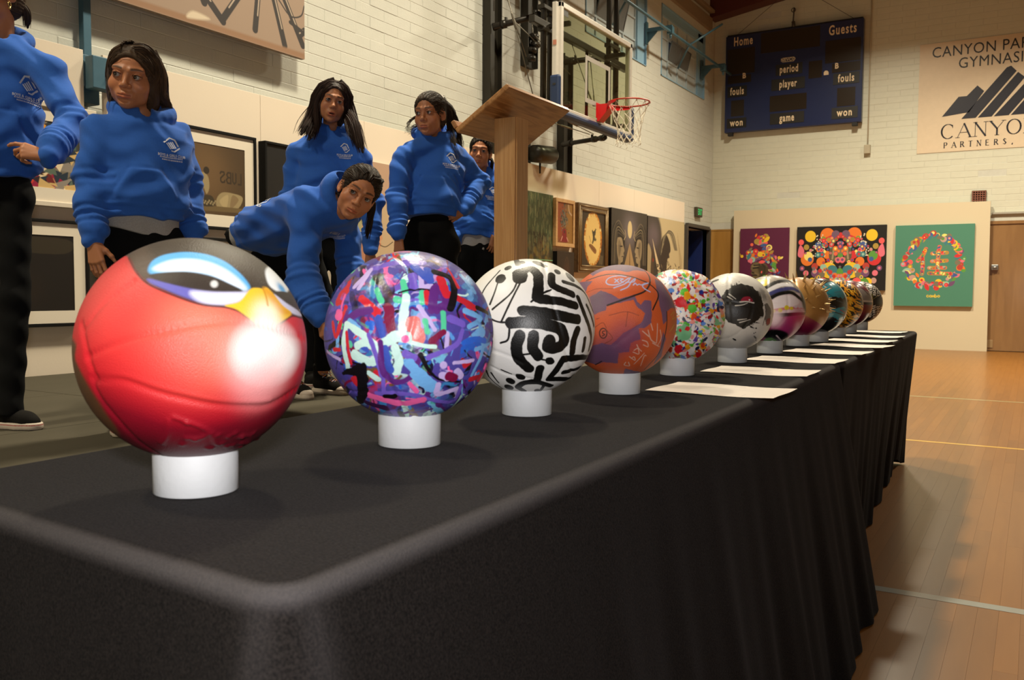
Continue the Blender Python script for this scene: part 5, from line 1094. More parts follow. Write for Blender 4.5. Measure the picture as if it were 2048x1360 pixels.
for P in (((385, 235), (330, 340), (180, 470)), ((410, 245), (330, 400), (250, 570)), ((225, 250), (195, 340), (160, 430)), ((150, 540), (230, 572), (330, 574)), ((318, 590), (305, 710), (245, 740)), ((490, 410), (570, 350), (650, 312)), ((60, 420), (110, 560)), ((240, 160), (120, 300), (60, 440)), ((410, 835), (500, 825)), ((560, 870), (620, 880)), ((250, 955), (330, 990))): T(13, *P, rag=.3)
rg = np.random.default_rng(9)
for _ in range(90):
    a = rg.random()*6.3; p = (1.12+rg.random()*1.1)*np.array([math.cos(a), math.sin(a)]); w = rg.random()*6.3; c.stroke([p, p+.2*np.array([math.cos(w), math.sin(w)]), p+.34*np.array([math.cos(w+.7), math.sin(w+.7)])], .1, K, rag=.2)
for P in (((150, 1010), (200, 1060), (280, 1120)), ((170, 980), (230, 1060)), ((130, 960), (150, 1010))): T(16, *P)
b = A.mesh('painted_basketball', 7, mat_painted('ink ball paint', c.a, .42, .12, 400, True), grooves=[(Z((190, 800), (320, 850), (420, 900)), -.0014, .003), (Z((170, 930), (300, 990), (500, 1030)), -.0016, .003)], circles=[('c', (1, .5, .3), .5)]); tag(b, 'white ball with bold black brush strokes and drips, third along the table', 'basketball')

# --- 4: orange signed ball
A = BallArt(BALLS[3], 768, S_(204, 88, 38), 41); c = A.cv; Z = px((1150, 520, 5.44), 1242, 640.5, 111.5, 111.5); PR = S_(112, 78, 104); PM = S_(128, 38, 76)
for P in ([(200, 170), (270, 130), (330, 110), (440, 105), (560, 130), (680, 110), (780, 130), (700, 60), (520, 10), (300, 30), (150, 130)], [(50, 240), (200, 225), (140, 290), (110, 420), (0, 400)], [(170, 400), (290, 330), (400, 370), (490, 420), (560, 400), (650, 380), (680, 450), (720, 480), (760, 430), (830, 440), (840, 560), (840, 680), (760, 740), (700, 740), (720, 860), (610, 900), (600, 1000), (480, 1010), (470, 1120), (330, 1110), (230, 1140), (120, 1100), (200, 930), (300, 900), (400, 930), (540, 790), (720, 690), (770, 580), (690, 520), (640, 430), (500, 460), (360, 490), (340, 540), (220, 590), (170, 500)],
    [(870, 200), (940, 240), (1050, 420), (1090, 520), (1040, 520), (1000, 560), (1000, 660), (960, 700), (940, 560), (900, 380)], [(960, 780), (990, 850), (940, 1050), (860, 1130), (930, 960)], [(560, 1180), (640, 1200), (760, 1220), (700, 1300), (500, 1300)]): c.poly(Z(*P), PR, rag=.02, smooth=False)
c.blob(Z((560, 850))[0], .3, PM, .6); c.blob(Z((330, 1000))[0], .3, S_(86, 56, 90), .6); c.blob(Z((230, 450))[0], .2, S_(122, 104, 112), .6); c.blob(Z((1080, 700))[0], .22, S_(170, 100, 34), .5)
K = S_(34, 18, 16)
for w, P in ((.026, ((130, 220), (300, 165), (450, 152), (620, 180), (780, 240))), (.03, ((760, 110), (810, 180), (815, 260), (760, 340), (650, 385))), (.026, ((780, 240), (860, 300), (910, 385), (850, 540))), (.03, ((650, 385), (500, 440), (360, 490))), (.022, ((1000, 560), (1000, 700), (970, 860), (910, 1020), (760, 1190))), (.02, ((230, 1140), (300, 1100)))): c.stroke(Z(*P), w, K, rag=.1)
sgc = S_(170, 180, 224)
for P in (((560, 180), (480, 168), (380, 190), (345, 235), (380, 265), (480, 260), (590, 195)), ((440, 205), (480, 240)), ((480, 205), (440, 240)), ((500, 200), (530, 205), (500, 220), (530, 240)), ((430, 300), (560, 250), (610, 190)), ((560, 240), (640, 235), (660, 200), (620, 230), (580, 290), (505, 325)), ((640, 270), (660, 250), (680, 270), (700, 262), (730, 270), (760, 255), (800, 250), (740, 275), (760, 310), (820, 345))): c.stroke(Z(*P), .022, sgc)
sg2 = S_(216, 170, 150)
for P in (((560, 1110), (545, 1140), (600, 1150), (590, 1110)), ((600, 1050), (660, 1090), (650, 1050), (620, 1070)), ((640, 1000), (700, 1020), (690, 960), (650, 980)), ((680, 920), (700, 960), (730, 990)), ((740, 870), (790, 890), (800, 940), (750, 920)), ((740, 770), (810, 830)), ((830, 690), (850, 760)), ((800, 760), (830, 860), (880, 900)), ((900, 690), (890, 900)), ((930, 760), (940, 850), (900, 930)), ((850, 900), (920, 940)), ((720, 1150), (760, 1040), (780, 1040)), ((650, 1130), (760, 1010))): c.stroke(Z(*P), .016, sg2, rag=.3)
ring = [(315+40*math.cos(t), 795+54*math.sin(t)) for t in np.linspace(.3, 6.6, 16)]; c.stroke(Z(*ring), .016, K); c.stroke(Z((335, 770), (310, 775), (310, 795), (330, 810), (305, 825)), .014, K)
for P in (((225, 730), (310, 680), (350, 740)), ((350, 760), (415, 850), (330, 910)), ((130, 350), (250, 310), (420, 310)), ((240, 640), (270, 630)), ((380, 600), (560, 560), (700, 600)), ((560, 720), (580, 560))): c.stroke(Z(*P), .010, S_(120, 46, 22), rag=.4)
for P in (((1040, 600), (1080, 560), (1060, 640), (1090, 620)), ((1030, 780), (1080, 700), (1050, 760))): c.stroke(Z(*P), .014, S_(190, 150, 50))
b = A.mesh('painted_basketball', 6, mat_painted('signed ball paint', c.a, .5, .5, 900, True), grooves=[(Z((720, 690), (600, 800), (430, 930)), -.0015, .003)]); tag(b, 'orange ball with purple patches and white signatures, fourth along the table', 'basketball')

# --- 5: coloured dabs
A = BallArt(BALLS[4], 640, S_(228, 224, 220), 51); c = A.cv; rg = np.random.default_rng(55); pal5 = [S_(*q) for q in ((206, 22, 36), (226, 222, 220), (236, 160, 24), (80, 180, 40), (30, 50, 140), (90, 140, 220), (150, 10, 30), (120, 190, 140), (234, 150, 140), (90, 60, 150), (210, 70, 20), (236, 232, 228), (24, 30, 70), (240, 210, 60))]
for k in range(4200):
    p = rg.uniform(-1.7, 1.7, 2)
    if p@p > 2.9: continue
    r = rg.uniform(.016, .05); a = rg.random()*6.3; c.disc(p, r*rg.uniform(1, 2.4), pal5[rg.integers(len(pal5))] if rg.random() < .74 else pal5[1], ry=r, rot=a, rag=.03)
for q, r, col in (((.05, .28), .13, 0), ((.12, .50), .09, 3), ((.2, .42), .08, 2), ((.12, -.38), .17, 7), ((.3, .12), .09, 3), ((.05, -.35), .05, 0), ((.2, -.3), .045, 0), ((-.15, -.42), .06, 0), ((-.05, -.12), .09, 5), ((.35, -.02), .08, 10), ((-.42, -.45), .08, 4), ((.02, -.75), .08, 0), ((.22, -.70), .06, 2)): c.disc(q, r, pal5[col], rag=.06)
b = A.mesh('painted_basketball', 6, mat_painted('dabbed ball paint', c.a, .45, .9, 60), lump=.0016); tag(b, 'white ball dabbed all over with small bright coloured blobs, fifth along the table', 'basketball')

# --- 6: white with black eye patch
A = BallArt(BALLS[5], 640, S_(206, 202, 196), 61); c = A.cv; Z = px((1400, 520, 6.8), 1467, 622.5, 80, 77.5); K = S_(26, 23, 21)
c.poly(Z((290, 520), (330, 440), (430, 360), (540, 320), (530, 290), (600, 325), (720, 350), (740, 390), (800, 430), (840, 480), (860, 600), (870, 740), (800, 800), (720, 860), (640, 900), (580, 935), (480, 880), (380, 840), (340, 760), (320, 620)), K, rag=.05)
c.poly(Z((560, 560), (580, 510), (640, 490), (700, 505), (735, 575), (640, 565)), S_(140, 26, 50)); c.stroke(Z((545, 565), (640, 560), (735, 578)), .03, S_(190, 186, 180)); c.disc(Z((675, 538))[0], .02, S_(220, 210, 210)); c.stroke(Z((300, 580), (440, 570), (540, 530)), .04, S_(12, 10, 9))
for P in (((395, 455), (490, 525)), ((375, 490), (450, 535)), ((485, 615), (580, 605), (650, 580)), ((520, 810), (640, 795)), ((545, 845), (690, 805))): c.stroke(Z(*P), .03, S_(196, 190, 182), taper=.6)
rf = np.random.default_rng(2)
for k in range(80):
    t = rf.uniform(-.9, 1.7); q0 = np.array([.02+.66*math.cos(t), .06+.60*math.sin(t)])*rf.uniform(.8, 1.02); c.stroke([q0, q0+np.array([.10*math.cos(t+.4), .10*math.sin(t+.4)])], .03, K, taper=.9)
c.stroke(Z((130, 310), (190, 280), (235, 265)), .1, S_(44, 40, 32)); c.poly(Z((890, 590), (960, 660), (950, 860), (905, 880), (890, 760)), S_(96, 92, 90), rag=.05); c.poly(Z((915, 800), (955, 790), (950, 860), (910, 870)), S_(130, 26, 40)); c.stroke(Z((860, 880), (900, 700), (880, 600)), .02, K, rag=.4); c.poly(Z((800, 400), (860, 400), (900, 500), (860, 560)), S_(150, 146, 140), .04, rag=.08)
for q, r in (((768, 922), .02), ((740, 990), .014), ((760, 980), .012), ((475, 1078), .05), ((755, 1045), .05), ((768, 1082), .015)): c.disc(Z(q)[0], r, K, ry=r*.45 if r > .03 else r, rot=-.4 if q[0] < 600 else -.9)
c.blob(Z((680, 1090))[0], .2, S_(150, 148, 148), .6); rg = np.random.default_rng(6)
for _ in range(40): a = rg.random()*6.3; p = (1.15+rg.random())*np.array([math.cos(a), math.sin(a)]); c.disc(p, rg.uniform(.03, .12), K, rag=.05)
b = A.mesh('painted_basketball', 6, mat_painted('panda eye ball paint', c.a, .45, .4, 200), circles=SEAMS((1, .2, .1), (.1, .3, 1), (.2, 1, -.2))); tag(b, 'white ball with a black furry patch and red eye, sixth along the table', 'basketball')

# --- 7: airbrushed
A = BallArt(BALLS[6], 512, S_(150, 140, 130), 71); c = A.cv; Z = px((1400, 520, 6.8), 1542, 618.5, 70, 67.5); K = S_(9, 8, 11)
c.poly([(-1.5, -.15), (1.5, -.15), (1.5, -2), (-1.5, -2)], S_(160, 44, 110), .05); c.poly([(-1.5, .4), (1.5, .4), (1.5, -.12), (-1.5, -.12)], S_(222, 200, 210), .03)
c.stroke(Z((900, 380), (1050, 300), (1200, 290), (1330, 340)), .14, K, soft=.02); c.stroke(Z((930, 420), (1100, 340), (1250, 350)), .14, S_(220, 216, 220), soft=.02); c.stroke(Z((940, 470), (1100, 410), (1250, 390), (1340, 430)), .13, S_(60, 62, 120), soft=.02); c.stroke(Z((960, 520), (1100, 460), (1250, 450), (1400, 560)), .12, K, soft=.02)
c.poly(Z((990, 560), (1060, 500), (1180, 480), (1300, 510), (1350, 590), (1250, 640), (1100, 660), (990, 680)), S_(238, 226, 232), .02); c.stroke(Z((990, 690), (1200, 660), (1420, 650)), .07, S_(214, 120, 130), soft=.01)
for q, r in (((1095, 688), .062), ((1185, 650), .07), ((1250, 660), .05), ((1010, 700), .055), ((880, 322), .075), ((888, 282), .06), ((805, 285), .05)): c.disc(Z(q)[0], r, S_(226, 204, 40), .006)
for q in ((1310, 640), (1360, 640), (1400, 640)): c.disc(Z(q)[0], .045, S_(214, 210, 220), .02)
c.stroke(Z((980, 760), (1200, 745), (1440, 730)), .1, K, soft=.01); c.blob(Z((1010, 800))[0], .25, S_(240, 214, 226)); c.blob(Z((1350, 790))[0], .35, S_(186, 36, 90), .7); c.poly(Z((880, 1050), (950, 960), (1080, 950), (1200, 1000), (1180, 1090), (1050, 1120)), K, .03); c.poly(Z((870, 1100), (960, 1060), (1060, 1110), (960, 1150)), S_(70, 140, 40), .01); c.stroke(Z((1050, 1030), (1120, 1100), (1160, 1080)), .05, S_(210, 190, 200)); c.poly([(.86, .8), (1.5, .8), (1.5, -.1), (.98, -.1)], K, .06)
b = A.mesh('painted_basketball', 6, mat_painted('airbrushed ball paint', c.a, .4, .2, 250, coat=.1), circles=SEAMS((1, .2, .1), (.1, .3, 1), (.2, 1, -.2))); tag(b, 'airbrushed ball of white, black and magenta with yellow dots, seventh along the table', 'basketball')

# --- 8: gold with spikes
A = BallArt(BALLS[7], 384, S_(150, 106, 54), 81); c = A.cv
c.poly([(-1.6, .08), (-.4, .04), (.15, -.24), (.75, -.62), (1.3, -1.2), (0, -2.2), (-1.6, -2.0)], S_(140, 14, 70), .008)
for q in ((-.3, .5), (.3, .1), (.5, .6)): c.blob(q, .5, S_(186, 138, 74), .6)
sp8 = empty('painted_basketball', BALLS[7], 'gold ball bristling with small spikes over a magenta base, eighth along the table', 'basketball')
b = A.mesh('ball', 6, mat_painted('gold ball paint', c.a, .42, .2, 250, metal=.25, coat=.1), circles=[('c', (1, .3, .2), 0), ('c', (.1, .3, 1), .0)], parent=sp8); b.location = (0, 0, 0)
gm = mat('gold spike', (.55, .36, .15), .32, .6); rg = np.random.default_rng(4); mbs = MB(); mbs.lathe((0, 0, 0), [(.0055, -.001), (.0045, .003), (.0022, .012), (.0004, .023)], 8); spike = None; kpt = []
for _ in range(2500):
    q = rg.normal(0, 1, 3); q /= np.linalg.norm(q)
    if q[2] < -.15 or (q@A.v > 0 and (q@A.u) < -.15-.6*max(0, q@A.r+.1)): continue
    if any(q@p > .965 for p in kpt): continue
    kpt.append(q)
for q in kpt[:150]:
    if spike is None: spike = mbs.build('spike', gm, sp8); o = spike
    else: o = link(spike.copy(), sp8); o.name = 'spike'
    o.location = q*BR; o.rotation_euler = Vector(q).to_track_quat('Z', 'Y').to_euler(); o.scale = (1, 1, 1+.35*max(0, q[2]))
# --- 9..12
A = BallArt(BALLS[8], 384, S_(24, 22, 26), 91); c = A.cv; rg = np.random.default_rng(9); TE = S_(40, 124, 140)
for P, col in (([(-.3, .5), (.5, .9), (.9, .6), (.8, .2), (.3, .2), (.1, .4)], TE), ([(.1, -.1), (.9, -.05), (.85, -.5), (.3, -.4)], TE), ([(-.5, .3), (.3, .35), (.2, .1), (-.4, .05)], S_(120, 40, 70)), ([(-.3, -.05), (.4, .05), (.3, -.15)], S_(150, 30, 60)), ([(.2, .25), (.75, .3), (.85, 0), (.4, -.1)], S_(20, 16, 14)), ([(-.2, -.2), (.3, -.25), (.2, -.4)], S_(130, 30, 60)), ([(0, -.5), (.6, -.45), (.5, -.8), (-.1, -.8)], S_(16, 18, 22))): c.poly(P, col, rag=.05)
for _ in range(110):
    p = rg.uniform(-1.4, 1.4, 2); a = -.5+rg.normal(0, .3); L = rg.uniform(.1, .35); c.stroke([p, p+L*np.array([math.cos(a), math.sin(a)])], rg.uniform(.01, .035), [S_(200, 196, 190), TE, S_(20, 18, 22), S_(140, 50, 80), S_(70, 80, 90)][rg.integers(5)], rag=.4)
b = A.mesh('painted_basketball', 6, mat_painted('teal splash ball paint', c.a, .25, .1, 150, coat=.6)); tag(b, 'glossy black ball splashed with teal and crimson, ninth along the table', 'basketball')
A = BallArt(BALLS[9], 384, S_(20, 16, 12), 101); c = A.cv; rg = np.random.default_rng(10)
for _ in range(1100):
    p = rg.uniform(-1.5, 1.5, 2); a = -.75-.5*p[1]+rg.normal(0, .3); L = rg.uniform(.06, .2); c.stroke([p, p+L*.5*np.array([math.cos(a), math.sin(a)])+rg.normal(0, .015, 2), p+L*np.array([math.cos(a), math.sin(a)])], .045, [S_(226, 150, 26), S_(206, 130, 24), S_(232, 176, 50)][rg.integers(3)], rag=.3)
b = A.mesh('painted_basketball', 6, mat_painted('tiger ball paint', c.a, .35, .1, 150, coat=.3)); tag(b, 'black ball covered with short yellow orange dashes, tenth along the table', 'basketball')
A = BallArt(BALLS[10], 320, S_(100, 24, 40), 111); c = A.cv; c.poly([(.3, .7), (1.1, .3), (1.1, 0), (.4, .1)], S_(120, 110, 106), .02, rag=.03); c.poly([(.2, .1), (1.2, .05), (1.2, -.06), (.2, -.02)], S_(40, 14, 18), .01); c.poly([(.3, .15), (1, .1), (1, .05), (.3, .08)], S_(180, 160, 150), .01); c.stroke([(.2, .9), (.8, .4)], .05, S_(50, 14, 20))
b = A.mesh('painted_basketball', 6, mat_painted('maroon ball paint', c.a, .3, .1, 150, coat=.4), circles=[('c', (1, .3, .2), 0)]); tag(b, 'maroon ball with a grey band, second from the far table end', 'basketball')
A = BallArt(BALLS[11], 384, S_(16, 14, 18), 121); c = A.cv; rg = np.random.default_rng(12); Wh = S_(206, 196, 184)
for row in range(26):
    y = -1.3+row*.105
    if -.02 < y-.05 < .34: continue
    if y < -.62 and y > -1.1: continue
    x = -1.3
    while x < 1.3:
        P = [(x+rg.normal(0, .012), y+(.03 if i % 2 else -.03)+rg.normal(0, .012)) for i in range(4)]; P = [(p[0]+.035*i, p[1]-.22*(p[0])) for i, p in enumerate(P)]; c.stroke(P, .034, Wh, rag=.3, smooth=False); x += .17
c.stroke([(.25, .35), (.35, .1), (.55, .25), (.5, .4), (.3, .3)], .025, S_(130, 120, 50)); c.stroke([(.5, .1), (.8, .35)], .02, S_(120, 110, 46))
b = A.mesh('painted_basketball', 6, mat_painted('glyph ball paint', c.a, .35, .1, 150, coat=.3)); tag(b, 'black ball with rows of white marks, last at the far table end', 'basketball')

# ------------------------------------------------------------------ lectern on the stage
M_oak = mat_wood('oak lectern', (.50, .245, .085), (.74, .43, .18), .35, (120, 120, 2.2), .35, 4, .25); M_oakt = mat_wood('oak lectern board', (.30, .125, .036), (.46, .21, .066), .35, (55, 3, 55), .35, 4, .2)
M_oakx = mat_wood('oak board underside', (.30, .115, .028), (.54, .26, .085), .38, (34, 3.0, 34), .35, 6, .15)
LX, LY = -1.835, 3.105; lc = empty('lectern', (LX, LY, ST), 'oak lectern with a square post and slanted top facing the gym', 'lectern'); lo = np.array([LX, LY, ST])
mb = MB(); sl = .143/.224
bx0, bx1, by0, by1 = -1.990, -1.752, 2.946, 3.462; bz0 = .612+.975
ax = np.array([[1, 0, sl], [0, 1, 0], [-sl, 0, 1.]]); ax[0] /= np.linalg.norm(ax[0]); ax[2] /= np.linalg.norm(ax[2])
Lb = math.hypot(.238, .238*sl); cc = np.array([(bx0+bx1)/2, (by0+by1)/2, bz0+.119*sl])+ax[2]*.011
mb.box(cc, (Lb, by1-by0, .022), .005, ax); mb.build('top_board', M_oakx, lc, offset=lo)
mb = MB(); mb.box(cc-ax[0]*(Lb/2-.006)+ax[2]*.028, (.018, by1-by0, .036), .005, ax); mb.build('book_stop', M_oakt, lc, offset=lo)
mb = MB(); hx, hy = .0525, .05; zt = lambda x: bz0+(x-bx0)*sl-.001
V = [(LX+sx*hx, LY+sy*hy, z) for z in (ST+.04, None) for sx, sy in ((-1, -1), (1, -1), (1, 1), (-1, 1)) for z in ([z] if z else [zt(LX+sx*hx)])]
bm = bmesh.new(); vv = [bm.verts.new(p) for p in V]
for f in ((3, 2, 1, 0), (4, 5, 6, 7), (0, 1, 5, 4), (1, 2, 6, 5), (2, 3, 7, 6), (3, 0, 4, 7)): bm.faces.new([vv[i] for i in f])
bmesh.ops.bevel(bm, geom=[e for e in bm.edges if abs(e.verts[0].co.z-e.verts[1].co.z) > .5], offset=.006, segments=2, affect='EDGES'); bm.verts.index_update()
mb.raw([v.co[:] for v in bm.verts], [[v.index for v in f.verts] for f in bm.faces]); bm.free(); mb.build('post', M_oak, lc, offset=lo)
mb = MB(); mb.box((LX, LY, ST+.02), (.42, .46, .04), .006); mb.build('base', M_oak, lc, offset=lo)
# ------------------------------------------------------------------ implicit modelling: smooth unions meshed by surface nets
class Field:
    def __init__(s, lo, hi, h):
        s.h = h; s.lo = np.array(lo, float); s.n = np.ceil((np.array(hi)-s.lo)/h).astype(int)+1
        s.D = np.full(s.n, .5, np.float32); s.ax = [(s.lo[i]+h*np.arange(s.n[i])).astype(np.float32) for i in range(3)]
    def win(s, lo, hi):
        a = np.clip(np.floor((np.array(lo)-s.lo)/s.h).astype(int), 0, s.n); b = np.clip(np.ceil((np.array(hi)-s.lo)/s.h).astype(int)+1, 0, s.n)
        w = tuple(slice(p, q) for p, q in zip(a, b))
        return w, s.ax[0][w[0]][:, None, None], s.ax[1][w[1]][None, :, None], s.ax[2][w[2]][None, None, :]
    def put(s, d, w, k, op):
        if d.size == 0: return
        A = s.D[w]
        if op == 'sub': A, d = -A, d; 
        if k > 0:
            t = np.clip(.5+.5*(A-d)/k, 0, 1); r = A*(1-t)+d*t-k*t*(1-t)
        else: r = np.minimum(A, d)
        s.D[w] = -r if op == 'sub' else r
    def cone(s, a, b, ra, rb, k=.01, op='add', sq=None):
        a = np.array(a, float); b = np.array(b, float); R = max(ra, rb); m_ = R+k+3*s.h
        w, x, y, z = s.win(np.minimum(a, b)-m_, np.maximum(a, b)+m_); v = b-a; L = v@v+1e-12
        t = np.clip(((x-a[0])*v[0]+(y-a[1])*v[1]+(z-a[2])*v[2])/L, 0, 1)
        dx, dy, dz = x-a[0]-t*v[0], y-a[1]-t*v[1], z-a[2]-t*v[2]
        if sq is not None:   # flatten along a direction
            n, f = sq; q = (dx*n[0]+dy*n[1]+dz*n[2])*(f-1); dx, dy, dz = dx+q*n[0], dy+q*n[1], dz+q*n[2]
        s.put(np.sqrt(dx*dx+dy*dy+dz*dz)-(ra+t*(rb-ra)), w, k, op)
    def chain(s, P, R, k=.01, op='add', sq=None):
        for i in range(len(P)-1): s.cone(P[i], P[i+1], R[i], R[i+1], k, op, sq)
    def ell(s, c, r, k=.01, op='add', M=None):
        c = np.array(c, float); r = np.array(r, float); m_ = r.max()+k+3*s.h; w, x, y, z = s.win(c-m_, c+m_); x, y, z = x-c[0], y-c[1], z-c[2]
        if M is not None: x, y, z = [M[0, i]*x+M[1, i]*y+M[2, i]*z for i in range(3)]
        k0 = np.sqrt((x/r[0])**2+(y/r[1])**2+(z/r[2])**2); k1 = np.sqrt((x/r[0]**2)**2+(y/r[1]**2)**2+(z/r[2]**2)**2)+1e-9
        s.put(k0*(k0-1)/k1, w, k, op)
    def mesh(s):
        D = s.D; I = D < 0; n = s.n
        c = np.zeros(n-1, np.int8); offs = [(i, j, k) for i in (0, 1) for j in (0, 1) for k in (0, 1)]
        for o in offs: c += I[o[0]:n[0]-1+o[0], o[1]:n[1]-1+o[1], o[2]:n[2]-1+o[2]]
        act = np.argwhere((c > 0) & (c < 8)); idx = -np.ones(n-1, np.int32); idx[tuple(act.T)] = np.arange(len(act))
        val = {o: D[act[:, 0]+o[0], act[:, 1]+o[1], act[:, 2]+o[2]] for o in offs}
        P = np.zeros((len(act), 3)); N = np.zeros(len(act))
        for o in offs:
            for d in range(3):
                if o[d]: continue
                q = list(o); q[d] = 1; q = tuple(q); a, b = val[o], val[q]; mk = (a < 0) != (b < 0)
                t = np.where(mk, a/np.where(mk, a-b, 1), 0); pos = np.tile(np.array(o, float), (len(act), 1)); pos[:, d] += t; P += pos*mk[:, None]; N += mk
        V = s.lo+s.h*(act+P/np.maximum(N, 1)[:, None]); F = []
        for d in range(3):
            e, f = [(1, 2), (2, 0), (0, 1)][d]
            A = np.take(I, range(n[d]-1), d); B = np.take(I, range(1, n[d]), d); ch = np.argwhere(A != B)
            ch = ch[(ch[:, e] > 0) & (ch[:, f] > 0) & (ch[:, e] < n[e]-1) & (ch[:, f] < n[f]-1)]
            if len(ch) == 0: continue
            fl_ = A[tuple(ch.T)]; q = []
            for de, df in ((1, 1), (0, 1), (0, 0), (1, 0)):
                p = ch.copy(); p[:, e] -= de; p[:, f] -= df; q.append(idx[tuple(p.T)])
            Q = np.stack(q, 1); Q[~fl_] = Q[~fl_][:, ::-1]; F.append(Q)
        return V, np.vstack(F)
def relax(V, F, it=1, lam=.5):
    for _ in range(it):
        S = np.zeros_like(V); C = np.zeros(len(V))
        for i in range(4):
            a, b = F[:, i], F[:, (i+1) % 4]; np.add.at(S, a, V[b]); np.add.at(S, b, V[a]); np.add.at(C, a, 1); np.add.at(C, b, 1)
        V = V+lam*(S/np.maximum(C, 1)[:, None]-V)
    return V
def rotm(ax, a):
    return np.array(Matrix.Rotation(a, 3, ax))
class Torso:
    """Sleeve-like body along a spine: superellipse sections a (side) x b (front) given at stations t."""
    def __init__(s, p0, p1, lat, st):
        s.p0 = np.array(p0, float); s.p1 = np.array(p1, float); s.L = np.linalg.norm(s.p1-s.p0); s.d = (s.p1-s.p0)/s.L
        lat = np.array(lat, float); lat -= s.d*(lat@s.d); s.l = lat/np.linalg.norm(lat); s.c = np.cross(s.d, s.l)   # c: back -> see sign below
        s.st = np.array(st, float)
    def coords(s, x, y, z):
        q = [x-s.p0[0], y-s.p0[1], z-s.p0[2]]; dot = lambda v: q[0]*v[0]+q[1]*v[1]+q[2]*v[2]
        return dot(s.d)/s.L, dot(s.l), dot(s.c)
    def dist(s, x, y, z, ex=2.5, grow=0., t0=0., t1=1.):
        t, u, v = s.coords(x, y, z); T = s.st[:, 0]; a = np.maximum(np.interp(t, T, s.st[:, 1])+grow, .03); b = np.maximum(np.interp(t, T, s.st[:, 2])+grow, .03); v = v-np.interp(t, T, s.st[:, 3])
        r = (np.abs(u/a)**ex+np.abs(v/b)**ex)**(1/ex); d = (r-1)*np.minimum(a, b)
        return np.maximum(d, np.maximum((t0-t)*s.L, (t-t1)*s.L)), t, u, v

def hand_mesh(scale=1., curl=(25, 30, 20), spread=1., thumb=25, mirror=1, h=.0017, fist=None):
    """Child's hand: x to the thumb, y along the fingers, z out of the back; wrist at origin."""
    f = Field((-.05, -.035, -.075), (.075, .175, .035), h); c = .01*scale
    kn = [(2.45, 7.0, .35), (.85, 7.25, .45), (-.75, 7.0, .38), (-2.2, 6.5, .2)]; fl_ = [(3.4, 2.1, 1.6), (3.8, 2.4, 1.7), (3.5, 2.2, 1.6), (2.7, 1.6, 1.4)]; fr = [.74, .76, .72, .62]
    f.cone((0, -3*c, 0), (0, 0, 0), 1.95*c, 1.9*c, .004, sq=((0, 0, 1), 1.35))
    for i, k in enumerate(kn):
        K = np.array(k)*c; f.cone((k[0]*.45*c, .4*c, 0), K, 1.25*c, (fr[i]+.22)*c, .011)
        dirn = np.array([.07*spread*(1.2-i), 1, 0]); dirn /= np.linalg.norm(dirn); p = K; cum = 0; r = fr[i]*c
        cu = curl if fist is None else fist[i]
        for j in range(3):
            cum += math.radians(cu[j]*(1+.07*i)); d = np.array([dirn[0]*math.cos(cum), dirn[1]*math.cos(cum), -math.sin(cum)]); q = p+d*fl_[i][j]*c
            f.cone(p, q, r*(1.06 if j else 1.1), r*.9, .0028); r *= .9; p = q
    a = math.radians(thumb); p = np.array([1.5, 1.3, -.35])*c
    for L, r0, r1, bend in ((3.3, 1.2, .92, 0), (2.5, .9, .76, .12), (1.9, .78, .56, .22)):
        d = np.array([math.sin(a-bend), math.cos(a-bend), -.32]); d /= np.linalg.norm(d); q = p+d*L*c; f.cone(p, q, r0*c, r1*c, .005); p = q; a -= bend
    f.ell((1.6*c, 3.2*c, -.7*c), (1.5*c, 2.6*c, 1.1*c), .008)
    V, F = f.mesh()
    V = V*[mirror, 1, 1]
    return V, (F if mirror > 0 else F[:, ::-1])
def frame(y, z):
    y = np.array(y, float); y /= np.linalg.norm(y); z = np.array(z, float); z -= y*(z@y); z /= np.linalg.norm(z); return np.stack([np.cross(y, z), y, z], 1)

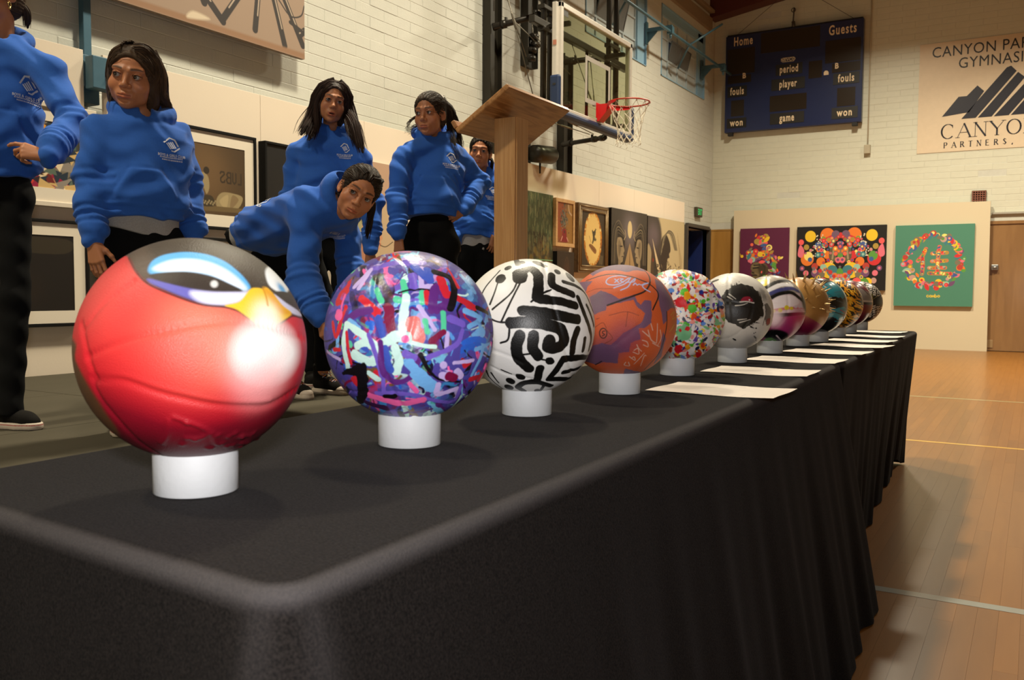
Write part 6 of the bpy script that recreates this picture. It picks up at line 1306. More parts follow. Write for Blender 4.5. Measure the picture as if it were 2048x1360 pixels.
def head_mesh(g, neck, h):
    """Head in its own frame (cm/100): x viewer-left when facing us, y face, z up; centre between crown and chin."""
    f = Field((-.095, -.12, -.185), (.095, .125, .125), h); c = .01; W = g.get('wide', 1.); E = lambda p, r, k=.012, op='add', M=None: f.ell(np.array(p)*c*[W, 1, 1], np.array(r)*c*[W, 1, 1], k, op, M)
    C = lambda a, b, ra, rb, k=.01, op='add': f.cone(np.array(a)*c*[W, 1, 1], np.array(b)*c*[W, 1, 1], ra*c, rb*c, k, op)
    E((0, -1.0, 3.2), (7.2, 9.0, 7.6)); E((0, 1.9, -2.2), (5.85, 6.2, 8.0), .02); E((0, 3.3, -7.0), (3.8, 4.4, 3.7), .02); E((0, 6.3, -9.1), (1.9, 1.7, 1.5), .02)
    for s in (-1, 1):
        E((s*3.9, 5.0, -3.1), (2.5, 2.4, 2.6), .022); E((s*3.9, 2.6, -6.2), (1.6, 2.6, 2.2), .02)
        C((s*1.2, 8.0, 2.3), (s*4.4, 6.7, 2.5), .75, .7, .016)
    for s in (-1, 1): E((s*3.2, 9.0, .35), (2.1, 1.7, 1.25), .012, 'sub')
    C((0, 7.5, 1.4), (0, 9.35, -2.5), .62, .95, .012); E((0, 9.45, -2.85), (1.05, .95, .85), .007)
    for s in (-1, 1):
        E((s*1.22, 8.5, -3.15), (.78, .95, .68), .005); E((s*.62, 9.25, -3.72), (.36, .42, .3), .002, 'sub')
    # lids: an eyelid shell round each ball with an almond opening
    op_ = g.get('lid', .70)
    for s in (-1, 1):
        f.ell(np.array((s*3.15*W, 7.15, .3))*c, np.array((1.62, 1.42, 1.30))*c, .006)
        f.ell(np.array((s*3.15*W, 8.75, .26))*c, np.array((1.42, 1.25, op_))*c, .0015, 'sub', rotm('Y', -s*.10))
        f.ell(np.array((s*3.15*W, 7.1, .3))*c, np.array((1.24, 1.24, 1.24))*c, .0, 'sub')
        f.cone(np.array((s*1.9*W, 8.12, .92))*c, np.array((s*3.2*W, 8.62, 1.20))*c, .0014, .0021, .004); f.cone(np.array((s*3.2*W, 8.62, 1.20))*c, np.array((s*4.5*W, 7.75, .95))*c, .0021, .0014, .004)
    mo = g.get('mouth', 0.)
    E((0, 7.6, -6.2), (2.7, 1.3, 1.7), .02)
    C((-2.0, 7.75, -6.12), (-.55, 8.75, -5.68), .30, .48, .006); C((2.0, 7.75, -6.12), (.55, 8.75, -5.68), .30, .48, .006); C((-.55, 8.75, -5.68), (.55, 8.75, -5.68), .46, .46, .004)
    C((-1.75, 7.8, -6.5-mo), (0, 8.6, -6.95-mo), .34, .62, .006); C((1.75, 7.8, -6.5-mo), (0, 8.6, -6.95-mo), .34, .62, .006)
    if mo: E((0, 8.9, -6.3-mo*.5), (1.6, 1.1, .24+mo*.42), .002, 'sub')
    else: C((-2.1, 8.45, -6.25), (0, 9.45, -6.28), .12, .16, .003, 'sub'); C((2.1, 8.45, -6.25), (0, 9.45, -6.28), .12, .16, .003, 'sub')
    E((0, 8.4, -8.0-mo), (1.9, .6, .45), .012, 'sub')
    for s in (-1, 1):
        M = rotm('Z', s*.38)@rotm('X', -.15)
        f.ell(np.array((s*7.25*W, -.9, -.6))*c, np.array((.75, 1.75, 2.9))*c, .006, 'add', M); f.ell(np.array((s*7.75*W, -.55, -.2))*c, np.array((.55, 1.05, 1.9))*c, .004, 'sub', M); f.ell(np.array((s*7.0*W, .0, -2.9))*c, np.array((.6, .85, .9))*c, .006)
        f.ell(np.array((s*7.15*W, .55, -.9))*c, np.array((.35, .4, .7))*c, .003)
    f.cone((0, -.022, -.05), neck, .042, .047, .02)
    V, F = f.mesh()
    x, y, z = (V/c).T; x = x/W; ax = np.abs(x)
    skin = np.array(g['skin']); col = np.tile(skin, (len(V), 1)); mixc = lambda m_, cc: col*(1-m_[:, None])+np.array(cc)*m_[:, None]
    sm = lambda e0, e1, v: np.clip((v-e0)/(e1-e0), 0, 1)
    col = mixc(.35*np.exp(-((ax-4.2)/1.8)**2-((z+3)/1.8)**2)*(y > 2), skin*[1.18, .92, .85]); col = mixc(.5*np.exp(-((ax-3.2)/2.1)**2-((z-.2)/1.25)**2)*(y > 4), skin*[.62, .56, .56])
    up = (z > -6.28-mo*.5); zl = np.where(up, -5.92+.16*np.cos(ax*2.4)-.10*ax, -6.85-mo+.12*ax); lip = np.exp(-((z-zl)/np.where(up, .40, .52))**4)*sm(2.25, 1.75, ax)*(y > 6.8); col = mixc(np.clip(lip, 0, 1)*.8, g.get('lip', skin*[1.02, .60, .62]))
    if mo: col = mixc(np.exp(-((z+6.3+mo*.5)/.32)**4)*sm(1.5, 1.2, ax)*(y > 6)*(y < 8.4), (.05, .015, .015))
    else: col = mixc(.7*np.exp(-((z+6.27)/.12)**2)*sm(2.3, 1.9, ax)*(y > 6.8), skin*.25)
    bz = 2.55+.42*np.sin(np.clip((ax-1.2)/3.6, 0, 1)*math.pi*.75)-.03*ax; bt = .46*(1-.55*sm(3, 5, ax)); brow = np.exp(-((z-bz)/bt)**4)*sm(1.05, 1.5, ax)*sm(5.3, 4.6, ax)*(y > 3.5); col = mixc(np.clip(brow*g.get('browk', .85), 0, 1), g.get('brow', (.02, .012, .008)))
    lz = .26+op_*np.sqrt(np.clip(1-((ax-3.15)/1.55)**2, 0, 1)); lash = np.exp(-((z-lz-.04)/.16)**2)*sm(1.72, 1.3, np.abs(ax-3.15))*(y > 6.3); col = mixc(np.clip(lash*1.1, 0, 1), (.012, .008, .006))
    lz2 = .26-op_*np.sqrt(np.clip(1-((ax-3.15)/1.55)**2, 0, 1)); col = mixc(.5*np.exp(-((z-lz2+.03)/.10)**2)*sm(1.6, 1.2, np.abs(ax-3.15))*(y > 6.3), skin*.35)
    return V, F, col
# ------------------------------------------------------------------ the six girls on the stage
M_skin = mat_attr('skin', .48, .12, 500, sss=.08, spec=.4); M_eye = mat_attr('eye', .12, coat=.7); M_hair = mat_attr('hair', .6, spec=.22); M_sole = mat_attr('shoe sole', .6)
M_hood = mat('royal blue fleece', (.032, .122, .48), .92, var=.10, scale=160, bump=.35, bscale=900, sheen=.12, spec=.15)
M_print = mat('white print', (.62, .64, .70), .7); M_trous = mat('black leggings', (.006, .006, .006), .9, var=.2, spec=.1); M_shirt = mat('heather grey jersey', (.36, .34, .32), .9, var=.25, scale=220)
M_canvas = mat('black canvas shoe', (.009, .008, .007), .9, var=.2, scale=300, spec=.1); M_lace = mat_attr('laces', .7); M_gold = mat('gold earring', (.75, .52, .18), .25, .9); M_stud = mat('clear stud', (.7, .7, .72), .15, .5)
RZ = np.array([[math.cos(YAW), math.sin(YAW), 0], [-math.sin(YAW), math.cos(YAW), 0], [0, 0, 1]])     # world -> stage-facing axes (x to the right, y away, z up)
vec = lambda *a: np.array(a, float)
unit = lambda v: np.array(v, float)/np.linalg.norm(v)

def strands(rg, guides, cols, nseg=10, wave=0.):
    """Locks of hair: each guide (points, start width, end width, count, radius) becomes a bundle of tapering strands."""
    V, F, K = [], [], []; n = 5; base = 0
    for P, w0, w1, cnt, r0 in guides:
        P = spline(np.array(P, float), 8); s = np.concatenate([[0], np.cumsum(np.linalg.norm(np.diff(P, axis=0), axis=1))]); T = np.linspace(0, 1, nseg+1)
        C = np.stack([np.interp(T*s[-1], s, P[:, i]) for i in range(3)], 1); tg = np.gradient(C, axis=0); tg /= np.linalg.norm(tg, axis=1)[:, None]+1e-9
        side = np.cross(tg, vec(.13, -.95, .3)); side /= np.linalg.norm(side, axis=1)[:, None]+1e-9; up = np.cross(side, tg)
        if cnt >= 50:     # solid core of the lock
            m_ = 14; b0 = base
            for i in range(nseg+1):
                w = (w0+(w1-w0)*T[i])*.80*(1-.8*max(0, T[i]-.72)/.28)
                for k in range(m_):
                    an = 6.2832*k/m_; rr = w*(1+.10*math.sin(an*5+i*.4)); V.append(C[i]+rr*math.cos(an)*side[i]+.55*rr*math.sin(an)*up[i])
            F += [(b0+i*m_+k, b0+i*m_+(k+1) % m_, b0+(i+1)*m_+(k+1) % m_, b0+(i+1)*m_+k) for i in range(nseg) for k in range(m_)]
            K += [np.array(cols[0])*.8]*((nseg+1)*m_); base = len(V)
        for _ in range(cnt):
            a = rg.random()*6.28; q = math.sqrt(rg.random()); w = w0+(w1-w0)*T; L = rg.uniform(.82, 1.0); ph = rg.random()*6.28; f = rg.uniform(5, 8)
            Q = C+side*(w*q*math.cos(a))[:, None]+up*(w*q*.55*math.sin(a))[:, None]
            if wave: Q = Q+side*(wave*T*np.sin(f*2*T*3.1+ph))[:, None]+up*(wave*T*np.cos(f*2*T*3.1+ph))[:, None]
            Q = Q[0]+(Q-Q[0])*L; R = r0*(1-.75*T**1.5)*rg.uniform(.7, 1.2)
            for i in range(nseg+1):
                for k in range(n): V.append(Q[i]+R[i]*(math.cos(6.2832*k/n)*side[i]+math.sin(6.2832*k/n)*up[i]))
            F += [(base+i*n+k, base+i*n+(k+1) % n, base+(i+1)*n+(k+1) % n, base+(i+1)*n+k) for i in range(nseg) for k in range(n)]
            c = np.array(cols[rg.integers(len(cols))])*rg.uniform(.75, 1.3); K += [c]*((nseg+1)*n); base = len(V)
    return np.array(V), np.array(F), np.array(K)

def comb(rg, g, V, C, hc, sc, H, base):
    """Short combed strands lying on the cap so the hairline and crown read as hair."""
    W = g.get('wide', 1.); vol = g.get('vol', .8)*.01; cen = vec(0, -.013, .034); R = vec(.073*W+vol, .091+vol, .077+vol); P0 = ((V-hc)/sc)@H
    k = np.linalg.norm((P0-cen)/R, axis=1); ok = np.where((k > .93) & (P0[:, 2] > -.03))[0]
    if len(ok) == 0: return np.zeros((0, 3)), np.zeros((0, 4), int), np.zeros((0, 3))
    pick = ok[rg.integers(len(ok), size=850)]; OV, OF, OC = [], [], []; n = 4; S = 7
    for q in pick:
        p = P0[q].copy(); Q = []; step = .0075*rg.uniform(.7, 1.2); lift = rg.uniform(.0, .0022); a = rg.normal(0, .12)
        for i in range(S):
            u = (p-cen)/R; p = cen+(p-cen)/np.linalg.norm(u)*1.004; Q.append(cen+(p-cen)*(1+lift/.08)); nn = unit((p-cen)/R**2)
            if g['style'] == 'long': s_ = 1 if p[0] > g.get('part', 0.) else -1; d = vec(s_*.9, -.35, -.5-6*abs(p[0]))
            else: d = vec(0, -.105, .02)-p; d = d/np.linalg.norm(d)
            d = unit(d-nn*(d@nn)); d = unit(d+a*np.cross(nn, d)); p = p+d*step
        Q = hc+sc*np.array(Q)@H.T; b0 = base+len(OV)
        for i in range(S):
            t_ = unit(Q[min(i+1, S-1)]-Q[max(i-1, 0)]); nn = unit(Q[i]-(hc+sc*H@cen)); sd = np.cross(t_, nn); r = .0011*(.35+.65*math.sin(math.pi*min(1, (i+.6)/S)))
            for m_ in range(n): OV.append(Q[i]+r*(math.cos(1.5708*m_)*sd+math.sin(1.5708*m_)*nn))
        OF += [(b0+i*n+m_, b0+i*n+(m_+1) % n, b0+(i+1)*n+(m_+1) % n, b0+(i+1)*n+m_) for i in range(S-1) for m_ in range(n)]
        OC += [np.array(g['haircol'][rg.integers(len(g['haircol']))])*rg.uniform(.7, 1.35)]*(S*n)
    return np.array(OV), np.array(OF), np.array(OC)
def hair_cap(g, h):
    c = .01; W = g.get('wide', 1.); f = Field((-.115, -.135, -.14), (.115, .12, .14), h); vol = g.get('vol', .8)
    f.ell((0, -.013, .034), (.073*W+vol*c, .091+vol*c, .077+vol*c), .0); f.ell((0, -.045, -.015), (.066*W+vol*c*.8, .052+vol*c, .07), .02)
    st = g['style']
    if st == 'long':
        for s in (-1, 1): f.ell((s*.062*W, -.02, -.03), (.026, .055, .085), .02)
    w, x, y, z = f.win((-1, -1, -1), (1, 1, 1))
    if st == 'long': q = y*260+3*np.sin(z*60)
    else: q = np.arctan2(x, z+.02+0*y)*34+2*np.sin(y*50)
    f.D[w] += (.0011*np.sin(q)+.0007*np.sin(q*2.3+1)+.0006*np.sin(x*300+y*170)).astype(np.float32)
    hl = g.get('hairline', 0.)
    f.ell((g.get('part', 0.), .090, -.034+hl), (.066*W, .076, .098), .022, 'sub')
    if st == 'long': f.ell((0, .10, -.09), (.060*W, .080, .06), .01, 'sub')
    else:
        for s in (-1, 1): f.ell((s*.08*W, .0, -.012), (.022, .026, .04), .008, 'sub')
        f.ell((0, .05, -.10), (.12, .10, .06), .012, 'sub')
    V, F = f.mesh()
    x, y, z = V.T; q = (y*260+3*np.sin(z*60)) if st == 'long' else np.arctan2(x, z+.02)*34+2*np.sin(y*50)
    n = .5+.5*np.sin(q*1.7+np.sin(q*.6)*2); c0, c1 = np.array(g['haircol'][0]), np.array(g['haircol'][-1])
    return V, F, c0*(1-n[:, None])+c1*n[:, None]

def logo_geo():
    V, F = [], []
    def pg(P): o = len(V); V.extend(P); F.append(tuple(range(o, o+len(P))))
    pg([(-.98, .22), (-.30, .98), (-.22, .80), (-.80, .12)]); pg([(-.30, .98), (.42, .78), (.34, .62), (-.22, .80)]); pg([(.42, .78), (.86, -.05), (.72, -.12), (.30, .60)])
    for k in range(4): a = k*.21; pg([(-.62+a, .10+a*.45), (-.50+a, .16+a*.45), (.02+a*.9, -.58+a*.35), (-.10+a*.9, -.64+a*.35)])
    pg([(.92, -.18), (1.02, -.32), (.42, -.96), (.34, -.80)]); pg([(.42, -.96), (.34, -.80), (.0, -.72), (.02, -.88)])
    T, G_ = text_geo('BOYS & GIRLS CLUB', .46, .012, .78); o = len(V); V.extend([(p[0]+.05, p[1]-1.42) for p in T]); F.extend([tuple(i+o for i in f) for f in G_])
    rg = np.random.default_rng(1)
    for row, y in ((0, -1.80), (1, -2.10)):
        x = -1.3+.25*row
        while x < 1.35: w = rg.uniform(.05, .12); pg([(x, y), (x+w, y), (x+w, y+.17), (x, y+.17)]); x += w+rg.uniform(.03, .07)
    return np.array(V), F
LOGO = logo_geo()
def stick_print(geo, hv, hf, c, u, n, s, parent, name='chest_print'):
    """Wrap flat print geometry onto the cloth surface."""
    eye = RZ@(EYE-np.array(parent.parent.location)); bvh = BVHTree.FromPolygons([tuple(p) for p in hv], [tuple(map(int, q)) for q in hf]); n = unit(n); u = unit(u-n*(n@u)); v = np.cross(n, u); V = []; h0 = bvh.ray_cast(Vector(eye), Vector(unit(c-eye)))[0]; c = np.array(h0) if h0 is not None else c
    for p in geo[0]:
        o = c+s*(p[0]*u+p[1]*v)+n*.06; hit = bvh.ray_cast(Vector(o), Vector(-n), .3)[0]
        V.append((np.array(hit) if hit is not None else o-n*.06)+n*.0028)
    mb = MB(); mb.raw(V, geo[1]); return mb.build(name, M_print, parent)

def shoe(kind, parent, heel, toe, up=(0, 0, 1)):
    """heel, toe: floor points in the person's axes."""
    heel, toe = np.array(heel), np.array(toe); L = np.linalg.norm(toe-heel); y = (toe-heel)/L; x = np.cross(y, vec(0, 0, 1)); M = np.stack([x, y, vec(0, 0, 1)], 1); k = L/.225
    f = Field((-.06, -.03, -.01), (.06, .25, .17), .0035); top = .13 if kind == 'high' else .075
    f.chain([(0, .03, .05), (0, .10, .048), (0, .17, .030), (0, .195, .026)], [.033, .035, .033, .024], .015, sq=((0, 0, 1), 1.0)); f.chain([(0, .03, .05), (0, .032, top)], [.034, .036], .015)
    f.cone((0, .034, top-.005), (0, .036, top+.06), .029, .031, .004, 'sub')
    w, X, Y, Z = f.win((-1, -1, -1), (1, 1, 1)); f.D[w] = np.maximum(f.D[w], .010-Z+0*X+0*Y)
    V, F = f.mesh(); V = V*[k, k, 1]; o = grid_mesh('shoe', heel+V@M.T, F, M_canvas, parent)
    f = Field((-.06, -.03, -.01), (.06, .25, .05), .003)
    f.chain([(0, .02, .012), (0, .08, .012), (0, .15, .012), (0, .193, .012)], [.036, .036, .041, .034], .01)
    w, X, Y, Z = f.win((-1, -1, -1), (1, 1, 1)); tc_ = np.where(Y > .175, .034, .026) if kind == 'high' else .026
    f.D[w] = np.maximum(f.D[w], np.maximum(.001-Z+0*X+0*Y, Z-tc_+0*X))
    V, F = f.mesh(); col = np.tile(S_(190, 176, 160), (len(V), 1)); 
    if kind == 'slip': col[np.abs(V[:, 2]-.018) < .0022] = S_(150, 30, 40)
    else: col[np.abs(V[:, 2]-.007) < .0015] = S_(60, 40, 40)
    grid_mesh('sole', heel+(V*[k, k, 1])@M.T, F, M_sole, o, paint=col)
    if kind == 'high':
        f = Field((-.05, .12, -.0), (.05, .25, .06), .003); f.ell((0, .183, .026), (.034, .043, .026), 0); w, X, Y, Z = f.win((-1, -1, -1), (1, 1, 1)); f.D[w] = np.maximum(f.D[w], .012-Z+0*X+0*Y); V, F = f.mesh()
        grid_mesh('toe_cap', heel+(V*[k, k, 1])@M.T, F, M_sole, o, paint=np.tile(S_(196, 180, 164), (len(V), 1)))
        mb = MB(); cols = []; rb = [S_(*q) for q in ((190, 60, 50), (210, 130, 50), (180, 160, 80), (70, 110, 150), (110, 80, 140), (190, 180, 170))]
        for i in range(8):
            yy = .145-.0125*i if i < 5 else .082-.006*(i-5); zz = .062+.0042*i if i < 4 else .078+.016*(i-4); 
            for s in (1, -1):
                n0 = len(mb.v); A = [vec(s*.024, yy, zz-.008), vec(s*.012, yy+.006, zz+.004), vec(-s*.004, yy+.001, zz+.006), vec(-s*.022, yy-.008, zz+.004)]; P_ = spline(A, 4); mb.tube([heel+M@(p*[k, k, 1]) for p in P_], .0028, 5)
                cols += [rb[(q//5+i) % 6] for q in range(len(mb.v)-n0)]
        grid_mesh('laces', mb.v, [f_ for f_ in mb.f if len(f_) == 4], M_lace, o, paint=cols)
        mb = MB(); 
        for i in range(7):
            for s in (1, -1): yy = .145-.0125*i if i < 5 else .082-.006*(i-5); zz = .054+.0042*i if i < 4 else .07+.016*(i-4); p = heel+M@(vec(s*.027, yy, zz)*[k, k, 1]); mb.ring(p, .0035, .0014, M@vec(s, .2, .6), 8, 4)
        tag(mb.build('eyelet', mat('eyelet metal', (.6, .58, .55), .3, .8), o), kind='stuff')
    return o

def girl(g):
    rng_ = np.random.default_rng(g.get('seed', 1)); root = np.array(g['root']); L = lambda q: RZ@(at(*q)-root); h = g.get('h', .0022)
    ob = empty('person', root, g['label'], 'person', None, YAW)
    bV, bF, bC = [], [], []
    def addbody(V, F, C): bF.append(np.asarray(F)+sum(len(v) for v in bV)); bV.append(V); bC.append(C)
    skin = np.array(g['skin'])
    # --- head
    hc = L(g['head']); yaw, pit, rol = [math.radians(a) for a in g['turn']]; sc = g.get('hs', 1.)
    yaw += math.atan((g['head'][0]-1024)/FOCAL_PX); H = rotm('Y', rol)@rotm('Z', -yaw)@np.array([[-1, 0, 0], [0, -1, 0], [0, 0, 1.]])@rotm('X', pit); W = g.get('wide', 1.)
    N = L(g['neck']); nk = H.T@(N-vec(0, 0, .03)-hc)/sc
    nk = np.clip(nk, (-.075, -.09, -.16), (.075, .05, -.12))
    V, F, C = head_mesh(g, nk, h); V = relax(V, F, 1, .35); addbody(hc+sc*V@H.T, F, C)
    for s in (-1, 1):
        mb = MB(); mb.lathe((0, 0, 0), [(.0121*math.sin(a), .0121*math.cos(a)) for a in np.linspace(.001, math.pi-.001, 22)], 30); V = np.array(mb.v); gz = unit(g.get('gaze', (0, 1, 0))); an = np.arccos(np.clip((V/.0121)@gz, -1, 1))[:, None]
        cc = np.where(an < .28, (.003, .002, .002), np.where(an < .64, (.022, .010, .006), (.36, .34, .32))); P = vec(s*.0315*W, .0715, .003)
        grid_mesh('eye', hc+sc*(V+P)@H.T, np.array(mb.f), M_eye, ob, paint=cc)
    # --- hair: combed cap plus bundles of strands
    V, F, C = hair_cap(g, h*1.15); V = hc+sc*V@H.T
    gl = []
    for item in g['locks']:
        P = [L(q) if isinstance(q, tuple) else hc+sc*H@(np.array(q)*.01) for q in item[0]]; gl.append((P,)+tuple(item[1:]))
    sv, sf, scol = strands(rng_, gl, g['haircol'], wave=g.get('wave', 0.))
    cv_, cf_, cc_ = comb(rng_, g, V, C, hc, sc, H, len(sv)); sv = np.vstack([sv, cv_]); sf = np.vstack([sf, cf_]); scol = np.vstack([scol, cc_])
    hr = grid_mesh('hair', np.vstack([V, sv]), np.vstack([F, sf+len(V)]), M_hair, ob, paint=np.vstack([C, scol]))
    for it in g.get('extras', []):
        kind, p = it[0], it[1]; p = hc+sc*H@(np.array(p)*.01); mb = MB()
        if kind == 'hoop_earring': mb.ring(p-vec(0, 0, .012), .009, .0022, H@vec(1, .4, 0), 16, 6); mb.tube([p-vec(0, 0, .021), p-vec(0, 0, .030)], [.004, .005], 8); mb.build(kind, M_gold, ob)
        if kind == 'stud_earring': mb.lathe(p, [(0, -.004), (.0036, 0), (0, .004)], 8); mb.build(kind, M_stud, ob)
        if kind == 'hair_tie': mb.ring(p, .014, .007, H@vec(*it[2]), 14, 8); mb.build(kind, mat('white scrunchie', (.72, .68, .62), .8), ob)
        if kind == 'necklace': mb.ring(p, .05, .0018, H@vec(*it[2]), 30, 5); mb.build(kind, M_gold, ob)
    # --- body under the clothes
    arms = [[L(q) for q in a] for a in g['arms']]; T0, T1 = L(g['hem']), L(g['neck'])-vec(0, 0, .015)
    yb = math.radians(g['body']); lat = np.array(g['lat']) if 'lat' in g else vec(math.cos(yb), math.sin(yb), 0); fwd = None
    tor = Torso(T0, T1, lat, g['st']); fwd = np.cross(tor.l, tor.d); fwd = -fwd if (fwd@vec(*g.get('front', (0, -1, 0)))) < 0 else fwd; sg = 1 if tor.c@fwd > 0 else -1
    legs = [[L(q) for q in a] for a in g['legs']]
    allp = np.vstack([T0, T1]+arms+legs); f = Field(allp.min(0)-.12, allp.max(0)+.10, .013)
    w, x, y, z = f.win((-9, -9, -9), (9, 9, 9)); f.put(tor.dist(x, y, z, 2.2, -.058)[0], w, .02, 'add')
    for a in arms: f.cone(T1-tor.d*.03, a[0], .04, .035, .03); f.chain(a[:3], [.034, .028, .022], .01)
    for a in legs: f.chain([T0]+a, [.035, .045, .040, .03], .02)
    f.cone(T1, T1+.6*(hc-T1), .04, .036, .02)
    V, F = f.mesh(); addbody(V, F, np.tile(skin, (len(V), 1)))
    for (wr, yd, zd, kw) in g.get('hands', []):
        V, F = hand_mesh(**kw); V = relax(V, F, 1, .3); M = frame(yd, zd); V = np.array(L(wr) if isinstance(wr, tuple) else wr)+V@M.T; 
        addbody(V, F, np.tile(skin*.88, (len(V), 1)))
    grid_mesh('body', np.vstack(bV), np.vstack(bF), M_skin, ob, paint=np.vstack(bC))
    # --- hooded sweatshirt
    P = np.vstack([T0, T1]+[a[:3] for a in arms]); f = Field(P.min(0)-.15, P.max(0)+vec(.15, .15, .14), g.get('hh', .0062)); w, x, y, z = f.win((-9, -9, -9), (9, 9, 9))
    d, t, u, v = tor.dist(x, y, z); v = v*sg
    pk = lambda q, e: 1/(1+np.exp(-np.clip(q/e, -30, 30)))
    if g.get('pocket', True):
        m_ = pk(t-.16, .012)*pk(.46-t, .012)*pk(.105-.05*np.clip((t-.22)/.24, 0, 1)-np.abs(u), .004)*(v > 0); d = d-.010*m_
    d = d+.004*np.exp(-((t-.085)/.016)**2)
    if g.get('pocket', True): d = d+.004*(v > 0)*(np.exp(-((t-.46)/.014)**2)*(np.abs(u) < .06)+np.exp(-((.105-.05*np.clip((t-.22)/.24, 0, 1)-np.abs(u))/.006)**2)*(t > .16)*(t < .46))
    f.put(d.astype(np.float32), w, .0, 'add')
    for a, R in zip(arms, g['sleeve']):
        f.cone(T1-tor.d*.01, a[0], .050, R[0]*.84, .05); f.chain(a[:2], [R[0]*.84, R[1]], .02); e = a[1]+(a[2]-a[1])*.80; f.chain([a[1], e], [R[1], R[2]], .022)
        f.cone(e+(a[2]-a[1])*.02, a[2], R[3], R[3]*.97, .008)
    ph = rng_.random(6)*6; X, Y, Z = x, y, z
    fold = .0035*np.sin(38*Z+14*X+9*Y+3*np.sin(11*X+ph[0])+ph[1])+.003*np.sin(30*X-26*Z+16*Y+2.5*np.sin(17*Z+ph[2]))+.0018*np.sin(85*Z+40*X+3*np.sin(23*Y+19*X+ph[3]))
    f.D[w] += (fold*g.get('crease', 1.25)).astype(np.float32)
    for a, R in zip(arms, g['sleeve']):     # bunched rings at cuffs and elbow
        for p0, p1, amp, per in ((a[1]+(a[2]-a[1])*.45, a[1]+(a[2]-a[1])*.82, .0042, .026), (a[0]+(a[1]-a[0])*.75, a[1]+(a[2]-a[1])*.15, .0032, .034)):
            m_ = R[1]+.03; w2, x2, y2, z2 = f.win(np.minimum(p0, p1)-m_, np.maximum(p0, p1)+m_); vv = p1-p0; Ln = np.linalg.norm(vv)
            if f.D[w2].size == 0: continue
            s_ = ((x2-p0[0])*vv[0]+(y2-p0[1])*vv[1]+(z2-p0[2])*vv[2])/Ln; f.D[w2] += (amp*np.sin(s_*2*math.pi/per+9*x2+7*z2)*np.clip(1-((s_/Ln-.5)/.62)**2, 0, 1)).astype(np.float32)
    hu = unit(tor.d*.55+vec(0, 0, .45)); hl_ = tor.l; hf = unit(np.cross(hl_, hu)); hf = hf if hf@fwd > 0 else -hf; NB = T1+vec(0, 0, .012); hz = g.get('hood', 1.)
    rp_ = [NB+hl_*.088*hz*math.sin(a)+hf*(.068*math.cos(a)-.016)*hz+hu*(.014-.036*math.cos(a)) for a in np.linspace(0, 2*math.pi, 19)]
    f.chain(rp_, [.022+.012*(.5-.5*math.cos(a)) for a in np.linspace(0, 2*math.pi, 19)], .014)
    MM = np.stack([hl_, hf, hu], 1)
    f.ell(NB-hf*.088*hz+hu*.005, (.10*hz, .048, .062), .025, 'add', MM); f.ell(NB-hf*.055+hu*.05, (.052, .03, .04), .015, 'sub', MM)
    f.cone(NB-hu*.05+hf*.01, NB+hu*.16+hf*.005, .046, .058, .006, 'sub')
    f.cone(NB-hu*.045+hf*.052, NB+hu*.05+hf*.085, .010, .030, .006, 'sub')
    V, F = f.mesh(); V = relax(V, F, 1, .4); ho = grid_mesh('hoodie', V, F, M_hood, ob)
    if 'logo' in g:
        c = L(g['logo']); n = unit(g.get('logon', fwd*.75+vec(0, -.6, .05))); stick_print(LOGO, V, F, c, unit(g.get('logou', tor.l*(1 if tor.l[0] > 0 else -1))), n, g.get('logos', .026), ho)
    if 'back' in g: bt, c, u_, n_, s_ = g['back']; stick_print(text_geo(bt, 1., .02, .9), V, F, L(c), vec(*u_), vec(*n_), s_, ho, 'back_print')
    # --- shirt tail, leggings, shoes
    if g.get('shirt'):
        f = Field(T0-.24, T0+.24, .006); w, x, y, z = f.win((-9, -9, -9), (9, 9, 9)); d, t, u, v = tor.dist(x, y, z, 2.4, g.get('shirtg', -.018), -9, .2); lo = -g['shirt'][0]-g['shirt'][1]*np.sin(u*14+.8)
        f.put(np.maximum(d+.002*np.sin(u*70), (lo-t)*tor.L).astype(np.float32), w, 0, 'add'); V, F = f.mesh(); grid_mesh('shirt_tail', V, F, M_shirt, ob)
    allp = np.vstack([T0]+legs); f = Field(allp.min(0)-.2, allp.max(0)+.2, .0085); w, x, y, z = f.win((-9, -9, -9), (9, 9, 9))
    f.put(tor.dist(x, y, z, 2.2, -.034, -.20, .3)[0].astype(np.float32), w, .0, 'add'); lr = g.get('legr', (.082, .058, .043))
    for a in legs: f.chain([T0+(a[0]-T0)*.6]+a, [lr[0]]+list(lr), .03)
    f.D[w] += (.0022*np.sin(60*z+20*x+3*np.sin(14*y))+.0015*np.sin(33*x-41*z)).astype(np.float32); f.D[w] = np.maximum(f.D[w], g.get('legcut', .05)-z+0*x+0*y)
    V, F = f.mesh(); grid_mesh('leggings', V, F, M_trous, ob)
    for (kind, a, b) in g['shoes']: shoe(kind, ob, a, b)
    return ob

def stage_pt(px, py):
    r = FWD+(px-1024)/FOCAL_PX*RIGHT-(py-680)/FOCAL_PX*UP; return EYE+r*((ST-EYE[2])/r[2])
def fl_(px, Z, root):
    """foot point on the stage in a girl's axes"""
    p = at(px, 700, Z); p[2] = ST; return RZ@(p-root)
SK = np.array(S_(188, 124, 85)); DK = [(.010, .006, .004), (.022, .012, .008), (.016, .009, .006)]
TS = lambda k=1.: [(0, .150*k, .105*k, 0), (.05, .150*k, .105*k, 0), (.10, .166*k, .120*k, .0), (.30, .168*k, .118*k, 0), (.55, .165*k, .110*k, 0), (.78, .172*k, .098*k, 0), (.90, .135*k, .085*k, 0), (1., .070*k, .06*k, 0)]
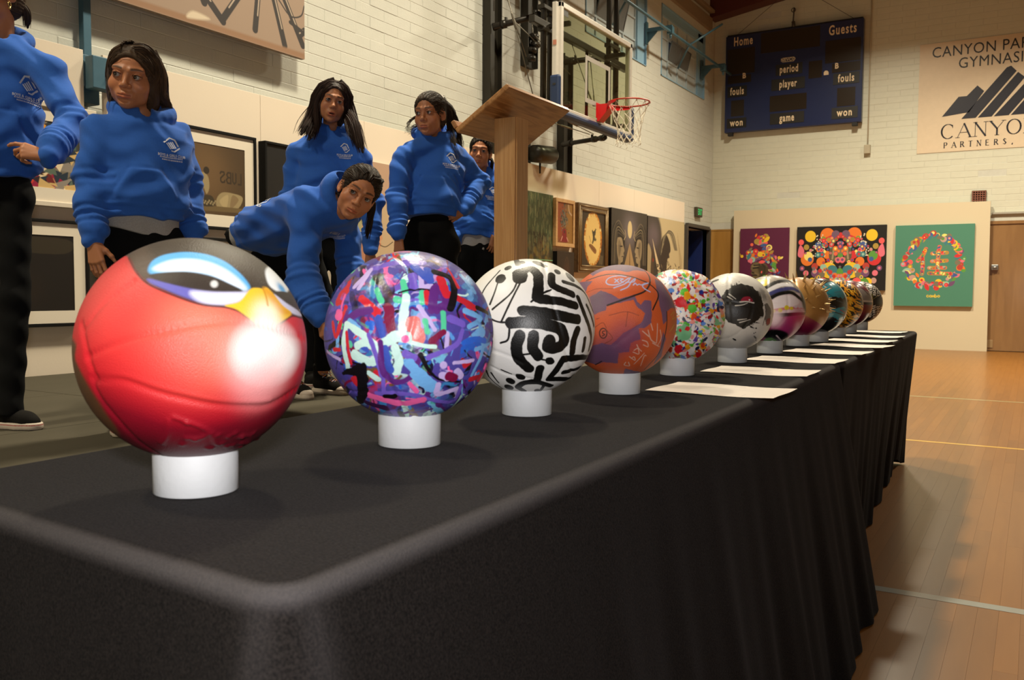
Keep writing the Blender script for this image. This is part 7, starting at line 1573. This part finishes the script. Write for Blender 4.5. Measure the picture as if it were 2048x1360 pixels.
# girl cut by the left edge of the picture
r1 = stage_pt(20, 857)
girl(dict(label='girl cut off by the left picture edge, hand on hip, black slip-on shoes', root=r1, seed=3, skin=SK*1.02, wide=.98, head=(-8, -10, 3.33), turn=(52, 0, 0), hs=.98, neck=(2, 76, 3.36), style='back', vol=.8, haircol=[(.03, .017, .009), (.07, .04, .02)], h=.003,
    locks=[([[-4, -6, -2], [-5, -9, -5], [-3, -11, -10]], .02, .015, 60, .0014), ([[-7.6, -1.5, 3], [-9.5, -1, -2], [-9, -1, -7]], .002, .002, 3, .0007)], extras=[('hoop_earring', (-7.6, .4, -3.3))],
    hem=(-12, 356, 3.34), body=36, st=TS(.95), arms=[[(-100, 135, 3.4), (-128, 260, 3.42), (-110, 350, 3.3)], [(98, 142, 3.32), (144, 248, 3.28), (96, 313, 3.10)]], sleeve=[(.066, .060, .05, .038), (.066, .055, .054, .040)],
    hands=[((90, 312, 3.09), (-.93, -.25, .18), (.25, -.85, .45), dict(scale=.98, curl=(38, 40, 25), thumb=20, mirror=1, fist=[(14, 22, 14), (38, 40, 24), (52, 50, 30), (62, 52, 34)])), ((-112, 356, 3.29), (0, 0, -1), (-.4, -.9, 0), dict(scale=.98))],
    logo=(56, 172, 3.2), logos=.030, legs=[[(30, 385, 3.36), (30, 600, 3.33), (20, 826, 3.31)], [(-52, 385, 3.38), (-56, 600, 3.38), (-60, 830, 3.38)]], legr=(.060, .050, .044), shoes=[('slip', fl_(-28, 3.33, r1), fl_(77, 3.27, r1)), ('slip', fl_(-110, 3.40, r1), fl_(-15, 3.36, r1))]))
# second girl
p_ = at(285, 800, 3.2); r2 = np.array([p_[0], p_[1], ST])
girl(dict(label='girl with long brown hair and round face behind the red ball, arms at her sides', root=r2, seed=5, skin=SK*.93, wide=1.07, head=(268, 156, 3.15), turn=(17, -9, 9), hs=1.0, gaze=(.50, 1, .02), neck=(286, 228, 3.2), style='long', vol=1.0, hairline=.002, haircol=[(.040, .022, .011), (.085, .048, .025), (.060, .034, .017)],
    locks=[([[-3, 3, 10.4], [-7.6, 1, 6], [-9, -1, 0], [-9, -2, -5], (336, 214, 3.24), (342, 244, 3.27)], .022, .018, 210, .0017), ([[-3, -4, 9.5], [-7.5, -5, 2], (326, 196, 3.26), (335, 238, 3.3)], .03, .022, 170, .0017), ([[2, 4, 10.2], [6.8, 2.5, 7], [8.6, 1, 1], [8.8, -1, -6]], .014, .010, 110, .0014), ([[6, 3, 7], [9.0, 1.5, 0], (223, 190, 3.13), (216, 224, 3.11)], .004, .002, 9, .0007), ([[2, 4, 10.2], [4, 0, 10.6], [5, -5, 9.0]], .03, .02, 110, .0016), ([[-1, 5.5, 9.8], [-4.5, 4, 10.2], [-8, 0, 6.5]], .02, .018, 110, .0016), ([[3, 5.5, 9.5], [6.5, 4, 7], [8, 2, 2]], .014, .010, 80, .0014)],
    extras=[('stud_earring', (-7.9, .8, -3.6)), ('stud_earring', (7.9, .8, -3.4))], hem=(283, 440, 3.2), body=30, st=TS(.98), arms=[[(200, 266, 3.12), (184, 365, 3.10), (184, 478, 3.04)], [(350, 274, 3.30), (376, 372, 3.34), (389, 478, 3.30)]], sleeve=[(.066, .058, .053, .035), (.064, .052, .048, .036)],
    hands=[((186, 484, 3.035), (.20, -.08, -.97), (-.25, -.96, .02), dict(scale=1.0, curl=(10, 18, 14), thumb=36, mirror=-1)), ((390, 484, 3.29), (.02, -.05, -1), (.35, -.9, .02), dict(scale=.88, mirror=-1))], logo=(343, 290, 3.1), logos=.0275, shirt=(.13, .05), hh=.005,
    legs=[[(247, 500, 3.2), (247, 680, 3.2), (250, 835, 3.25)], [(322, 500, 3.24), (322, 680, 3.25), (322, 840, 3.3)]], shoes=[('slip', fl_(250, 3.32, r2), fl_(240, 3.10, r2)), ('slip', fl_(322, 3.36, r2), fl_(330, 3.15, r2))]))
# third girl, long straight hair
p_ = at(655, 700, 4.72); r3 = np.array([p_[0], p_[1], ST])
girl(dict(label='tall girl with very long straight dark hair and open mouth behind the bending girl', root=r3, seed=7, skin=SK*.86, wide=.93, head=(665, 206, 4.66), turn=(-6, -2, 11), hs=.985, gaze=(.05, 1, .05), mouth=.4, neck=(666, 256, 4.74), style='long', vol=.9, hairline=.004, haircol=[(.018, .007, .004), (.036, .014, .008), (.022, .009, .005)],
    locks=[([[1, 3, 10.8], [7.5, 1, 6], [9, -1, -4], (616, 242, 4.64), (602, 270, 4.58)], .024, .034, 230, .0021), ([[2, -3, 10.5], [8.5, -3, 2], (628, 246, 4.66), (618, 280, 4.58)], .03, .035, 220, .0021), ([[3, 4.5, 8.5], [7.3, 3.2, 2], [8, 2, -6], (632, 268, 4.6)], .012, .015, 80, .0018), ([[-1, 3, 10.8], [-7.5, 1, 6], [-9, 0, -4], (713, 255, 4.6), (726, 306, 4.56)], .022, .030, 200, .0021), ([[-2, -3, 10.5], [-8.5, -3, 2], (708, 245, 4.68), (718, 296, 4.6)], .03, .032, 190, .0021), ([[-3, 4.5, 8.5], [-7.2, 3.2, 2], [-8, 2, -6], (703, 280, 4.57)], .012, .018, 80, .0018), ([[0, 4.6, 9.9], [4, 3.4, 9.6], [7.2, 2, 5]], .012, .012, 60, .0018), ([[0, 4.6, 9.9], [-4, 3.4, 9.6], [-7.2, 2, 5]], .012, .012, 60, .0018), ([[5, -4, 6], (600, 235, 4.7), (586, 268, 4.66)], .004, .004, 6, .0008)],
    hem=(650, 470, 4.78), body=12, st=TS(1.06), arms=[[(596, 308, 4.76), (584, 400, 4.74), (588, 500, 4.7)], [(720, 320, 4.70), (744, 400, 4.72), (740, 500, 4.66)]], sleeve=[(.072, .060, .05, .038), (.070, .060, .05, .038)], logo=(690, 296, 4.6), logos=.026,
    legs=[[(625, 520, 4.78), (625, 640, 4.78), (625, 735, 4.8)], [(690, 520, 4.78), (690, 640, 4.78), (690, 735, 4.8)]], hands=[((588, 505, 4.7), (0, 0, -1), (-.3, -.9, 0), dict(h=.0024)), ((740, 505, 4.66), (0, 0, -1), (.3, -.9, 0), dict(mirror=-1, h=.0024))], shoes=[('slip', fl_(625, 4.86, r3), fl_(620, 4.64, r3)), ('slip', fl_(690, 4.86, r3), fl_(692, 4.64, r3))]))
# bending girl
r4 = stage_pt(640, 787)
girl(dict(label='girl bending forward with hands low, looking sideways, dark hair tied back', root=r4, seed=9, skin=SK*1.0, wide=1.02, head=(716, 385, 3.52), turn=(-12, -8, 29), hs=.97, gaze=(.50, 1, .22), neck=(684, 398, 3.60), style='back', vol=.75, hairline=.004, haircol=[(.016, .009, .005), (.04, .022, .012), (.026, .015, .008)], hood=.74, hh=.005,
    locks=[([[-2, -8, 4], [-6, -9.5, -2], (742, 430, 3.66), (734, 478, 3.7)], .012, .014, 110, .0016), ([[-5, -6, 3], [-8, -6, -3], (748, 410, 3.62), (738, 452, 3.66)], .010, .010, 70, .0016), ([[5, -6, -4], [7, -8, -6], (668, 360, 3.6)], .006, .006, 14, .0008), ([[-1, 5.3, 8.6], [-5, 2, 9], [-6, -6, 6]], .02, .015, 80, .0013), ([[2, 5.3, 8.6], [5, 2, 9.3], [4, -6, 6]], .02, .015, 80, .0013)],
    hem=(520, 468, 4.04), body=30, lat=(.82, .55, -.06), front=(.3, -.25, -.9), st=TS(.94), pocket=False, arms=[[(612, 446, 3.62), (606, 556, 3.56), (640, 634, 3.50)], [(690, 452, 3.84), (702, 540, 3.78), (690, 612, 3.70)]], sleeve=[(.076, .064, .056, .037), (.068, .058, .054, .037)],
    hands=[((642, 638, 3.495), (.25, -.05, -.97), (-.75, -.62, .1), dict(scale=.9, curl=(32, 40, 25), mirror=1)), ((690, 618, 3.69), (-.1, 0, -1), (.5, -.8, 0), dict(scale=.9, curl=(30, 35, 20), mirror=-1))], shirt=(.12, .04), logo=(668, 494, 3.6), logos=.022, logon=(.15, -.85, -.45), logou=(.85, .10, .30), back=('RS', (531, 404, 3.85), (.30, -.35, .88), (-.25, -.80, .5), .085),
    legs=[[(548, 505, 4.10), (566, 640, 4.12), (584, 745, 4.30)], [(602, 500, 4.22), (650, 615, 4.30), (646, 742, 4.47)]], legr=(.088, .058, .040), legcut=.115, shoes=[('high', fl_(632, 4.50, r4), fl_(694, 4.36, r4)), ('high', fl_(575, 4.34, r4), fl_(620, 4.18, r4))]))
# girl with curly ponytail
p_ = at(860, 700, 4.5); r5 = np.array([p_[0], p_[1], ST])
girl(dict(label='girl with curly ponytail and white hair tie left of the lectern, hand on hip', root=r5, seed=11, skin=SK*.84, wide=.97, head=(860, 229, 4.46), turn=(25, -6, -1), hs=.97, gaze=(.40, 1, 0), neck=(868, 271, 4.54), style='back', vol=.7, haircol=[(.014, .008, .005), (.032, .018, .010), (.05, .03, .017)], wave=.010,
    locks=[([[-3, -7, 7], [-7, -9, 4], (908, 235, 4.56), (917, 275, 4.58), (921, 312, 4.56)], .020, .024, 130, .0014), ([[-3, -7, 7], [-7, -8, 2], (900, 250, 4.56), (906, 290, 4.5), (912, 322, 4.48)], .02, .022, 110, .0014), ([[6.5, 1, 0], (816, 246, 4.46), (811, 268, 4.44)], .006, .008, 22, .0010), ([[5, -6, -4], (822, 255, 4.5), (818, 272, 4.48)], .010, .010, 26, .0010), ([[-2, -6, 8], [-3, -8.5, 9], [-5, -10, 7]], .012, .016, 60, .0014)],
    extras=[('hair_tie', (-3.6, -6.6, 8.2), (.3, 1, -.3))], hem=(862, 436, 4.5), body=6, st=TS(.90), arms=[[(806, 316, 4.44), (794, 392, 4.40), (797, 472, 4.34)], [(922, 324, 4.60), (958, 366, 4.66), (926, 422, 4.50)]], sleeve=[(.062, .052, .048, .034), (.062, .054, .048, .034)],
    hands=[((798, 476, 4.335), (.05, -.05, -1), (-.3, -.95, 0), dict(scale=.86, mirror=1)), ((924, 424, 4.49), (-.85, -.3, -.2), (.3, -.9, .3), dict(scale=.86, mirror=-1, fist=[(40, 50, 30)]*4))], logo=(903, 316, 4.4), logos=.027, hh=.005,
    legs=[[(836, 490, 4.5), (836, 620, 4.5), (836, 725, 4.55)], [(886, 490, 4.52), (886, 620, 4.52), (886, 725, 4.57)]], shoes=[('slip', fl_(836, 4.62, r5), fl_(832, 4.40, r5)), ('slip', fl_(886, 4.64, r5), fl_(890, 4.42, r5))]))
# girl half hidden behind the lectern
p_ = at(958, 680, 5.3); r6 = np.array([p_[0], p_[1], ST])
girl(dict(label='girl partly hidden behind the lectern post, peering under its slanted top', root=r6, seed=13, skin=SK*.88, wide=.93, head=(961, 305, 5.28), turn=(6, -3, 6), hs=.90, gaze=(.05, 1, 0), neck=(966, 342, 5.34), style='back', vol=.7, haircol=DK, wave=.004, h=.0024,
    locks=[([[-6, -5, -2], (985, 325, 5.3), (982, 348, 5.28)], .010, .008, 60, .0014), ([[-1, -8, 4], [-2, -10, 0], (975, 335, 5.42)], .015, .015, 50, .0014)], hem=(950, 474, 5.32), body=4, st=TS(.86), arms=[[(915, 366, 5.3), (908, 430, 5.3), (915, 480, 5.26)], [(998, 372, 5.32), (1004, 425, 5.34), (990, 470, 5.26)]], sleeve=[(.056, .048, .044, .032), (.056, .048, .044, .032)],
    hands=[((988, 473, 5.25), (-.15, -.1, -1), (.4, -.9, 0), dict(scale=.82, mirror=-1)), ((915, 484, 5.25), (0, 0, -1), (-.4, -.9, 0), dict(scale=.82))], logo=(986, 382, 5.2), logos=.026, shirt=(.20, .02),
    legs=[[(930, 520, 5.32), (930, 620, 5.32), (930, 700, 5.36)], [(972, 520, 5.34), (972, 620, 5.34), (972, 700, 5.38)]], shoes=[('slip', fl_(930, 5.42, r6), fl_(926, 5.22, r6)), ('slip', fl_(972, 5.44, r6), fl_(975, 5.24, r6))]))
